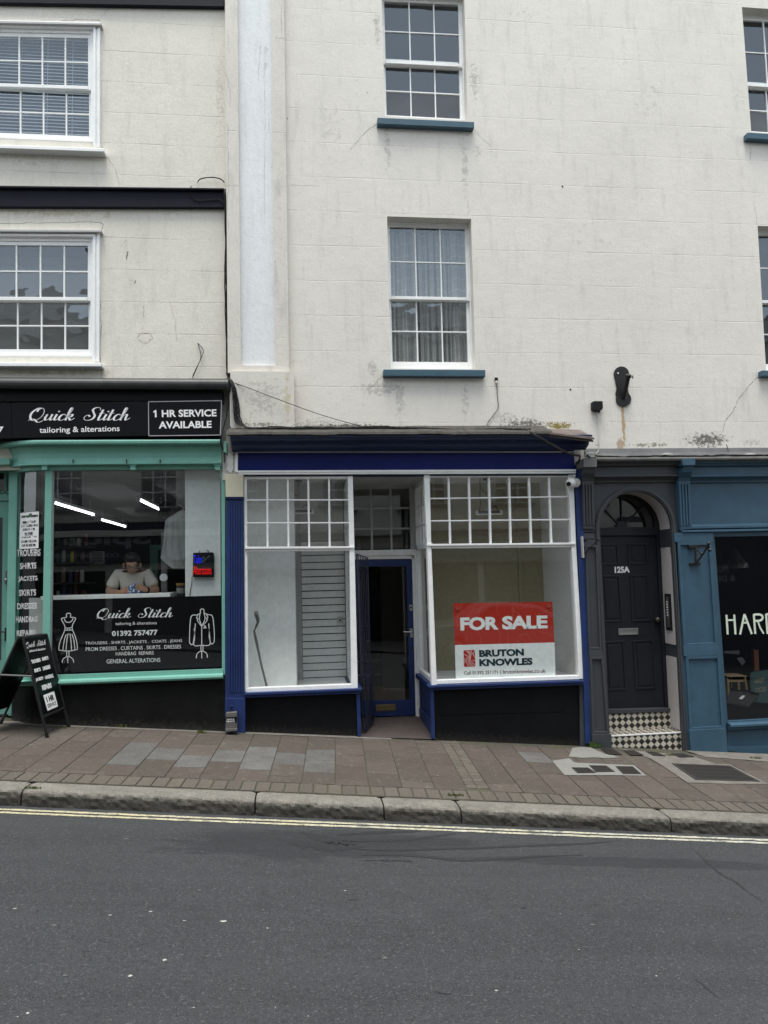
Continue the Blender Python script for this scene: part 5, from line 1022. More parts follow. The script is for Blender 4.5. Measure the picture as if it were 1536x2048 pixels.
# left pilaster with fluted console
def console(par, cap, fl, mat, capmat):
    m = MB(); m.qb(cap, -.25, .0); m.build('console_cap', capmat, par, bevel=.003)
    m = MB(); (tl_, tr_, br_, bl_) = fl
    vs = []; n = 10; pa_ = []
    for k in range(n+1):
        v = k/n; Y = -.21+.13*min(1,v*4)**.6 if v < .25 else -.08-.0*(v); pa_.append((v, Y))
    l0, r0 = (cap[3][0]+2, cap[3][1]), (cap[2][0]-2, cap[2][1])
    prof = [(l0, r0, -.22), (lerp2(l0,tl_,.45), lerp2(r0,tr_,.45), -.19), (lerp2(l0,tl_,.8), lerp2(r0,tr_,.8), -.12), (tl_, tr_, -.10), (bl_, br_, -.075)]
    for (a, b, Y), (c_, d, Y2) in zip(prof[:-1], prof[1:]): m.hexa([P(*a,Y),P(*b,Y),P(*d,Y2),P(*c_,Y2)]+[Vector((q.x,.02,q.z)) for q in (P(*a,Y),P(*b,Y),P(*d,Y2),P(*c_,Y2))])
    for k in range(4):
        u0, u1_ = .06+.25*k, .06+.25*k+.13
        a, b, c_, d = lerp2(tl_,tr_,u0), lerp2(tl_,tr_,u1_), lerp2(bl_,br_,u1_), lerp2(bl_,br_,u0)
        a, b, c_, d = lerp2(a,d,.06), lerp2(b,c_,.06), lerp2(b,c_,.92), lerp2(a,d,.92)
        m.hexa([P(*a,-.117),P(*b,-.117),P(*c_,-.092),P(*d,-.092)]+[Vector((q.x,-.06,q.z)) for q in (P(*a,-.117),P(*b,-.117),P(*c_,-.092),P(*d,-.092))])
    m.qb([(bl_[0]-1,bl_[1]),(br_[0]+1,br_[1]),(br_[0]-1,br_[1]+6),(bl_[0]+1,bl_[1]+6)], -.05, .0)
    m.build('console', mat, par, bevel=.003)
console(ga, [(1167,917),(1194,917),(1194,934),(1167.5,934)], [(1164,962),(1187,962),(1190,1058),(1166.5,1058)], M_grey, paint('lead capped block', (0.12,0.12,0.115), .7, .2, 8, .4, dirt=.4))
m = MB(); m.qb([(1167.5,1066),(1190,1066),(1212,1471),(1212.5,1497),(1184,1497),(1181,1440)], -.05, .0)
def framepanel(mb, q, t, Y, Yb):       # raised rails round a sunk panel: q = 4 px corners
    (a, b, c_, d) = q
    i = [(a[0]+t,a[1]+t),(b[0]-t,b[1]+t),(c_[0]-t,c_[1]-t),(d[0]+t,d[1]-t)]
    mb.qb([a,b,i[1],i[0]], Y, Yb); mb.qb([i[3],i[2],c_,d], Y, Yb); mb.qb([a,i[0],i[3],d], Y+.001, Yb); mb.qb([i[1],b,c_,i[2]], Y+.001, Yb)
framepanel(m, [r1(118,895), r1(215,895), r2(248,460), r2(148,460)], 4, -.075, -.048); framepanel(m, [r2(155,520), r2(262,520), r2(305,1115), r2(175,1115)], 4.5, -.075, -.048)
m.qb([r2(172,1118), r2(322,1118), r2(326,1232), r2(178,1228)], -.085, -.0); m.qb([r2(148,462), r2(250,462), r2(258,522), r2(153,522)], -.074, -.045)
m.build('pilaster', M_grey, ga, bevel=.003)
# inside the arch: fanlight, door, side panels, steps  (door plane)
YD2 = .30
m = MB(); loopface(m, [(1190,1078),(1190,975),(1345,975),(1345,1078)], YD2+.06)
m.build('fanlight_backing', M_dark, ga, recalc=False)
m = MB(); hub = r1(405,757)
hub_o = [(hub[0]-11.8*math.cos(math.pi*k/12), hub[1]-13*math.sin(math.pi*k/12)) for k in range(13)]
m.qb([(hub[0]-12,hub[1]+1)]+hub_o+[(hub[0]+12,hub[1]+1)], YD2-.01, YD2+.04)
for q in (r1(248,595), r1(395,480), r1(600,555)):
    d = (Vector((*q,0))-Vector((*hub,0))).normalized(); e = Vector((*hub,0))+d*11; nn = Vector((-d.y,d.x,0))*1.2; q3 = Vector((*hub,0))+d*78
    m.qb([(e.x+nn.x,e.y+nn.y),(q3.x+nn.x,q3.y+nn.y),(q3.x-nn.x,q3.y-nn.y),(e.x-nn.x,e.y-nn.y)], YD2, YD2+.03)
cx2, cy2 = r1(430,757); arc_o = [(cx2-73*math.cos(math.pi*k/20), cy2-75*math.sin(math.pi*k/20)) for k in range(21)]; arc_i = [(cx2-60*math.cos(math.pi*k/20), cy2-66*math.sin(math.pi*k/20)) for k in range(21)]
for (a, b, c_, d) in zip(arc_o[:-1], arc_o[1:], arc_i[1:], arc_i[:-1]): m.qb([a,b,c_,d], YD2-.012, YD2+.05)
m.qb([r1(225,755), r1(672,752), r1(678,815), r1(225,818)], YD2-.03, YD2+.06); m.qb([r1(225,818), r1(675,815), r1(675,822), r1(225,825)], YD2-.01, YD2+.06)
fl_ = m.build('fanlight', M_door, ga, bevel=.002)
m = MB(); m.face([P(1185,980,YD2+.02),P(1335,980,YD2+.02),P(1335,1058,YD2+.02),P(1185,1058,YD2+.02)]); m.build('pane', M_glass, fl_, recalc=False)
m = MB(); m.qb([r1(668,752), r1(700,752), r2(796,940), r2(742,912)], YD2-.02, YD2+.06); m.build('door_frame', M_door, ga, bevel=.003)
m = MB(); m.qb([r1(205,822), r1(668,820), r2(742,912), r2(265,925)], YD2+.012, YD2+.055)
def raised(mb, q, Y):
    framepanel(mb, q, 3.2, Y-.012, Y+.002); (a, b, c_, d) = q; s_ = 7.5
    mb.qb([(a[0]+s_,a[1]+s_),(b[0]-s_,b[1]+s_),(c_[0]-s_,c_[1]-s_),(d[0]+s_,d[1]-s_)], Y-.007, Y+.002)
for q in ([r1(225,885),r1(372,882),r1(382,1045),r1(230,1048)], [r1(447,882),r1(598,880),r1(608,1040),r1(455,1043)], [r1(235,1130),r1(385,1126),r2(410,245),r2(255,250)], [r1(465,1125),r1(608,1120),r2(630,240),r2(480,246)], [r2(262,400),r2(420,393),r2(440,775),r2(280,782)], [r2(487,392),r2(648,386),r2(670,766),r2(508,772)]): raised(m, q, YD2+.012)
gd = m.build('door', M_door, ga, bevel=.003)
m = MB(); put_text(m, '125A', qpx([r1(345,1060), r1(462,1057), r1(465,1106), r1(347,1110)], YD2+.009), .045, .95); m.build('house_number', M_ink, gd, recalc=False)
m = MB(); framepanel(m, [r2(375,300), r2(528,295), r2(530,345), r2(378,350)], 2.6, YD2-.004, YD2+.012); m.qb([r2(385,310), r2(518,306), r2(520,336), r2(388,341)], YD2+.002, YD2+.012); m.build('letterbox', M_steel, gd, bevel=.001)
m = MB(); k_ = P(*r2(668,230),YD2+.01); m.ball(k_-Vector((0,.04,0)), .035, 12, 8); m.tube([k_, k_-Vector((0,.04,0))], .03, 12); m.build('knob', plain('dull bronze', (0.07,0.065,0.055), .35, metal=.6), gd, smooth=True)
# right reveal: pale panels and entry phone lie on the reveal plane
XRv = lambda py, Y: P(1343.7+(1366-1343.7)*(py-1057)/440, py, -.02).x
def rvp(y0z, Y): return Vector((XRv(y0z, 0)-.004, Y, 0))
def reveal_quad(mb, y0, y1, Ya, Yb, t=.006, mi=None):
    za, zb = hz(1345,y0,0), hz(1355,y1,0); xa, xb = XRv(y0,0), XRv(y1,0)
    mb.hexa([(xa-t,Ya,za),(xa-t,Yb,za),(xb-t,Yb,zb),(xb-t,Ya,zb),(xa,Ya,za),(xa,Yb,za),(xb,Yb,zb),(xb,Ya,zb)], mi)
m = MB(); reveal_quad(m, 1094, 1290, .02, .27); reveal_quad(m, 1316, 1462, .02, .27)
ai = arch_px(72,74.5)
for a, b in zip(ai[13:-1], ai[14:]):
    A, Bp = P(*a,-.02), P(*b,-.02); cc = P(cxp,cyp,-.02); A2 = A+(cc-A).normalized()*.004; B2 = Bp+(cc-Bp).normalized()*.004
    m.face([A2+Vector((0,.04,0)), B2+Vector((0,.04,0)), B2+Vector((0,.29,0)), A2+Vector((0,.29,0))])
m.build('reveal_panel', M_sofl, ga, recalc=False)
ip = thing('entry_phone', 'slim dark entry phone panel with pale buttons beside the charcoal door', 'entry phone', (XRv(1262,0),.13,hz(1350,1262,0)))
m = MB(); reveal_quad(m, 1188, 1262, .07, .21, .018); m.build('back_plate', M_iron, ip)
m = MB(); reveal_quad(m, 1194, 1256, .11, .17, .026); m.build('steel_face', plain('dark steel', (0.13,0.13,0.13), .35, metal=.5), ip)
for k in range(6): m = MB(); reveal_quad(m, 1203+5.4*k, 1205.6+5.4*k, .125, .155, .029); m.build('button', M_ink, ip)
# tiled steps
t = NT('chequered tile'); s = t.xyz(); d_ = 0.0755; zz_ = t.math('ADD', s[2], t.math('MULTIPLY', s[1], 1.0))
ta = t.math('FLOOR', t.math('DIVIDE', t.math('ADD', s[0], zz_), d_)); tb = t.math('FLOOR', t.math('DIVIDE', t.math('SUBTRACT', s[0], zz_), d_))
ck = t.math('ABSOLUTE', t.math('MODULO', t.math('ADD', ta, tb), 2.0)); nz = t.noise(30, 4, .7); grm = t.noise(9, 5, .7)
c = t.mix(t.ramp(ck, .4, .6), (0.50,0.47,0.40), (0.016,0.016,0.017)); c = t.mix(t.ramp(grm, .5, .75, 0, .6), c, (0.10,0.085,0.065))
fa = t.math('FRACT', t.math('DIVIDE', t.math('ADD', s[0], zz_), d_)); fb_ = t.math('FRACT', t.math('DIVIDE', t.math('SUBTRACT', s[0], zz_), d_))
gro = t.math('MAXIMUM', t.ramp(t.math('ABSOLUTE', t.math('SUBTRACT', fa, .5)), .465, .48), t.ramp(t.math('ABSOLUTE', t.math('SUBTRACT', fb_, .5)), .465, .48)); c = t.mix(t.math('MULTIPLY', gro, .7), c, (0.12,0.11,0.10))
t.bsdf(c, t.ramp(nz, .3, .7, .25, .5), spec=.5); M_tile = t.m
zA, zB = hz(1290,1467.5,0), hz(1280,1424,YD2-.03); a0 = P(1219,1480,0).x; a1 = P(1368,1480,0).x
m = MB(); m.box(a0-.02,.0,-.75,a1+.005,.6,zA); m.box(a0-.02,YD2-.06,zA,a1-.03,.6,zB); m.build('tiled_step', M_tile, ga)
m = MB(); m.box(a0-.02,-.004,zA-.012,a1+.005,.006,zA+.003); m.build('step_nosing', M_ink, ga)
m = MB(); m.qb([r2(300,930), r2(798,918), r2(798,944), r2(300,960)], YD2-.075, YD2+.08); m.build('threshold', M_grey, ga, bevel=.003)
# iron scroll bracket on the grey pilaster
sb_ = thing('scroll_bracket', 'small black iron scroll bracket on the dark grey pilaster', 'bracket', P(1166,1116,-.08))
m = MB(); m.tube([P(*r1(108,848),-.10), P(*r1(160,845),-.20), P(*r1(215,845),-.30)], .008, 6); m.tube([P(*r1(112,960),-.10), P(*r1(150,920),-.18), P(*r1(190,880),-.26), P(*r1(220,848),-.30)], .007, 6)
for cx_, cy_, r_ in ((228,852,10),(118,858,10),(122,952,9)):
    Yq = -.30 if cx_ > 200 else -.11
    m.tube([P(*r1(cx_+r_*(1-k/16)*math.cos(k*.8), cy_+r_*(1-k/16)*math.sin(k*.8)), Yq) for k in range(15)], .006, 5)
m.build('scroll_arm', M_iron, sb_)
m = MB(); m.qb([r1(95,825), r1(103,825), r1(112,990), r1(104,992)], -.11, -.05); m.build('back_strip', plain('pale strip', (0.45,0.45,0.44), .5), sb_)

# ================================================================ STEEL BLUE SHOP
cs = thing('steel_blue_shopfront', 'steel blue shopfront at the right with panelled pilaster and dark display window', 'shopfront', P(1490,1505,0))
XB0 = P(1383,920,-.1).x
head(cs, XA1+.0, XE, 1450, M_cyc)
console(cs, [(1364,918),(1390.5,916),(1390.5,930),(1366,931)], [(1356.5,962),(1380,961.5),(1384,1058),(1361,1060)], M_cyc, M_cyc)
m = MB(); m.run(XA1+.02, XE, [(-.02,hz(1450,964,-.02)),(-.02,hz(1450,1048,-.02)),(-.05,hz(1450,1049,-.05)),(-.07,hz(1450,1051,-.07)),(-.07,hz(1450,1056,-.07)),(-.04,hz(1450,1058,-.04)),(-.09,hz(1450,1060,-.09)),(-.09,hz(1450,1063,-.09)),(-.03,hz(1450,1066,-.03)),(-.03,hz(1450,1073,-.03)),(.06,hz(1450,1074,.06)),(.06,hz(1450,964,.06))]); m.build('fascia', M_cyc, cs, bevel=.002)
m = MB(); m.qb([(1348.5,1066),(1426,1064),(1456,1506),(1378,1504)], -.05, .04)
framepanel(m, [r1(835,870), r1(1100,868), r2(1150,430), r2(885,440)], 6, -.072, -.048); framepanel(m, [r2(898,515), r2(1168,508), r2(1200,1078), r2(930,1090)], 6, -.072, -.048)
m.qb([r2(878,440), r2(1152,430), r2(1160,508), r2(885,515)], -.073, -.047); m.qb([r2(925,1088), r2(1203,1074), r2(1222,1266), r2(940,1258)], -.08, .0); m.qb([r1(808,800), r1(1110,796), r1(1110,868), r1(812,870)], -.073, -.047)
m.build('pilaster', M_cyc, cs, bevel=.003)
m = MB(); m.qb([(1345,1066),(1350,1066),(1381,1502),(1370,1500)], -.045, .03); m.build('jamb_strip', M_grey, cs)
m = MB(); m.qb([(1426,1072),(1429,1072),(1456,1448),(1451,1448)], -.01, .08); wf3 = m.build('window', M_cyc, cs)
m = MB(); b = P(1440,1072,.03); b2 = P(1453,1442,.03); m.face([(b.x-.1,.03,b.z+.02),(XE,.03,b.z+.02),(XE,.03,b2.z-.02),(b.x-.1,.03,b2.z-.02)]); m.build('pane', M_glass, wf3, recalc=False)
zsl = lambda y, Y: hz(1495,y,Y)
m = MB(); x0 = P(1452,1445,0).x; m.run(x0, XE, [(.06,zsl(1438,.06)),(-.01,zsl(1440,-.01)),(-.01,zsl(1443,-.01)),(-.09,zsl(1446,-.09)),(-.10,zsl(1449,-.10)),(-.10,zsl(1453,-.10)),(-.06,zsl(1455,-.06)),(-.06,zsl(1458,-.06)),(-.01,zsl(1461,-.01)),(.06,zsl(1461,.06))]); m.build('ledge', M_cyc, cs, bevel=.002)
m = MB(); m.qb([(1454,1458),(1700,1450),(1700,1530),(1456,1510)], .0, .06); m.qb([(1456,1494),(1700,1488),(1700,1525),(1456,1503)], -.03, .02); m.build('stall_riser', M_cyc, cs, bevel=.003)
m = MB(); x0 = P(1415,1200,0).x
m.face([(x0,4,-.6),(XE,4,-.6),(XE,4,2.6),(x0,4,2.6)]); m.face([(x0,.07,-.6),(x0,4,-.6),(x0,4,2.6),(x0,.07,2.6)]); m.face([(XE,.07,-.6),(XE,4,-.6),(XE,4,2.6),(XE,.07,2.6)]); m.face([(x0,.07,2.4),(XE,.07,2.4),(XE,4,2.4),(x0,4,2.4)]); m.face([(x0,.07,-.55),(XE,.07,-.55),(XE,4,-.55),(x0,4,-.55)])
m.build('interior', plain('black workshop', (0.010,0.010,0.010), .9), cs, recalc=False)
# lead flashing and pipe above both fronts
m = MB(); m.run(XA0+.06, XE, [(0.0,hz(1400,896,0)),(-.004,hz(1400,896,-.004)),(-.03,hz(1400,904,-.03)),(-.19,hz(1400,912.5,-.19)),(-.19,hz(1400,915,-.19)),(0.0,hz(1400,915,0))]); lf = tag(m.build('lead_flashing', M_lead), 'strip of grey lead flashing above the dark grey and steel blue fronts', 'flashing')
gp_ = thing('gutter_pipe', 'weathered grey horizontal gutter pipe under the lead flashing', 'pipe', (P(1360,919,-.2).x,-.2,hz(1360,919,-.2)))
m = MB(); z_ = hz(1360,918,-.2); m.tube([(XA0+.12,-.21,z_),(5.5,-.21,z_),(XE,-.21,z_)], .026, 10); m.build('pipe_run', paint('weathered pipe', (0.13,0.13,0.12), .7, .25, 9, .4, dirt=.5), gp_, smooth=True)
M_clip = paint('grey clip', (0.22,0.22,0.215), .7)
for px in (1336,1502): v = P(px,911,-.17); m = MB(); m.ball((v.x,-.15,v.z), (.085,.05,.035), 10, 6); m.build('clip', M_clip, gp_, smooth=True)
for k in range(4): cable([P(1190,912,-.2), P(1260,914-k*.4,-.22), P(1330,911+k*.6,-.22), P(1400,913-k*.5,-.22), P(1470,909+k*.8,-.22), P(1560,911,-.22)], .006, 'black cable lying along the lead flashing above the gutter pipe', amp=.008, seed=110+k)
m = MB(); m.tube([P(1453,889,-.05),P(1457,903,-.08)], .005); tag(m.build('nail', M_iron), 'thin dark spike sticking up from the lead flashing', 'spike')
# hinged sign bracket on the blue pilaster
hb = thing('sign_bracket', 'black iron hinged sign bracket on the steel blue pilaster', 'bracket', P(1392,1131,-.08))
for q in ([r1(922,893), r1(1005,890), r1(1005,915), r1(925,918)], [r1(933,1033), r1(1016,1028), r1(1016,1046), r1(936,1050)]): m = MB(); m.qb(q, -.085, -.05); m.build('wall_plate', M_iron, hb, bevel=.002)
m = MB(); m.tube([P(*r1(975,915),-.10), P(*r1(977,1030),-.10)], .016, 8); m.tube([P(*r1(978,1035),-.10), P(*r1(1030,965),-.18), P(*r1(1082,880),-.27)], .012, 8); m.tube([P(*r1(985,905),-.10), P(*r1(1080,905),-.25)], .007, 6); m.tube([P(*r1(980,925),-.10), P(*r1(1020,960),-.17)], .007, 6); m.tube([P(*r1(1075,885),-.27), P(*r1(1090,940),-.27)], .010, 6); m.ball(P(*r1(1076,880),-.27), .02, 8, 6); m.ball(P(*r1(1085,932),-.27), .022, 8, 6); m.ball(P(*r1(1020,960),-.17), .018, 8, 6); m.build('arm', M_iron, hb)
# HARDY lettering on the glass
YG = .026; wl = .026; M_vinyl = plain('pale green-white vinyl', (0.62,0.70,0.58), .5)
wl_ = thing('window_lettering', 'large pale capital lettering on the dark window of the steel blue shop', 'lettering', P(1500,1268,YG))
for strokes in ([((338,1335),(358,1645)), ((460,1332),(480,1643)), ((350,1420),(470,1416))], [((622,1325),(552,1645)), ((622,1325),(738,1638)), ((595,1462),(665,1458))],
        [((768,1325),(792,1636)), ((770,1332),(850,1330),(900,1350),(905,1390),(870,1425),(785,1432)), ((830,1430),(870,1540),(925,1632))],
        [((962,1320),(985,1634)), ((965,1328),(1050,1330),(1120,1400),(1120,1520),(1060,1610),(985,1625))], [((1180,1318),(1240,1460)), ((1300,1316),(1240,1460),(1245,1632))]):
    m = MB()
    for k, pts in enumerate(strokes): pxline(m, [hd(*p) for p in pts], YG-.0004*k, wl if k < 2 else .02, smooth=len(pts) > 3)
    m.build('letter', M_vinyl, wl_, recalc=False)
# things in the dark window
st = thing('wooden_stool', 'small pale wooden stool behind the dark window of the steel blue shop', 'stool', P(1470,1395,.5)); Y0_ = .45
M_wood = plain('pale pine', (0.22,0.165,0.085), .5)
m = MB(); m.qb([he(405,480), he(780,478), he(785,500), he(410,505)], Y0_, Y0_+.25); m.build('seat', plain('stool seat', (0.22,0.15,0.09), .5), st, bevel=.004)
m = MB(); m.qb([he(440,560), he(735,555), he(738,592), he(443,598)], Y0_+.01, Y0_+.04); m.build('apron', M_wood, st)
for q in ([he(412,510),he(450,560),he(462,880),he(432,870)], [he(735,505),he(760,505),he(800,745),he(770,740)]):
    m = MB(); m.qb(q, Y0_, Y0_+.04); m.build('leg', M_wood, st)
for q in ([he(608,598),he(648,598),he(652,740),he(612,740)], [he(480,505),he(500,505),he(505,700),he(485,700)]):
    m = MB(); m.qb(q, Y0_+.2, Y0_+.24); m.build('leg', M_wood, st)
tb_ = thing('teal_board', 'rounded teal shop board leaning in the lower right of the dark window', 'board', P(1530,1400,.2))
m = MB(); m.qb([he(900,410),he(1140,378),he(1400,360),he(1400,800),he(1400,960),he(1130,990),he(900,965),he(1030,820),he(860,765),he(845,640),he(845,480),he(860,435)], .25, .265); m.build('panel', plain('teal board paint', (0.010,0.036,0.037), .5), tb_)
m = MB(); put_text(m, 'HARDY', qpx([he(925,545), he(1110,510), he(1112,600), he(928,630)], .247), 0.0); put_text(m, 'CYCLES', qpx([he(935,710), he(1130,680), he(1132,770), he(938,782)], .247), 0.0); m.build('lettering', plain('faded gold', (0.22,0.195,0.13), .5), tb_, recalc=False)
m = MB(); m.hexa([P(*he(460,760),.3),P(*he(1040,800),.3),P(*he(810,1040),.12),P(*he(400,960),.12)]+[P(*p,y)-Vector((0,0,.02)) for p, y in ((he(460,760),.3),(he(1040,800),.3),(he(810,1040),.12),(he(400,960),.12))]); m.mi = 1; m.face([P(*he(690,850),.215)+Vector((0,-.003,.004)),P(*he(748,855),.215)+Vector((0,-.003,.004)),P(*he(690,925),.17)+Vector((0,-.003,.004)),P(*he(625,912),.17)+Vector((0,-.003,.004))])
tag(m.build('portfolio_case', [plain('black case', (0.010,0.010,0.011), .6, .15), plain('case label', (0.3,0.3,0.3), .5)], recalc=True), 'flat black case with a small white label lying in the dark window', 'case')
m = MB(); m.qb([he(910,0),he(995,0),he(1010,380),he(930,390)], .7, .75); tag(m.build('red_post', plain('rust red post', (0.10,0.022,0.008), .5)), 'rust red upright post inside the dark window of the steel blue shop', 'post')
m = MB(); m.qb([he(590,150),he(690,130),he(755,220),he(690,290)], .6, .603); m.qb([he(360,20),he(640,10),he(640,80),he(360,60)], .65, .655); tag(m.build('paper_sheet', plain('grey papers', (0.07,0.075,0.075), .7)), 'loose grey papers on the workbench in the dark window', 'papers')
m = MB(); sx, sy = 1470, 1127
c0 = P(sx,1098,.8); m.tube([c0, c0-Vector((0,0,.06)), P(sx+2,1122,.8), P(sx+3,1127,.8), P(sx+4,1136,.8)], [.012,.05,.10,.14,.15], 14); m.mi = 1; m.tube([P(sx+4,1129,.8)-Vector((0,.145,0)),P(sx+10,1129,.8)-Vector((0,.145,0))], .018, 6); tag(m.build('pendant_lamp', [plain('dark lamp metal', (0.05,0.05,0.05), .3), M_steel]), 'dark pendant lamp shade hanging in the window of the steel blue shop', 'lamp')
# ================================================================ TAILOR SHOP (left)
ts = thing('teal_shopfront', 'teal green tailor shopfront with rounded glass corner and black base', 'shopfront', P(220,1455,0))
# lead roll, black box and sign boards above
m = MB(); zr = lambda y, Y: hz(220, y, Y); XLs, XRs = -8.0, P(456,768,-.25).x
pr = []
for k in range(9): a = R(100-25*k); pr.append((-.22-.045*math.cos(R(-80+20*k))*1.0, zr(768.5,-.22)+.062*math.sin(R(90-22.5*k))))
pr = [(.05, zr(756,.05))]+[(-.22-.055*math.sin(R(22.5*k)), zr(768.5,-.22)+.060*math.cos(R(22.5*k))) for k in range(9)]+[(.05, zr(779,.05))]
m.run(XLs, XRs, pr); m.build('lead_roll', paint('black lead roll', (0.030,0.031,0.033), .45, .3, 6, .3, dirt=.35, dirtcol=(.07,.07,.07)), ts, bevel=.002)
m = MB(); m.qb([(-300,780),(444,777.5),(444,801),(-300,803)], -.16, .05); m.qb([(-300,876),(441,870),(441,881),(-300,885)], -.12, .05); m.build('sign_box', M_sign, ts)
sg2 = thing('shop_sign', 'black fascia sign with white script lettering over the tailor window', 'sign', P(150,876,-.2))
m = MB(); m.qb([z3(76,147),z3(945,140),z3(948,357),z3(78,372)], -.200, -.16); m.build('board', M_sign, sg2, bevel=.002)
m = MB(); put_script(m, 'Quick Stitch', qpx([z3(180,174),z3(833,174),z3(833,272),z3(180,272)], -.2025)); put_text(m, 'tailoring & alterations', qpx([z3(252,303),z3(765,292),z3(766,338),z3(253,350)], -.2025), .012); m.build('lettering', M_ink, sg2, recalc=False)
sg3 = thing('service_sign', 'black sign with pale rim announcing one hour service at the end of the fascia', 'sign', P(369,870,-.2))
m = MB(); m.qb([z3(950,139),z3(1418,132),z3(1410,352),z3(952,357)], -.206, -.16); m.build('board', M_sign, sg3)
m = MB(); q = [z3(950,139),z3(1418,132),z3(1410,352),z3(952,357)]
for a, b in zip(q, q[1:]+q[:1]): pxline(m, [a, b], -.2075, .009, smooth=False)
m.build('rim', plain('pale rim', (0.35,0.33,0.36), .5), sg3, recalc=False)
m = MB(); pxline(m, [z3(982,207),z3(995,195)], -.2084, .014, smooth=False); put_text(m, '1 HR SERVICE', qpx([z3(990,192),z3(1385,187),z3(1386,233),z3(992,239)], -.2082), .03); m.build('lettering', M_ink, sg3, recalc=False); m = MB(); put_text(m, 'AVAILABLE', qpx([z3(1015,265),z3(1354,261),z3(1354,306),z3(1016,311)], -.2082), .03); m.build('lettering', M_ink, sg3, recalc=False)
sg4 = thing('number_sign', 'black sign board cut by the left photo edge showing the end of a number', 'sign', P(5,876,-.2))
m = MB(); m.qb([(-160,807),(22.8,806),(23.5,876.5),(-160,878)], -.200, -.16); m.build('board', M_sign, sg4)
m = MB(); put_text(m, '7', qpx([(-2,853.5),(7,853),(6.5,864),(-3,864.5)], -.2025), .05); m.build('lettering', M_ink, sg4, recalc=False)
# plan path of the front: straight, then a rounded corner into the door recess
XR_ = P(446,1150,0).x; xk = P(92,1150,0).x
path = [(XR_, 0.0), (xk, 0.0)]
for k in range(1, 9): a = R(90*k/8*.86); path.append((xk-.40*math.sin(a), .26*(1-math.cos(a))/.93))
pe = path[-1]
def offs(path, d):
    out = []
    for i, p in enumerate(path):
        a = path[max(0,i-1)]; b = path[min(len(path)-1,i+1)]; tx, ty = b[0]-a[0], b[1]-a[1]; l = math.hypot(tx,ty); nx, ny = ty/l, -tx/l
        if ny > 0: nx, ny = -nx, -ny
        out.append((p[0]+nx*d, p[1]+ny*d))
    return out
def sweep(mb, path, prof, mi=None):
    rows = [[(x, y, z) for x, y in offs(path, d)] for d, z in prof]; n = len(path); k = len(prof)
    vs = [p for r_ in rows for p in r_]; fs = []
    for j in range(k):
        j2 = (j+1) % k
        for i in range(n-1): fs.append((j*n+i, j*n+i+1, j2*n+i+1, j2*n+i))
    fs += [tuple(j*n for j in range(k)), tuple(j*n+n-1 for j in range(k))]
    mb.mesh(vs, fs, mi)
m = MB(); zt = lambda y, Y: hz(270, y, Y)
sweep(m, path, [(-.02,zt(879,.02)),(.20,zt(879.5,-.20)),(.205,zt(882,-.205)),(.20,zt(886.5,-.20)),(.175,zt(889,-.175)),(.12,zt(890,-.12)),(-.02,zt(890,.02))])
m.build('cornice', M_teal_worn, ts, bevel=.002)
m = MB(); sweep(m, path, [(-.02,zt(890,.02)),(.11,zt(890,-.11)),(.105,zt(896,-.105)),(.09,zt(906,-.09)),(.085,zt(916,-.085)),(.09,zt(922,-.09)),(.10,zt(925,-.10)),(.10,zt(928,-.10)),(.07,zt(930,-.07)),(-.02,zt(930,.02))]); m.build('fascia', M_teal, ts)
m = MB(); sweep(m, path, [(-.03,zt(929.5,.03)),(.03,zt(929.5,-.03)),(.03,zt(938,-.03)),(.015,zt(940,-.015)),(-.03,zt(940,.03))]); m.build('head_rail', M_teal, ts)
m = MB()
for px in (88.5,265.5,435): m.rb(px-5,930.5,px+5,939.5,-.075,-.02); m.rb(px-6.5,929,px+6.5,931,-.09,-.02)
m.build('bracket_block', M_teal_worn, ts, bevel=.002)
m = MB()
for x, y in ((468,520),(810,520),(1025,520)): m.tube([P(*z3(x,y-12),-.10), P(*z3(x,y+10),-.11)], .007, 6)
m.build('awning_pin', M_iron, ts)
# posts
m = MB(); m.qb([(442.5,940),(450,940),(450.5,1350),(444,1350)], -.02, .07); m.qb([(447,881),(453,884),(453,906),(447,903)], -.16, -.05); m.build('post', M_teal, ts, bevel=.003)
m = MB(); m.qb([(90.5,941),(104,941),(99,1352),(83,1354)], -.02, .07); m.build('post', M_teal, ts, bevel=.003)
zA1, zA2 = hz(30,941,.22), hz(20,1362,.22)
m = MB(); q = pe; m.box(q[0]-.07,q[1]-.05,zA2,q[0]+.02,q[1]+.06,zA1); m.build('post', M_teal, ts, bevel=.006)
# sill, ledge and base along the same path
m = MB(); zq = lambda y, Y: hz(270, y, Y); S_ = .012
sweep(m, path, [(-.05,zq(1343.5,.05)),(.025,zq(1344,-.025)),(.025,zq(1353.5,-.025)),(-.05,zq(1353,.05))])
m.build('bottom_rail', M_teal, ts, bevel=.002)
m = MB(); sweep(m, path, [(-.05,zq(1352.5,.05)),(.03,zq(1353,-.03)),(.095,zq(1356,-.095)),(.10,zq(1361,-.10)),(.085,zq(1364,-.085)),(.03,zq(1364.5,-.03)),(-.05,zq(1364,.05))]); m.build('ledge', M_teal_worn, ts, bevel=.003)
m = MB(); sweep(m, path, [(-.04,zq(1363,.04)),(.02,zq(1363.5,-.02)),(.02,-.3),(-.04,-.3)]); m.rb(444,1362,451.5,1475,-.03,.06); m.build('stall_riser', M_blackdull, ts)
m = MB(); pp_ = path[1:]; zg0, zg1 = hz(60,1346,.1), hz(60,940,.1)
g0 = offs(path, -.0); n = len(g0)
gl = MB(); gl.face([(g0[0][0],.03,zg0),(xk,.03,zg0),(xk,.03,zg1),(g0[0][0],.03,zg1)]); w_ = gl.build('display_glass', M_glass, ts, recalc=False)
gl = MB(); cp = [(x,y+.02) for x, y in pp_]
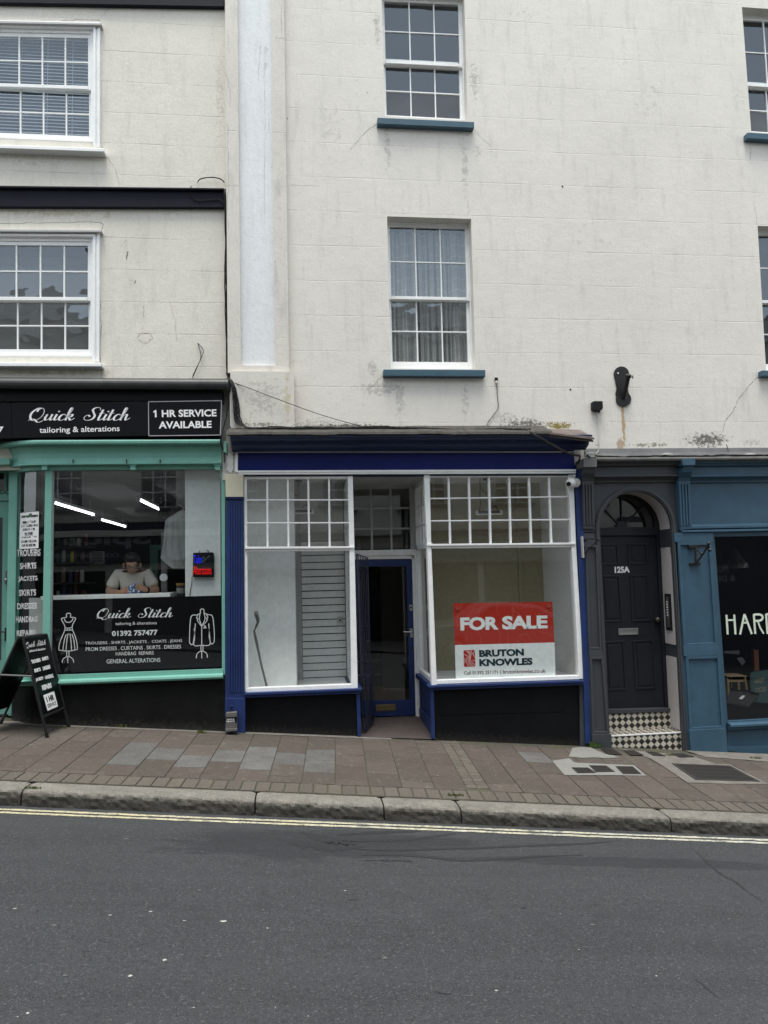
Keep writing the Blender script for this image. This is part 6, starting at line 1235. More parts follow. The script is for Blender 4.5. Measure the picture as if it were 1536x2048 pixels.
for a, b in zip(cp[:-1], cp[1:]): gl.face([(a[0],a[1],zg0),(b[0],b[1],zg0),(b[0],b[1],zg1),(a[0],a[1],zg1)])
gl.build('curved_glass', M_glass, ts, smooth=True, recalc=False, merge=True)
# glazing strips beside the main pane
m = MB(); m.qb([(103.5,941),(106,941),(101,1350),(98.5,1350)], -.0, .04); m.build('glazing_strip', M_greywhite, ts)
# entrance door and transom in the recess at far left
yd = .42; dp = thing('teal_door', 'teal green entrance door with glazed panel cut by the left photo edge', 'door', P(5,1440,yd))
m = MB(); m.qb([(-120,1001),(20,1000),(17.5,1430),(-120,1432)], yd, yd+.05); 
m.build('leaf', M_teal, dp, bevel=.003)
m = MB(); m.qb([(-60,1036),(5,1035),(2,1320),(-60,1322)], yd-.004, yd-.001); m.build('glazing', plain('dark door glass', (0.06,0.065,0.065), .1), dp)
m = MB(); m.qb([z4(32,132),z4(56,132),z4(54,215),z4(30,215)], yd-.02, yd); m.mi = 1; m.ball(P(*z4(40,192),yd-.035), .025, 10, 7); m.build('lock', [plain('lock plate', (0.13,0.14,0.135), .4), M_steel], dp, bevel=.003)
m = MB(); m.qb([z4(30,498),z4(44,498),z4(42,582),z4(28,582)], yd-.015, yd); m.tube([P(*z4(36,527),yd-.04), P(*z4(12,522),yd-.05), P(*z4(-10,530),yd-.045)], .008, 6); m.build('handle', M_iron, dp)
m = MB(); m.ball(P(19,1085,yd-.02), .014, 8, 6); m.build('knob', M_steel, dp)
m = MB(); m.qb([(-120,990),(24,988.5),(24,1001),(-120,1002)], yd-.03, yd+.06); m.qb([(-120,941),(24,940),(24,944),(-120,945)], yd-.01, yd+.06); m.qb([(8,940),(13,940),(13,990),(8,990)], yd, yd+.04); m.qb([(-120,984),(22,983),(22,987),(-120,988)], yd, yd+.04); m.qb([(17,940),(30,940),(26,1432),(15,1432)], yd-.02, yd+.06); fr_ = m.build('door_frame', M_teal, ts, bevel=.003)
m = MB(); m.face([P(-120,944,yd+.02),P(22,944,yd+.02),P(22,990,yd+.02),P(-120,990,yd+.02)]); m.build('pane', M_glass, fr_, recalc=False)
m = MB(); m.box(-4.6,pe[1]+.0,zA2-.6,pe[0]-.02,.6,zA2-.45) if False else m.box(-4.6,yd-.06,-.2,P(18,1400,yd).x,yd+.1,hz(10,1428,yd)); m.build('door_step', M_blackdull, ts)
m = MB(); m.box(-8,.0,-.2,P(-125,1200,yd).x,.6,3.3); m.build('side_pier', M_teal, ts)
m = MB(); m.box(-8,-.02,hz(10,932,.1),pe[0],yd+.1,hz(10,920,.1)); m.build('recess_soffit', M_teal, ts)
# interior
M_tail = plain('dark panelled wall', (0.008,0.007,0.0065), .8, .1)
zc_ = 3.02; zl_ = 2.81; X0, X1 = -4.75, -.865; zf2 = .22
m = MB()
m.face([(X0,7.3,zf2),(X1,7.3,zf2),(X1,7.3,zc_),(X0,7.3,zc_)], 0); m.face([(X0,.5,zf2),(X0,7.3,zf2),(X0,7.3,zc_),(X0,.5,zc_)], 0); m.face([(X1,.08,zf2),(X1,7.3,zf2),(X1,7.3,zc_),(X1,.08,zc_)], 1)
m.face([(X0,.09,zc_),(X1,.09,zc_),(X1,7.3,zc_),(X0,7.3,zc_)], 2); m.face([(X0,.08,zf2),(X1,.08,zf2),(X1,7.3,zf2),(X0,7.3,zf2)], 0); m.face([(X0,.5,zf2),(-3.35,.5,zf2),(-3.35,.5,zc_),(X0,.5,zc_)], 0)
m.build('interior', [M_tail, M_whitewall, plain('tailor ceiling', (0.30,0.31,0.30), .9)], ts, recalc=False)
m = MB(); a = P(308,1130,2.1).x; m.box(X0,2.1,zf2,a-.05,2.15,2.42); m.build('dark_partition', M_tail, ts)
m = MB(); m.box(a-.05,2.08,zf2,a+.04,2.18,2.15); m.box(a-.05,2.08,2.15,X1,2.18,2.22); m.build('inner_door_frame', plain('green inner frame', (0.10,0.25,0.20), .5), ts)
m = MB(); bx = P(370.5,1150,.16); m.box(bx.x,.16,zg0-.05,X1,.20,zc_); m.build('white_screen', plain('white screen board', (0.60,0.63,0.63), .8), ts)
# fluorescent tubes
M_tube = emit('fluorescent tube', (0.93,0.98,1.0), 3.2)
for k, (a, b) in enumerate((((106,994,2.0),(167,1019,4.0)), ((200,1029,5.0),(244,1044,6.9)), ((277,990,1.75),(320,1015,3.6)))):
    A, Bp = P(*a), P(*b); A.z = Bp.z = zl_; Bp.x = A.x
    tb = thing('strip_light', ['fluorescent strip light nearest the left post on the tailor shop ceiling', 'shortest looking fluorescent strip light deep in the tailor shop', 'fluorescent strip light at the right of the tailor shop ceiling'][k], 'strip light', (A.x,(A.y+Bp.y)/2,zc_-.05), 'ceiling strip lights in the tailor shop')
    m = MB(); m.tube([A,Bp], .0105, 8); m.build('tube', M_tube, tb)
    m = MB(); m.box(A.x-.03,A.y-.06,zl_+.022,A.x+.03,Bp.y+.06,zl_+.06); m.box(A.x-.025,Bp.y+.0,zl_-.02,A.x+.025,Bp.y+.07,zl_+.022); m.box(A.x-.025,A.y-.07,zl_-.02,A.x+.025,A.y,zl_+.022); m.box(A.x-.006,A.y+.2,zl_+.06,A.x+.006,A.y+.22,zc_); m.box(A.x-.006,Bp.y-.2,zl_+.06,A.x+.006,Bp.y-.18,zc_); m.build('batten', M_whitewall, tb)
# counter
m = MB(); a, b = P(101,1193,.22), P(341,1188,.22); zt2 = hz(220,1189,.22); m.box(a.x-.1,.2,zt2-.045,b.x,.85,zt2); m.box(a.x,.25,zf2,b.x-.05,.8,zt2-.045); tag(m.build('counter', plain('white counter top', (0.72,0.73,0.72), .4), bevel=.004), 'white topped work counter in the tailor shop window', 'counter')
# poster panel with line drawings
po = thing('window_banner', 'black window banner with white script, service words and garment drawings', 'banner', P(270,1345,.05)); YB_ = .045
m = MB(); m.qb([z4(320,320),z4(1416,291),z4(1420,765),z4(318,798)], YB_, YB_+.006); m.build('panel', plain('black banner vinyl', (0.0035,0.004,0.005), .5, .08), po)
m = MB(); yb_ = YB_-.002
put_script(m, 'Quick Stitch', qpx([z4(615,372),z4(1108,366),z4(1108,440),z4(615,448)], yb_), pen=(.075,.25))
for txt, q, bo in (('tailoring & alterations', [(738,462),(1003,456),(1004,481),(739,487)], .004), ('01392 757477', [(716,518),(1008,510),(1009,545),(717,552)], .03), ('TROUSERS . SHIRTS . JACKETS .  COATS . JEANS', [(545,588),(1165,571),(1166,594),(546,611)], .004),
    ('PROM DRESSES . CURTAINS . SKIRTS . DRESSES', [(548,623),(1158,606),(1159,630),(549,647)], .004), ('HANDBAG  REPAIRS', [(740,653),(983,647),(984,669),(741,676)], .004), ('GENERAL ALTERATIONS', [(682,700),(1025,690),(1026,716),(683,727)], .004)):
    put_text(m, txt, qpx([z4(*p) for p in q], yb_), bo)
m.build('lettering', M_ink, po, recalc=False)
def draw(nm, paths, w):
    m = MB()
    for pts in paths: pxline(m, [z4(*p) for p in pts], yb_, w, n=6)
    m.build(nm, M_ink, po, recalc=False)
draw('dress_drawing', [[(427,430),(425,412),(438,404),(452,411),(450,430)],[(427,430),(405,435),(393,443),(412,480),(416,500),(412,520),(395,560),(380,600),(376,640)],[(450,430),(472,432),(484,440),(466,475),(462,495),(466,515),(482,555),(493,600),(496,636)],[(376,640),(410,645),(450,646),(496,636)],[(412,440),(420,458),(440,463),(458,455),(468,437)],[(416,498),(438,500),(463,495)],[(414,512),(438,514),(464,510)],[(429,506),(438,498),(447,506),(438,514),(429,506)],
    [(424,540),(412,575),(402,642)],[(436,534),(428,580),(422,644)],[(447,534),(454,580),(458,644)],[(460,538),(472,575),(480,640)],[(427,648),(427,680)],[(441,648),(441,680)],[(398,722),(402,700),(420,686),(436,682),(455,688),(468,702),(471,720)],[(434,682),(434,724)]], .0085)
draw('jacket_drawing', [[(1284,400),(1282,384),(1293,377),(1306,384),(1304,402)],[(1284,402),(1262,415),(1226,422),(1216,480),(1213,560),(1215,596),(1236,598),(1248,500),(1250,470)],[(1304,402),(1330,413),(1358,422),(1368,480),(1372,550),(1368,592),(1348,594),(1338,500),(1336,470)],[(1243,500),(1246,560),(1242,610),(1290,610),(1342,606),(1338,550),(1340,498)],[(1266,415),(1258,435),(1268,440),(1264,452),(1291,490)],[(1322,412),(1330,432),(1320,438),(1326,450),(1291,490)],[(1282,404),(1276,440),(1291,485)],[(1306,404),(1312,440),(1293,485)],[(1291,490),(1291,608)],[(1302,500),(1322,498)],[(1305,498),(1312,484),(1318,498)],
    [(1286,612),(1286,645)],[(1299,612),(1299,645)],[(1256,692),(1260,668),(1275,652),(1292,648),(1310,652),(1324,666),(1327,690)],[(1291,650),(1291,694)]], .0085)
# curved corner lettering and notice
def cmap(px, py):                                   # pixel -> point just outside the curved glass
    best = None
    for a, b in zip(cp[:-1], cp[1:]):
        for k in range(6):
            x, y = a[0]+(b[0]-a[0])*k/6, a[1]+(b[1]-a[1])*k/6; q = P(px, py, y)
            d = abs(q.x-x)
            if best is None or d < best[0]: best = (d, x, y, q.z)
    return Vector((best[1], best[2]-.006, best[3]))
def cquad(q):
    TL, TR, BR, BL = q
    return lambda u, v: cmap((BL[0]*(1-u)+BR[0]*u)*(1-v)+(TL[0]*(1-u)+TR[0]*u)*v, (BL[1]*(1-u)+BR[1]*u)*(1-v)+(TL[1]*(1-u)+TR[1]*u)*v)
cl_ = thing('window_lettering', 'column of condensed white service words on the curved corner glass', 'lettering', cmap(58,1200)); M_ink2 = plain('greyed window lettering', (0.50,0.51,0.50), .6)
for wd, x0, x1, y0, y1 in (('TROUSERS',152,365,972,1034),('SHIRTS',178,328,1092,1147),('JACKETS',165,336,1210,1266),('SKIRTS',172,322,1330,1386),('DRESSES',155,330,1449,1505),('HANDBAG',143,335,1567,1622),('REPAIRS',150,320,1690,1742)):
    m = MB(); put_text(m, wd, cquad([si(x0,y0+3),si(x1,y0-3),si(x1,y1-3),si(x0,y1+3)]), .035, 1.0); m.build('word', M_ink2, cl_, recalc=False)
no = thing('paper_notice', 'white paper notice with black dry cleaning text on the curved glass', 'notice', cmap(60,1100))
nq = cquad([si(183,650),si(350,636),si(340,962),si(173,970)])
m = MB(); vs = [nq(i/8, j/4) for j in range(5) for i in range(9)]; m.mesh(vs, [(j*9+i,j*9+i+1,(j+1)*9+i+1,(j+1)*9+i) for j in range(4) for i in range(8)]); m.build('sheet', plain('white paper', (0.70,0.71,0.70), .6), no, recalc=False, smooth=True)
def sub(u0, v0, u1, v1): 
    return lambda u, v: nq(u0+(u1-u0)*u, v0+(v1-v0)*v)+Vector((0,-.003,0))
M_txt = plain('black print', (0.012,0.014,0.014), .5)
for txt, r_ in (('care  clean',(.06,.86,.92,.945)),('BRING YOUR',(.14,.70,.86,.765)),('DRY CLEANING',(.07,.60,.93,.665)),('& LAUNDRY',(.18,.50,.82,.565)),('HERE',(.29,.385,.70,.455)),('WE ARE AGENTS FOR',(.08,.30,.92,.335)),('CARE CLEAN',(.08,.17,.92,.235)),('OF EXETER',(.13,.06,.87,.125))): m = MB(); put_text(m, txt, sub(*r_), .03); m.build('print', M_txt, no, recalc=False)
m = MB(); m.face([sub(0,0,1,1)(.28,.370), sub(0,0,1,1)(.72,.370), sub(0,0,1,1)(.72,.360), sub(0,0,1,1)(.28,.360)]); m.build('underline', M_txt, no, recalc=False)
m = MB(); m.face([sub(0,0,1,1)(u,v) for u, v in ((.36,.87),(.42,.93),(.58,.985),(.60,.93),(.50,.87),(.42,.855))]); m.build('leaf_emblem', plain('leaf green', (0.05,0.13,0.06), .5), no, recalc=False)
bp = MB(); q = [P(58,1196,.3),P(88,1196,.3),P(88,1282,.3),P(58,1282,.3)]; bp.prism(q, (0,.02,0)); tag(bp.build('white_card', plain('white card', (0.55,0.56,0.55), .7)), 'plain white card standing behind the curved corner glass', 'card')
# LED sign
ls = thing('led_sign', 'small black illuminated sign with blue and red words on the white screen', 'led sign', P(406,1155,.14)); yl_ = .112
m = MB(); m.qb([ne(828,1012),ne(1200,1003),ne(1225,1030),ne(1228,1470),ne(1200,1482),ne(820,1478)], yl_, .15); m.build('panel', M_sign, ls, bevel=.003)
m = MB(); put_text(m, 'Tailor', qpx([ne(838,1062),ne(1010,1062),ne(1010,1215),ne(838,1215)], yl_-.003), -.012); m.build('blue_word', emit('blue led', (0.02,0.03,1.0), .5), ls, recalc=False)
m = MB(); put_text(m, 'Alterations', qpx([ne(832,1262),ne(1180,1265),ne(1180,1428),ne(830,1430)], yl_-.003), -.010); m.build('red_word', emit('red led', (1.0,0.012,0.012), .42), ls, recalc=False)
m = MB()
for pts in ([(1040,1150),(1150,1080)],[(1050,1165),(1140,1060)],[(1040,1150),(1010,1170),(1015,1190),(1045,1180),(1050,1160)],[(1030,1130),(1020,1100),(1045,1095),(1050,1120)]): pxline(m, [ne(*p) for p in pts], yl_-.003, .005)
m.build('scissors', plain('dim green line', (0.10,0.14,0.11), .5), ls, recalc=False)
m = MB(); m.tube(wiggle([P(*ne(810,1475),.14),P(*ne(800,1600),.15),P(*ne(775,1730),.15),P(*ne(765,1840),.15)], .001), .004); m.tube([P(*ne(945,1005),.14),P(*ne(960,970),.15)], .004); m.tube([P(*ne(1130,1000),.14),P(*ne(1100,965),.15)], .005); m.build('wire', M_cable, ls)
# garment in a clear bag
t = NT('garment film'); df = t.n('ShaderNodeBsdfPrincipled'); df.inputs['Base Color'].default_value = (.62,.64,.62,1); df.inputs['Roughness'].default_value = .35; tr = t.n('ShaderNodeBsdfTransparent'); mx = t.n('ShaderNodeMixShader'); t.set(mx.inputs[0], t.ramp(t.noise(7,3,.6,stretch=(2,2,.3)), .3,.7,.35,.65)); t.t.links.new(tr.outputs[0], mx.inputs[1]); t.t.links.new(df.outputs[0], mx.inputs[2]); t.t.links.new(mx.outputs[0], t.out.inputs[0])
gb = thing('garment_bag', 'pale garment in a clear bag hanging beside the white screen', 'garment', P(355,1140,.5))
m = MB(); ol = [ne(560,205),ne(665,200),ne(760,230),ne(800,420),ne(800,1250),ne(660,1315),ne(430,1312),ne(350,1262),ne(260,1175),ne(200,1112),ne(225,980),ne(248,860),ne(275,560),ne(292,400),ne(345,345),ne(450,290)]
cxg = sum(p[0] for p in ol)/len(ol); cyg = sum(p[1] for p in ol)/len(ol); ins = [(cxg+(x-cxg)*.7, cyg+(y-cyg)*.7) for x, y in ol]; N_ = len(ol)
for Y0_, Y1_ in ((.48,.42),(.50,.56)):
    m.mesh([P(*p,Y0_) for p in ol]+[P(*p,Y1_) for p in ins], [(k,(k+1)%N_,N_+(k+1)%N_,N_+k) for k in range(N_)]+[tuple(range(N_,2*N_))])
m.build('bag', t.m, gb, smooth=False, recalc=False)
m = MB(); m.qb([ne(380,480),ne(740,480),ne(740,1240),ne(360,1240)], .49, .495); m.build('garment', plain('grey green garment', (0.22,0.24,0.22), .9), gb)
m = MB(); m.tube([P(*ne(620,215),.49),P(*ne(640,150),.49),P(*ne(610,120),.49),P(*ne(540,80),.49)], .005); m.build('hanger', M_steel, gb)
m = MB(); c0 = P(*ne(290,110),.9); c1 = P(*ne(265,360),.9); m.tube([c0+Vector((0,0,.03)), c0, c0.lerp(c1,.5), c1, c1-Vector((0,0,.03))], [.05,.075,.065,.075,.05], 12); tag(m.build('duct_pipe', M_dark, smooth=True), 'short black cylinder hanging below the tailor shop ceiling', 'duct')
m = MB(); m.tube([P(*z3(1205,715),.35),P(*z3(1235,698),.30)], .03, 8); m.tube([P(*z3(1235,698),.33),P(*z3(1262,682),.38)], .012, 6); tag(m.build('window_camera', M_iron), 'small black camera at the top right of the tailor window', 'camera')
m = MB(); m.tube([P(*ne(600,1845),.5),P(*ne(600,1640),.5)], .055, 12, 0); m.tube([P(*ne(598,1640),.5),P(*ne(598,1595),.5)], .058, 12, 1); m.tube([P(*ne(600,1790),.5),P(*ne(600,1690),.5)], .0565, 12, 2); tag(m.build('drink_can', [plain('black can', (0.02,0.02,0.02), .4), plain('ochre lid', (0.25,0.14,0.03), .5), paint('can label', (.2,.2,.2), .5, .6, 40)]), 'dark tin with ochre lid beside the white screen in the tailor shop', 'tin')
m = MB(); c0 = P(*ne(258,1487),.6); m.tube([c0, c0+Vector((0,.03,0))], .045, 14); tag(m.build('wall_dial', M_ink), 'small round white dial on the column behind the tailor', 'dial')
m = MB(); m.box(P(322,1150,.62).x,.62,zt2-.4,P(333,1150,.62).x,.70,2.3); tag(m.build('column_pipe', plain('grey column', (0.14,0.14,0.135), .8)), 'slim grey column behind the hanging garment in the tailor shop', 'column')
lv = thing('louvre_vent', 'white louvred vent on the dark wall behind the tailor', 'vent', P(193,1128,2.05))
m = MB(); framepanel(m, [z4(572,10),z4(662,8),z4(662,90),z4(576,92)], 2.0, 2.04, 2.10); m.build('frame', M_greywhite, lv)
m = MB()
for k in range(7): m.qb([z4(582,19+10*k),z4(655,18+10*k),z4(655,23+10*k),z4(582,24+10*k)], 2.05, 2.09)
m.build('slat', M_greywhite, lv)
# shelves with thread
shs = thing('thread_shelf', 'dark shelves of thread and boxes at the left of the tailor shop', 'shelf', P(135,1200,1.6))
m = MB(); zsh = []
for px, py, rr in ((150,1093,176),(140,1125,174),(140,1166,178),(140,1197,176)): a, b = P(104,py,1.6), P(rr,py+2,1.6); m.box(a.x-.1,1.6,a.z-.02,b.x,1.95,a.z); zsh.append((a.x,b.x,a.z))
m.build('board', plain('shelf wood', (0.05,0.045,0.04), .7), shs)
r_ = random.Random(4); pal = [(.02,.02,.025),(.03,.05,.12),(.3,.3,.28),(.45,.45,.43),(.12,.03,.03),(.05,.10,.06),(.02,.02,.02),(.20,.16,.10)]
pm_ = [plain('thread '+str(i), c_, .7) for i, c_ in enumerate(pal)]; yelm = plain('thread yellow', (.55,.60,.02), .6)
proto = {}
for (xa, xb, z) in zsh:
    x = xa+.02
    while x < xb-.06:
        r0 = r_.uniform(.022,.04); h_ = r_.uniform(.09,.2); mt = r_.choice(pm_)
        m = MB(); m.tube([(x+r0,1.7,z),(x+r0,1.7,z+h_*.05),(x+r0,1.7,z+h_*.95),(x+r0,1.7,z+h_)], [r0*.8,r0,r0*.85,r0*.5], 8)
        tag(m.build('thread_cone', mt), 'dim thread cone standing on the dark tailor shop shelves', 'thread cone', 'thread cones on the tailor shop shelves'); x += 2*r0+r_.uniform(.005,.05)
m = MB(); q = P(142,1128,1.58); m.tube([(q.x,1.62,zsh[1][2]),(q.x,1.62,zsh[1][2]+.14)], .022, 8); tag(m.build('thread_cone', yelm), 'bright yellow green thread cone on the dark shelves', 'thread cone', 'thread cones on the tailor shop shelves')
# ---------------------------------------------------------------- the tailor
def skin(name, nodes, edges, mat, parent, levels=2):
    me = bpy.data.meshes.new(name); ks = list(nodes); org = ROOT[parent]
    me.from_pydata([tuple(Vector(nodes[k][0])-org) for k in ks], [(ks.index(a), ks.index(b)) for a, b in edges], []); me.materials.append(mat)
    o = bpy.data.objects.new(name, me); COL.objects.link(o); o.parent = parent; ROOT[o] = org
    sk = o.modifiers.new('skin', 'SKIN'); sk.use_smooth_shade = True
    me.skin_vertices or None
    if not me.skin_vertices: 
        bm = bmesh.new(); bm.from_mesh(me); bm.verts.layers.skin.verify(); bm.to_mesh(me); bm.free()
    for k, s_ in zip(ks, me.skin_vertices[0].data):
        r_ = nodes[k][1]; s_.radius = (r_, r_) if not isinstance(r_, tuple) else r_; s_.use_root = (k == ks[0])
    sb = o.modifiers.new('sub', 'SUBSURF'); sb.levels = sb.render_levels = levels
    return o
pe_ = thing('person', 'person with short dark hair, glasses and pale v-neck tee sewing behind the counter', 'person', P(264,1400,.62))
M_skin = plain('tan skin', (0.33,0.19,0.125), .55); M_shirt = paint('pale tee cotton', (0.56,0.52,0.46), .9, .05, 6, .2, dirt=0); M_hair = plain('black hair', (0.010,0.009,0.009), .5); M_trous = plain('dark trousers', (0.02,0.02,0.025), .9)
def q_(px, py, Y): return P(px, py, Y)
N = {}
N['pelvis'] = (q_(264,1248,.78), (.13,.15)); N['belly'] = (q_(264,1215,.76), (.12,.15)); N['chest'] = (q_(264,1176,.70), (.12,.165)); N['upper'] = (q_(265,1158,.68), (.09,.13)); N['neck'] = (q_(265,1146,.62), .055)
N['skull'] = (q_(264,1126,.54), (.085,.082)); N['brow'] = (q_(264,1130,.49), (.072,.072)); N['jaw'] = (q_(264,1141,.46), .050); N['chin'] = (q_(264,1147.5,.455), .030)
E_ = [('pelvis','belly'),('belly','chest'),('chest','upper'),('upper','neck'),('neck','skull'),('skull','brow'),('brow','jaw'),('jaw','chin')]
N['nose0'] = (q_(264,1135,.43), .018); N['nose'] = (q_(264,1139,.405), .013); E_ += [('brow','nose0'),('nose0','nose')]
for s_, sh, el, wr, hn in (('a',(236,1152,.66),(217,1185,.60),(243,1186,.36),(252,1180,.285)), ('b',(294,1151,.66),(313,1182,.60),(290,1180,.37),(278,1174,.30))):
    S, El, Wr, Hn = q_(*sh), q_(*el), q_(*wr), q_(*hn)
    N['sh'+s_] = (S, .075); N['ua'+s_] = (S.lerp(El,.5), .058); N['el'+s_] = (El, .047); N['fa'+s_] = (El.lerp(Wr,.4), .045); N['wr'+s_] = (Wr, .030); N['pa'+s_] = (Wr.lerp(Hn,.6), (.026,.036)); N['kn'+s_] = (Hn, (.022,.036))
    E_ += [('upper','sh'+s_),('sh'+s_,'ua'+s_),('ua'+s_,'el'+s_),('el'+s_,'fa'+s_),('fa'+s_,'wr'+s_),('wr'+s_,'pa'+s_),('pa'+s_,'kn'+s_)]
    dr_ = (Hn-Wr).normalized(); sd_ = Vector((0,0,1)).cross(dr_).normalized(); sgn = 1 if s_ == 'a' else -1; up_ = Vector((0,0,1))
    for k, (o2, ln) in enumerate(((.028,.040),(.010,.047),(-.009,.044),(-.027,.034))):
        b0 = Hn+sd_*o2*-sgn*0+up_*o2*.8+dr_*.008; b1 = b0+dr_*ln*.6+Vector((0,-.008,-.008)); b2 = b1+dr_*ln*.3+Vector((0,.004,-.022))
        N[f'f{k}{s_}'] = (b0, .0098); N[f'g{k}{s_}'] = (b1, .0088); N[f'h{k}{s_}'] = (b2, .0075); E_ += [('kn'+s_,f'f{k}{s_}'),(f'f{k}{s_}',f'g{k}{s_}'),(f'g{k}{s_}',f'h{k}{s_}')]
    tb0 = Wr.lerp(Hn,.45)+up_*.034; tb1 = tb0+dr_*.035+Vector((0,-.012,.004)); N['t0'+s_] = (tb0, .0125); N['t1'+s_] = (tb1, .0095); E_ += [('pa'+s_,'t0'+s_),('t0'+s_,'t1'+s_)]
for s_, dx in (('a',-.10),('b',.10)):
    hp = N['pelvis'][0]+Vector((dx,0,-.05)); kn = hp+Vector((dx*.2,-.02,-.42)); an = Vector((kn.x,kn.y+.03,.30)); 
    N['hp'+s_] = (hp, .085); N['kn2'+s_] = (kn, .06); N['an'+s_] = (an, .042); N['to'+s_] = (an+Vector((0,-.14,-.05)), .032); E_ += [('pelvis','hp'+s_),('hp'+s_,'kn2'+s_),('kn2'+s_,'an'+s_),('an'+s_,'to'+s_)]
skin('body', N, E_, M_skin, pe_)
T = {}; 
T['hem'] = (q_(264,1262,.78), (.155,.185)); T['belly'] = (q_(264,1222,.76), (.145,.18)); T['chest'] = (q_(264,1178,.70), (.145,.19)); T['upper'] = (q_(265,1159,.68), (.108,.155)); T['col'] = (q_(265,1152,.655), (.070,.085))
TE = [('hem','belly'),('belly','chest'),('chest','upper'),('upper','col')]
for s_ in 'ab':
    S, El = N['sh'+s_][0], N['el'+s_][0]; T['s'+s_] = (S+Vector((0,0,.004)), .090); T['m'+s_] = (S.lerp(El,.45), .082); T['c'+s_] = (S.lerp(El,.80), .078); TE += [('upper','s'+s_),('s'+s_,'m'+s_),('m'+s_,'c'+s_)]
skin('tee_shirt', T, TE, M_shirt, pe_)
L_ = {'w': (N['pelvis'][0]+Vector((0,0,.02)), (.15,.17))}; LE = []
for s_ in 'ab':
    L_['h'+s_] = (N['hp'+s_][0], .10); L_['k'+s_] = (N['kn2'+s_][0], .078); L_['a'+s_] = (N['an'+s_][0]+Vector((0,0,.03)), .06); LE += [('w','h'+s_),('h'+s_,'k'+s_),('k'+s_,'a'+s_)]
skin('trousers', L_, LE, M_trous, pe_)
H_ = {} and {'a': (q_(263,1120,.58), (.095,.10)), 'b': (q_(262,1115,.53), (.085,.094)), 'c': (q_(262,1117,.485), (.045,.078)), 'd': (q_(264,1124,.62), (.080,.084))}
m = MB(); hc_ = P(263.5,1121.5,.555); m.ball(hc_, (.094,.115,.100), 20, 16)
hv = []
for v in m.v:
    d = Vector(v)-hc_
    if d.z < .012-.35*max(0,d.y) and d.y < .05: d = Vector((d.x*.80, d.y*.72, max(d.z, -.02)))      # the hairline: tuck everything below it into the head
    elif d.z < -.02: d = Vector((d.x*.92, d.y*.95, d.z*.85))
    d *= 1+.05*noise.noise(Vector(v)*26)+.035*noise.noise(Vector(v)*60); hv.append(tuple(hc_+d))
m.v = hv; m.build('hair', M_hair, pe_, smooth=True)
m = MB()
for dx in (-8.2, 8.2):
    c_ = P(264+dx,1133.5,.402); m.tube([c_+Vector((.030*math.cos(k*.6283),-.003*abs(math.sin(k*.6)),.019*math.sin(k*.6283))) for k in range(11)], .0045, 5)
    m.tube([P(264+dx*1.65,1133,.41),P(264+dx*2.0,1130,.50)], .004, 5)
m.tube([P(261.5,1133.5,.40),P(266.5,1133.5,.40)], .004, 5); m.build('glasses', M_cable, pe_)
m = MB()
for dx in (-16.0,16.5): m.ball(P(264+dx,1131,.55), (.016,.03,.034), 8, 6)
m.build('ear', M_skin, pe_, smooth=True)
m = MB()
for dx in (-8,8): m.ball(P(264+dx,1134,.418), (.013,.008,.007), 8, 5)
m.build('eye', M_hair, pe_)
w_ = N['wrb'][0]; m = MB(); m.tube([w_.lerp(N['fab'][0],.12), w_.lerp(N['fab'][0],.30)], .040, 12); m.build('wrist_watch', M_cable, pe_)
t = NT('floral cloth'); v = t.n('ShaderNodeTexVoronoi'); t.set(v.inputs['Vector'], t.pos); v.inputs['Scale'].default_value = 32; c = t.mix(t.ramp(v.outputs['Distance'], .25, .45), (0.55,0.58,0.62), (0.05,0.10,0.22)); c = t.mix(t.ramp(t.noise(20,3,.6), .55, .65), c, (0.03,0.06,0.08)); t.bsdf(c, .9); 
m = MB(); cc_ = P(270,1183,.43); nu, nv = 22, 12; vs = []; fs = []
for j in range(nv+1):
    for i in range(nu):
        a = 2*math.pi*i/nu; b = j/nv; rr = math.sin(b*math.pi/2)**.7; x = .15*rr*math.cos(a); y = .09*rr*math.sin(a); z = .118*(1-b)**.9
        nn = (noise.noise(Vector((x*14+3,y*14,z*14)))+.6*noise.noise(Vector((x*34+3,y*34,z*30))))*.045*rr
        vs.append((cc_.x+x*(1+nn*6)+(.02 if b > .5 else 0), cc_.y+y, zt2+z*(1+.6*nn*10)*(1 if j < nv else 0)+.002))
for j in range(nv):
    for i in range(nu): fs.append((j*nu+i, j*nu+(i+1)%nu, (j+1)*nu+(i+1)%nu, (j+1)*nu+i))
m.mesh(vs, fs); tag(m.build('patterned_cloth', t.m, smooth=True), 'blue and white patterned cloth bunched on the counter in the tailor\'s hands', 'cloth')

# ================================================================ A-board on the pavement
ab_ = thing('pavement_sign', 'black folding pavement sign with white words standing by the tailor shop', 'a-board', G(93.3,1476))
A_ = G(93.3,1476); B2 = Vector((-2.43,-.075,0)); B2.z = gz(B2.x,B2.y); D_ = Vector((-3.127,-.055,0)); D_.z = gz(D_.x,D_.y); C_ = D_-(B2-A_); C_.z = gz(C_.x,C_.y)
T1 = P(43,1271,(A_.y+C_.y)/2); T2 = P(93,1264.5,(B2.y+D_.y)/2)
def fpan(a, b, c_, d, th): 
    n = (b-a).cross(d-a).normalized(); return n
m = MB(); tf_ = .90                                             # front face: legs A, B; top T1, T2
def face_pt(u, v, P0, P1, Q0, Q1): return (P0*(1-u)+P1*u)*(1-v)+(Q0*(1-u)+Q1*u)*v
F1 = lambda u, v: face_pt(u, v, A_, B2, T1, T2)
F2 = lambda u, v: face_pt(u, v, C_, D_, T1+Vector((-.03,0,0)), T2+Vector((-.03,0,0)))
nF = (F1(1,0)-F1(0,0)).cross(F1(0,1)-F1(0,0)).normalized()
if nF.x < 0: nF = -nF
M_frame = plain('black sign frame', (0.014,0.014,0.015), .35)
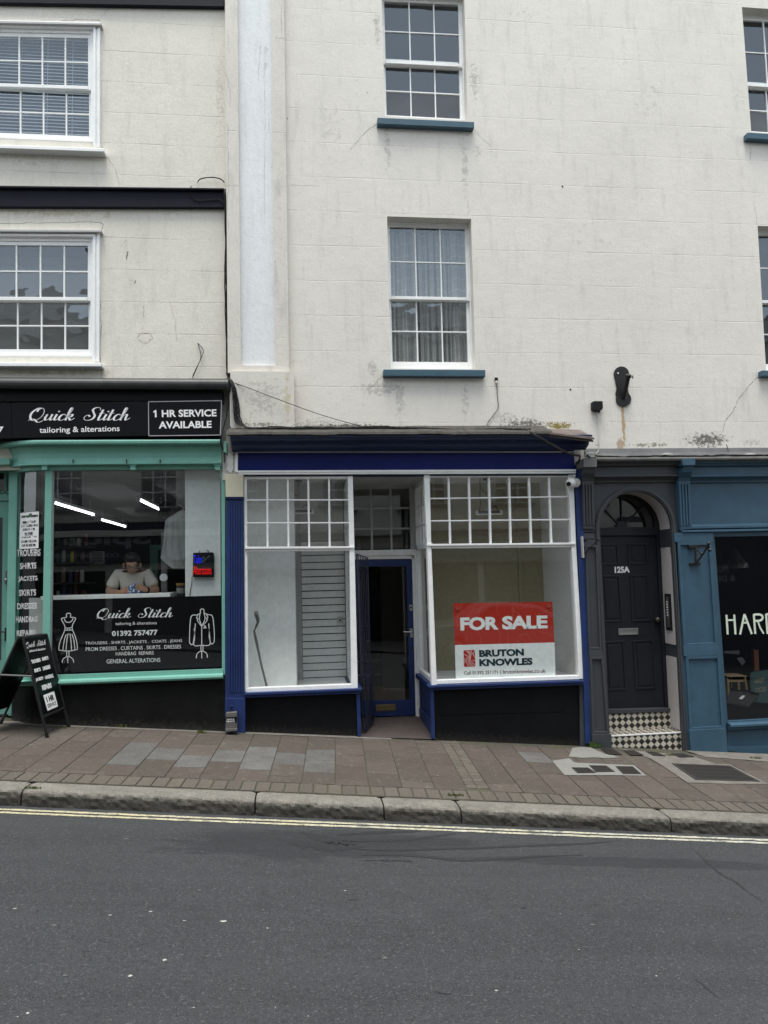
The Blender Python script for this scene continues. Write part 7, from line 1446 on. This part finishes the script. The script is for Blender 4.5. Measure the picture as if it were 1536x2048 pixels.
for Fk, nm in ((F1,'front_frame'),(F2,'rear_frame')):
    m = MB()
    for u in (0.03,.97): m.tube([Fk(u,.0), Fk(u,.5), Fk(u,.97)], .014, 8)
    for v in (.20,.975): m.tube([Fk(.03,v), Fk(.97,v)], .015, 8)
    m.build(nm, M_frame, ab_)
    m = MB()
    for u in (.03,.97): p0 = Fk(u,0); p1 = Fk(u,.045); m.tube([p0,p1], .018, 8)
    m.build('foot', M_cable, ab_)
    m = MB(); q = [Fk(.05,.21), Fk(.95,.21), Fk(.95,.96), Fk(.05,.96)]; o_ = (q[1]-q[0]).cross(q[3]-q[0]).normalized()*.006; m.hexa([p+o_ for p in q]+[p-o_ for p in q]); m.build('panel', plain('sign panel dark green-black', (0.004,0.0065,0.006), .3, .2), ab_)
m = MB(); m.tube([F1(.0,.60)*.5+F1(.03,.60)*.5, F2(.0,.60)], .010, 6); m.build('stay', plain('dull stay', (0.10,0.10,0.10), .5), ab_)
def faceq(px_quad):       # pixel quad on the front panel plane -> points just in front
    p0 = F1(.5,.5)+nF*.0095; out = []
    for x, y in px_quad: r_ = ray(*ab(x,y)); k = (p0-CAM).dot(nF)/r_.dot(nF); out.append(CAM+r_*k)
    return quadmap(*out)
m = MB(); put_script(m, 'Quick Stitch', faceq([(395,350),(722,305),(722,400),(410,455)]), pen=(.10,.26)); put_text(m, 'tailoring & alterations', faceq([(458,472),(712,432),(716,478),(468,520)]), .02)
for txt, q in (('TROUSERS',[(486,632),(633,598),(642,655),(500,690)]),('SHIRTS',[(656,590),(755,566),(766,620),(668,645)]),('SKIRTS',[(534,772),(634,748),(645,802),(546,830)]),('DRESSES',[(668,738),(786,704),(797,765),(680,796)]),('JACKETS',[(560,918),(676,888),(688,948),(572,982)]),('HANDBAG',[(705,880),(832,842),(845,905),(716,935)]),('REPAIRS',[(655,1030),(802,986),(818,1065),(672,1110)])): put_text(m, txt, faceq(q), .06)
m.build('lettering', M_ink, ab_, recalc=False)
m = MB(); q = faceq([(680,1186),(852,1122),(914,1360),(750,1432)]); m.face([q(0,0),q(1,0),q(1,1),q(0,1)]); m.build('white_label', M_ink, ab_, recalc=False)
m = MB(); q0 = q; sh_ = nF*.002
put_text(m, '1 HR', lambda u, v: q0(.16+.68*u,.50+.34*v)+sh_, .05); put_text(m, 'SERVICE', lambda u, v: q0(.10+.80*u,.16+.22*v)+sh_, .01); m.build('label_print', M_txt, ab_, recalc=False)

# ================================================================ ACROSS THE STREET (seen as reflections)
ob = thing('opposite_terrace', 'pale terrace across the street seen only as reflections in the shop glass', 'building', (1.0,-13.2,-.4))
YO = -13.0; M_opp = render_wall('opposite stucco', (0.68,0.655,0.59), 50, .5, [], .06, .3, .3)
m = MB(); m.face([(-16,YO,-1.5),(16,YO,-1.5),(16,YO,9.2),(-16,YO,9.2)]); m.box(-16,YO-8,-1.5,16,YO-.05,9.2); m.box(-16,YO,8.85,16,YO+.3,9.2); m.box(-16,YO,2.95,16,YO+.35,3.12); m.box(-16,YO,5.6,16,YO+.08,5.75); m.build('wall', M_opp, ob, recalc=False)
m = MB(); m.face([(-16,YO+.2,9.2),(16,YO+.2,9.2),(16,YO-4,11.2),(-16,YO-4,11.2)]); m.box(-6,YO-3,9.2,-4.5,YO-2,12.2); m.build('roof', plain('slate roof', (0.05,0.052,0.058), .7), ob, recalc=False)
mw, mg, ms = MB(), MB(), MB()
for k in range(12):
    x = -14.6+2.55*k
    for z0, h_ in ((3.75,1.65),(6.2,1.75)):
        mg.box(x,YO-.02,z0,x+1.05,YO+.012,z0+h_); ms.box(x-.12,YO,z0-.1,x+1.17,YO+.14,z0)
        for a in (0,.35,.70,1.02): mw.box(x+a,YO,z0,x+a+.035,YO+.03,z0+h_)
        for b in (0,.25,.5,.75,.98): mw.box(x,YO,z0+h_*b,x+1.05,YO+.032,z0+h_*b+.035)
mg.build('window', plain('dark opposite glass', (0.03,0.033,0.037), .15), ob); mw.build('glazing_bars', M_white, ob); ms.build('sill', plain('dark sill', (0.04,0.04,0.045), .6), ob)
m = MB(); m.box(-15.5,YO,2.20,-2.2,YO+.2,3.35,0); m.box(-2.1,YO,2.02,9.75,YO+.2,2.55,1); m.box(9.8,YO,-1.4,15.9,YO+.2,3.3,0); m.build('fascia', [plain('dark navy fascia', (0.02,0.025,0.04), .4), plain('pale grey fascia', (0.20,0.20,0.19), .5)], ob)  # tall right-hand box added to darken reflections in the steel blue shop's window
m = MB()
for k in range(9): x = -15.6+3.5*k; m.box(x,YO,-1.4,x+3.3,YO+.05,2.0)
m.build('shop_window', plain('dark opposite shop glass', (0.010,0.011,0.012), .4, .1), ob)
M_oink = plain('faded opposite lettering', (0.26,0.28,0.29), .6)
def opp_text(mb, s_, x0, x1, z0, z1): 
    put_text(mb, s_, quadmap((x1,YO+.21,z1),(x0,YO+.21,z1),(x0,YO+.21,z0),(x1,YO+.21,z0)), .03)
m = MB(); opp_text(m, 'Spice', -6.35, -4.05, 2.62, 3.12); m.build('lettering', M_oink, ob, recalc=False); m = MB(); opp_text(m, 'CONTEMPORARY INDIAN', -7.6, -4.9, 2.37, 2.50); opp_text(m, "BAOBAB DELI THE WORLD'S PANTRY", 3.9, 7.9, 2.2, 2.38); opp_text(m, 'PRINT', 12.2, 12.9, 1.55, 1.75); opp_text(m, '& DESIGN', 11.9, 13.1, 1.28, 1.46); m.build('lettering', M_oink, ob, recalc=False)
m = MB(); m.face([(-16,YO+.3,-1.6),(16,YO+.3,-1.6),(16,-9.3,-1.6),(-16,-9.3,-1.6)])
for i in range(len(m.v)): x, y, z = m.v[i]; m.v[i] = (x, y, gz(x,0)-.10)
o = m.build('far_pavement', M_road, base=(0,0,0), recalc=False); struct(o)

# silver car parked across the street, seen only in the glass
def gx(x): return gz(x, 0)-.10
car = thing('parked_car', 'silver hatchback parked across the street seen only as a reflection in the sale window', 'car', (5.2,-10.6,gx(5.2)))
YC = -10.6; prof = [(0,.35),(.02,.62),(.12,.80),(.95,.95),(1.55,1.40),(1.9,1.48),(2.9,1.46),(3.55,1.15),(3.95,1.02),(4.1,.75),(4.1,.35)]
Xc = 3.1; sl_ = GB
def cpt(u, h_, y): x = Xc+u; return (x, y, gx(x)+h_)
m = MB(); fr_ = [cpt(u,h_,YC+.82) for u, h_ in prof]; m.prism(fr_, (0,-1.64,0)); m.build('body', plain('silver car paint', (0.22,0.225,0.23), .3, .5, .3), car, bevel=.05)
m = MB()
for q in ([(1.10,.98),(1.62,1.36),(2.15,1.40),(2.15,.98)], [(2.22,.98),(2.22,1.40),(2.85,1.38),(3.35,1.12),(3.35,1.0)]):
    for ys in (YC+.826, YC-.826): m.face([cpt(u,h_,ys) for u, h_ in q])
m.build('window', plain('car window', (0.012,0.013,0.014), .1), car)
for u in (.72, 3.35):
    for ys in (YC+.74, YC-.74):
        c0 = Vector(cpt(u,.31,ys)); m = MB(); m.tube([c0-Vector((0,.1,0)), c0+Vector((0,.1,0))], .31, 20); w_ = m.build('wheel', M_cable, car)
        m = MB(); m.tube([c0-Vector((0,.105,0)), c0+Vector((0,.105,0))], .19, 14); m.build('rim', M_steel, w_)
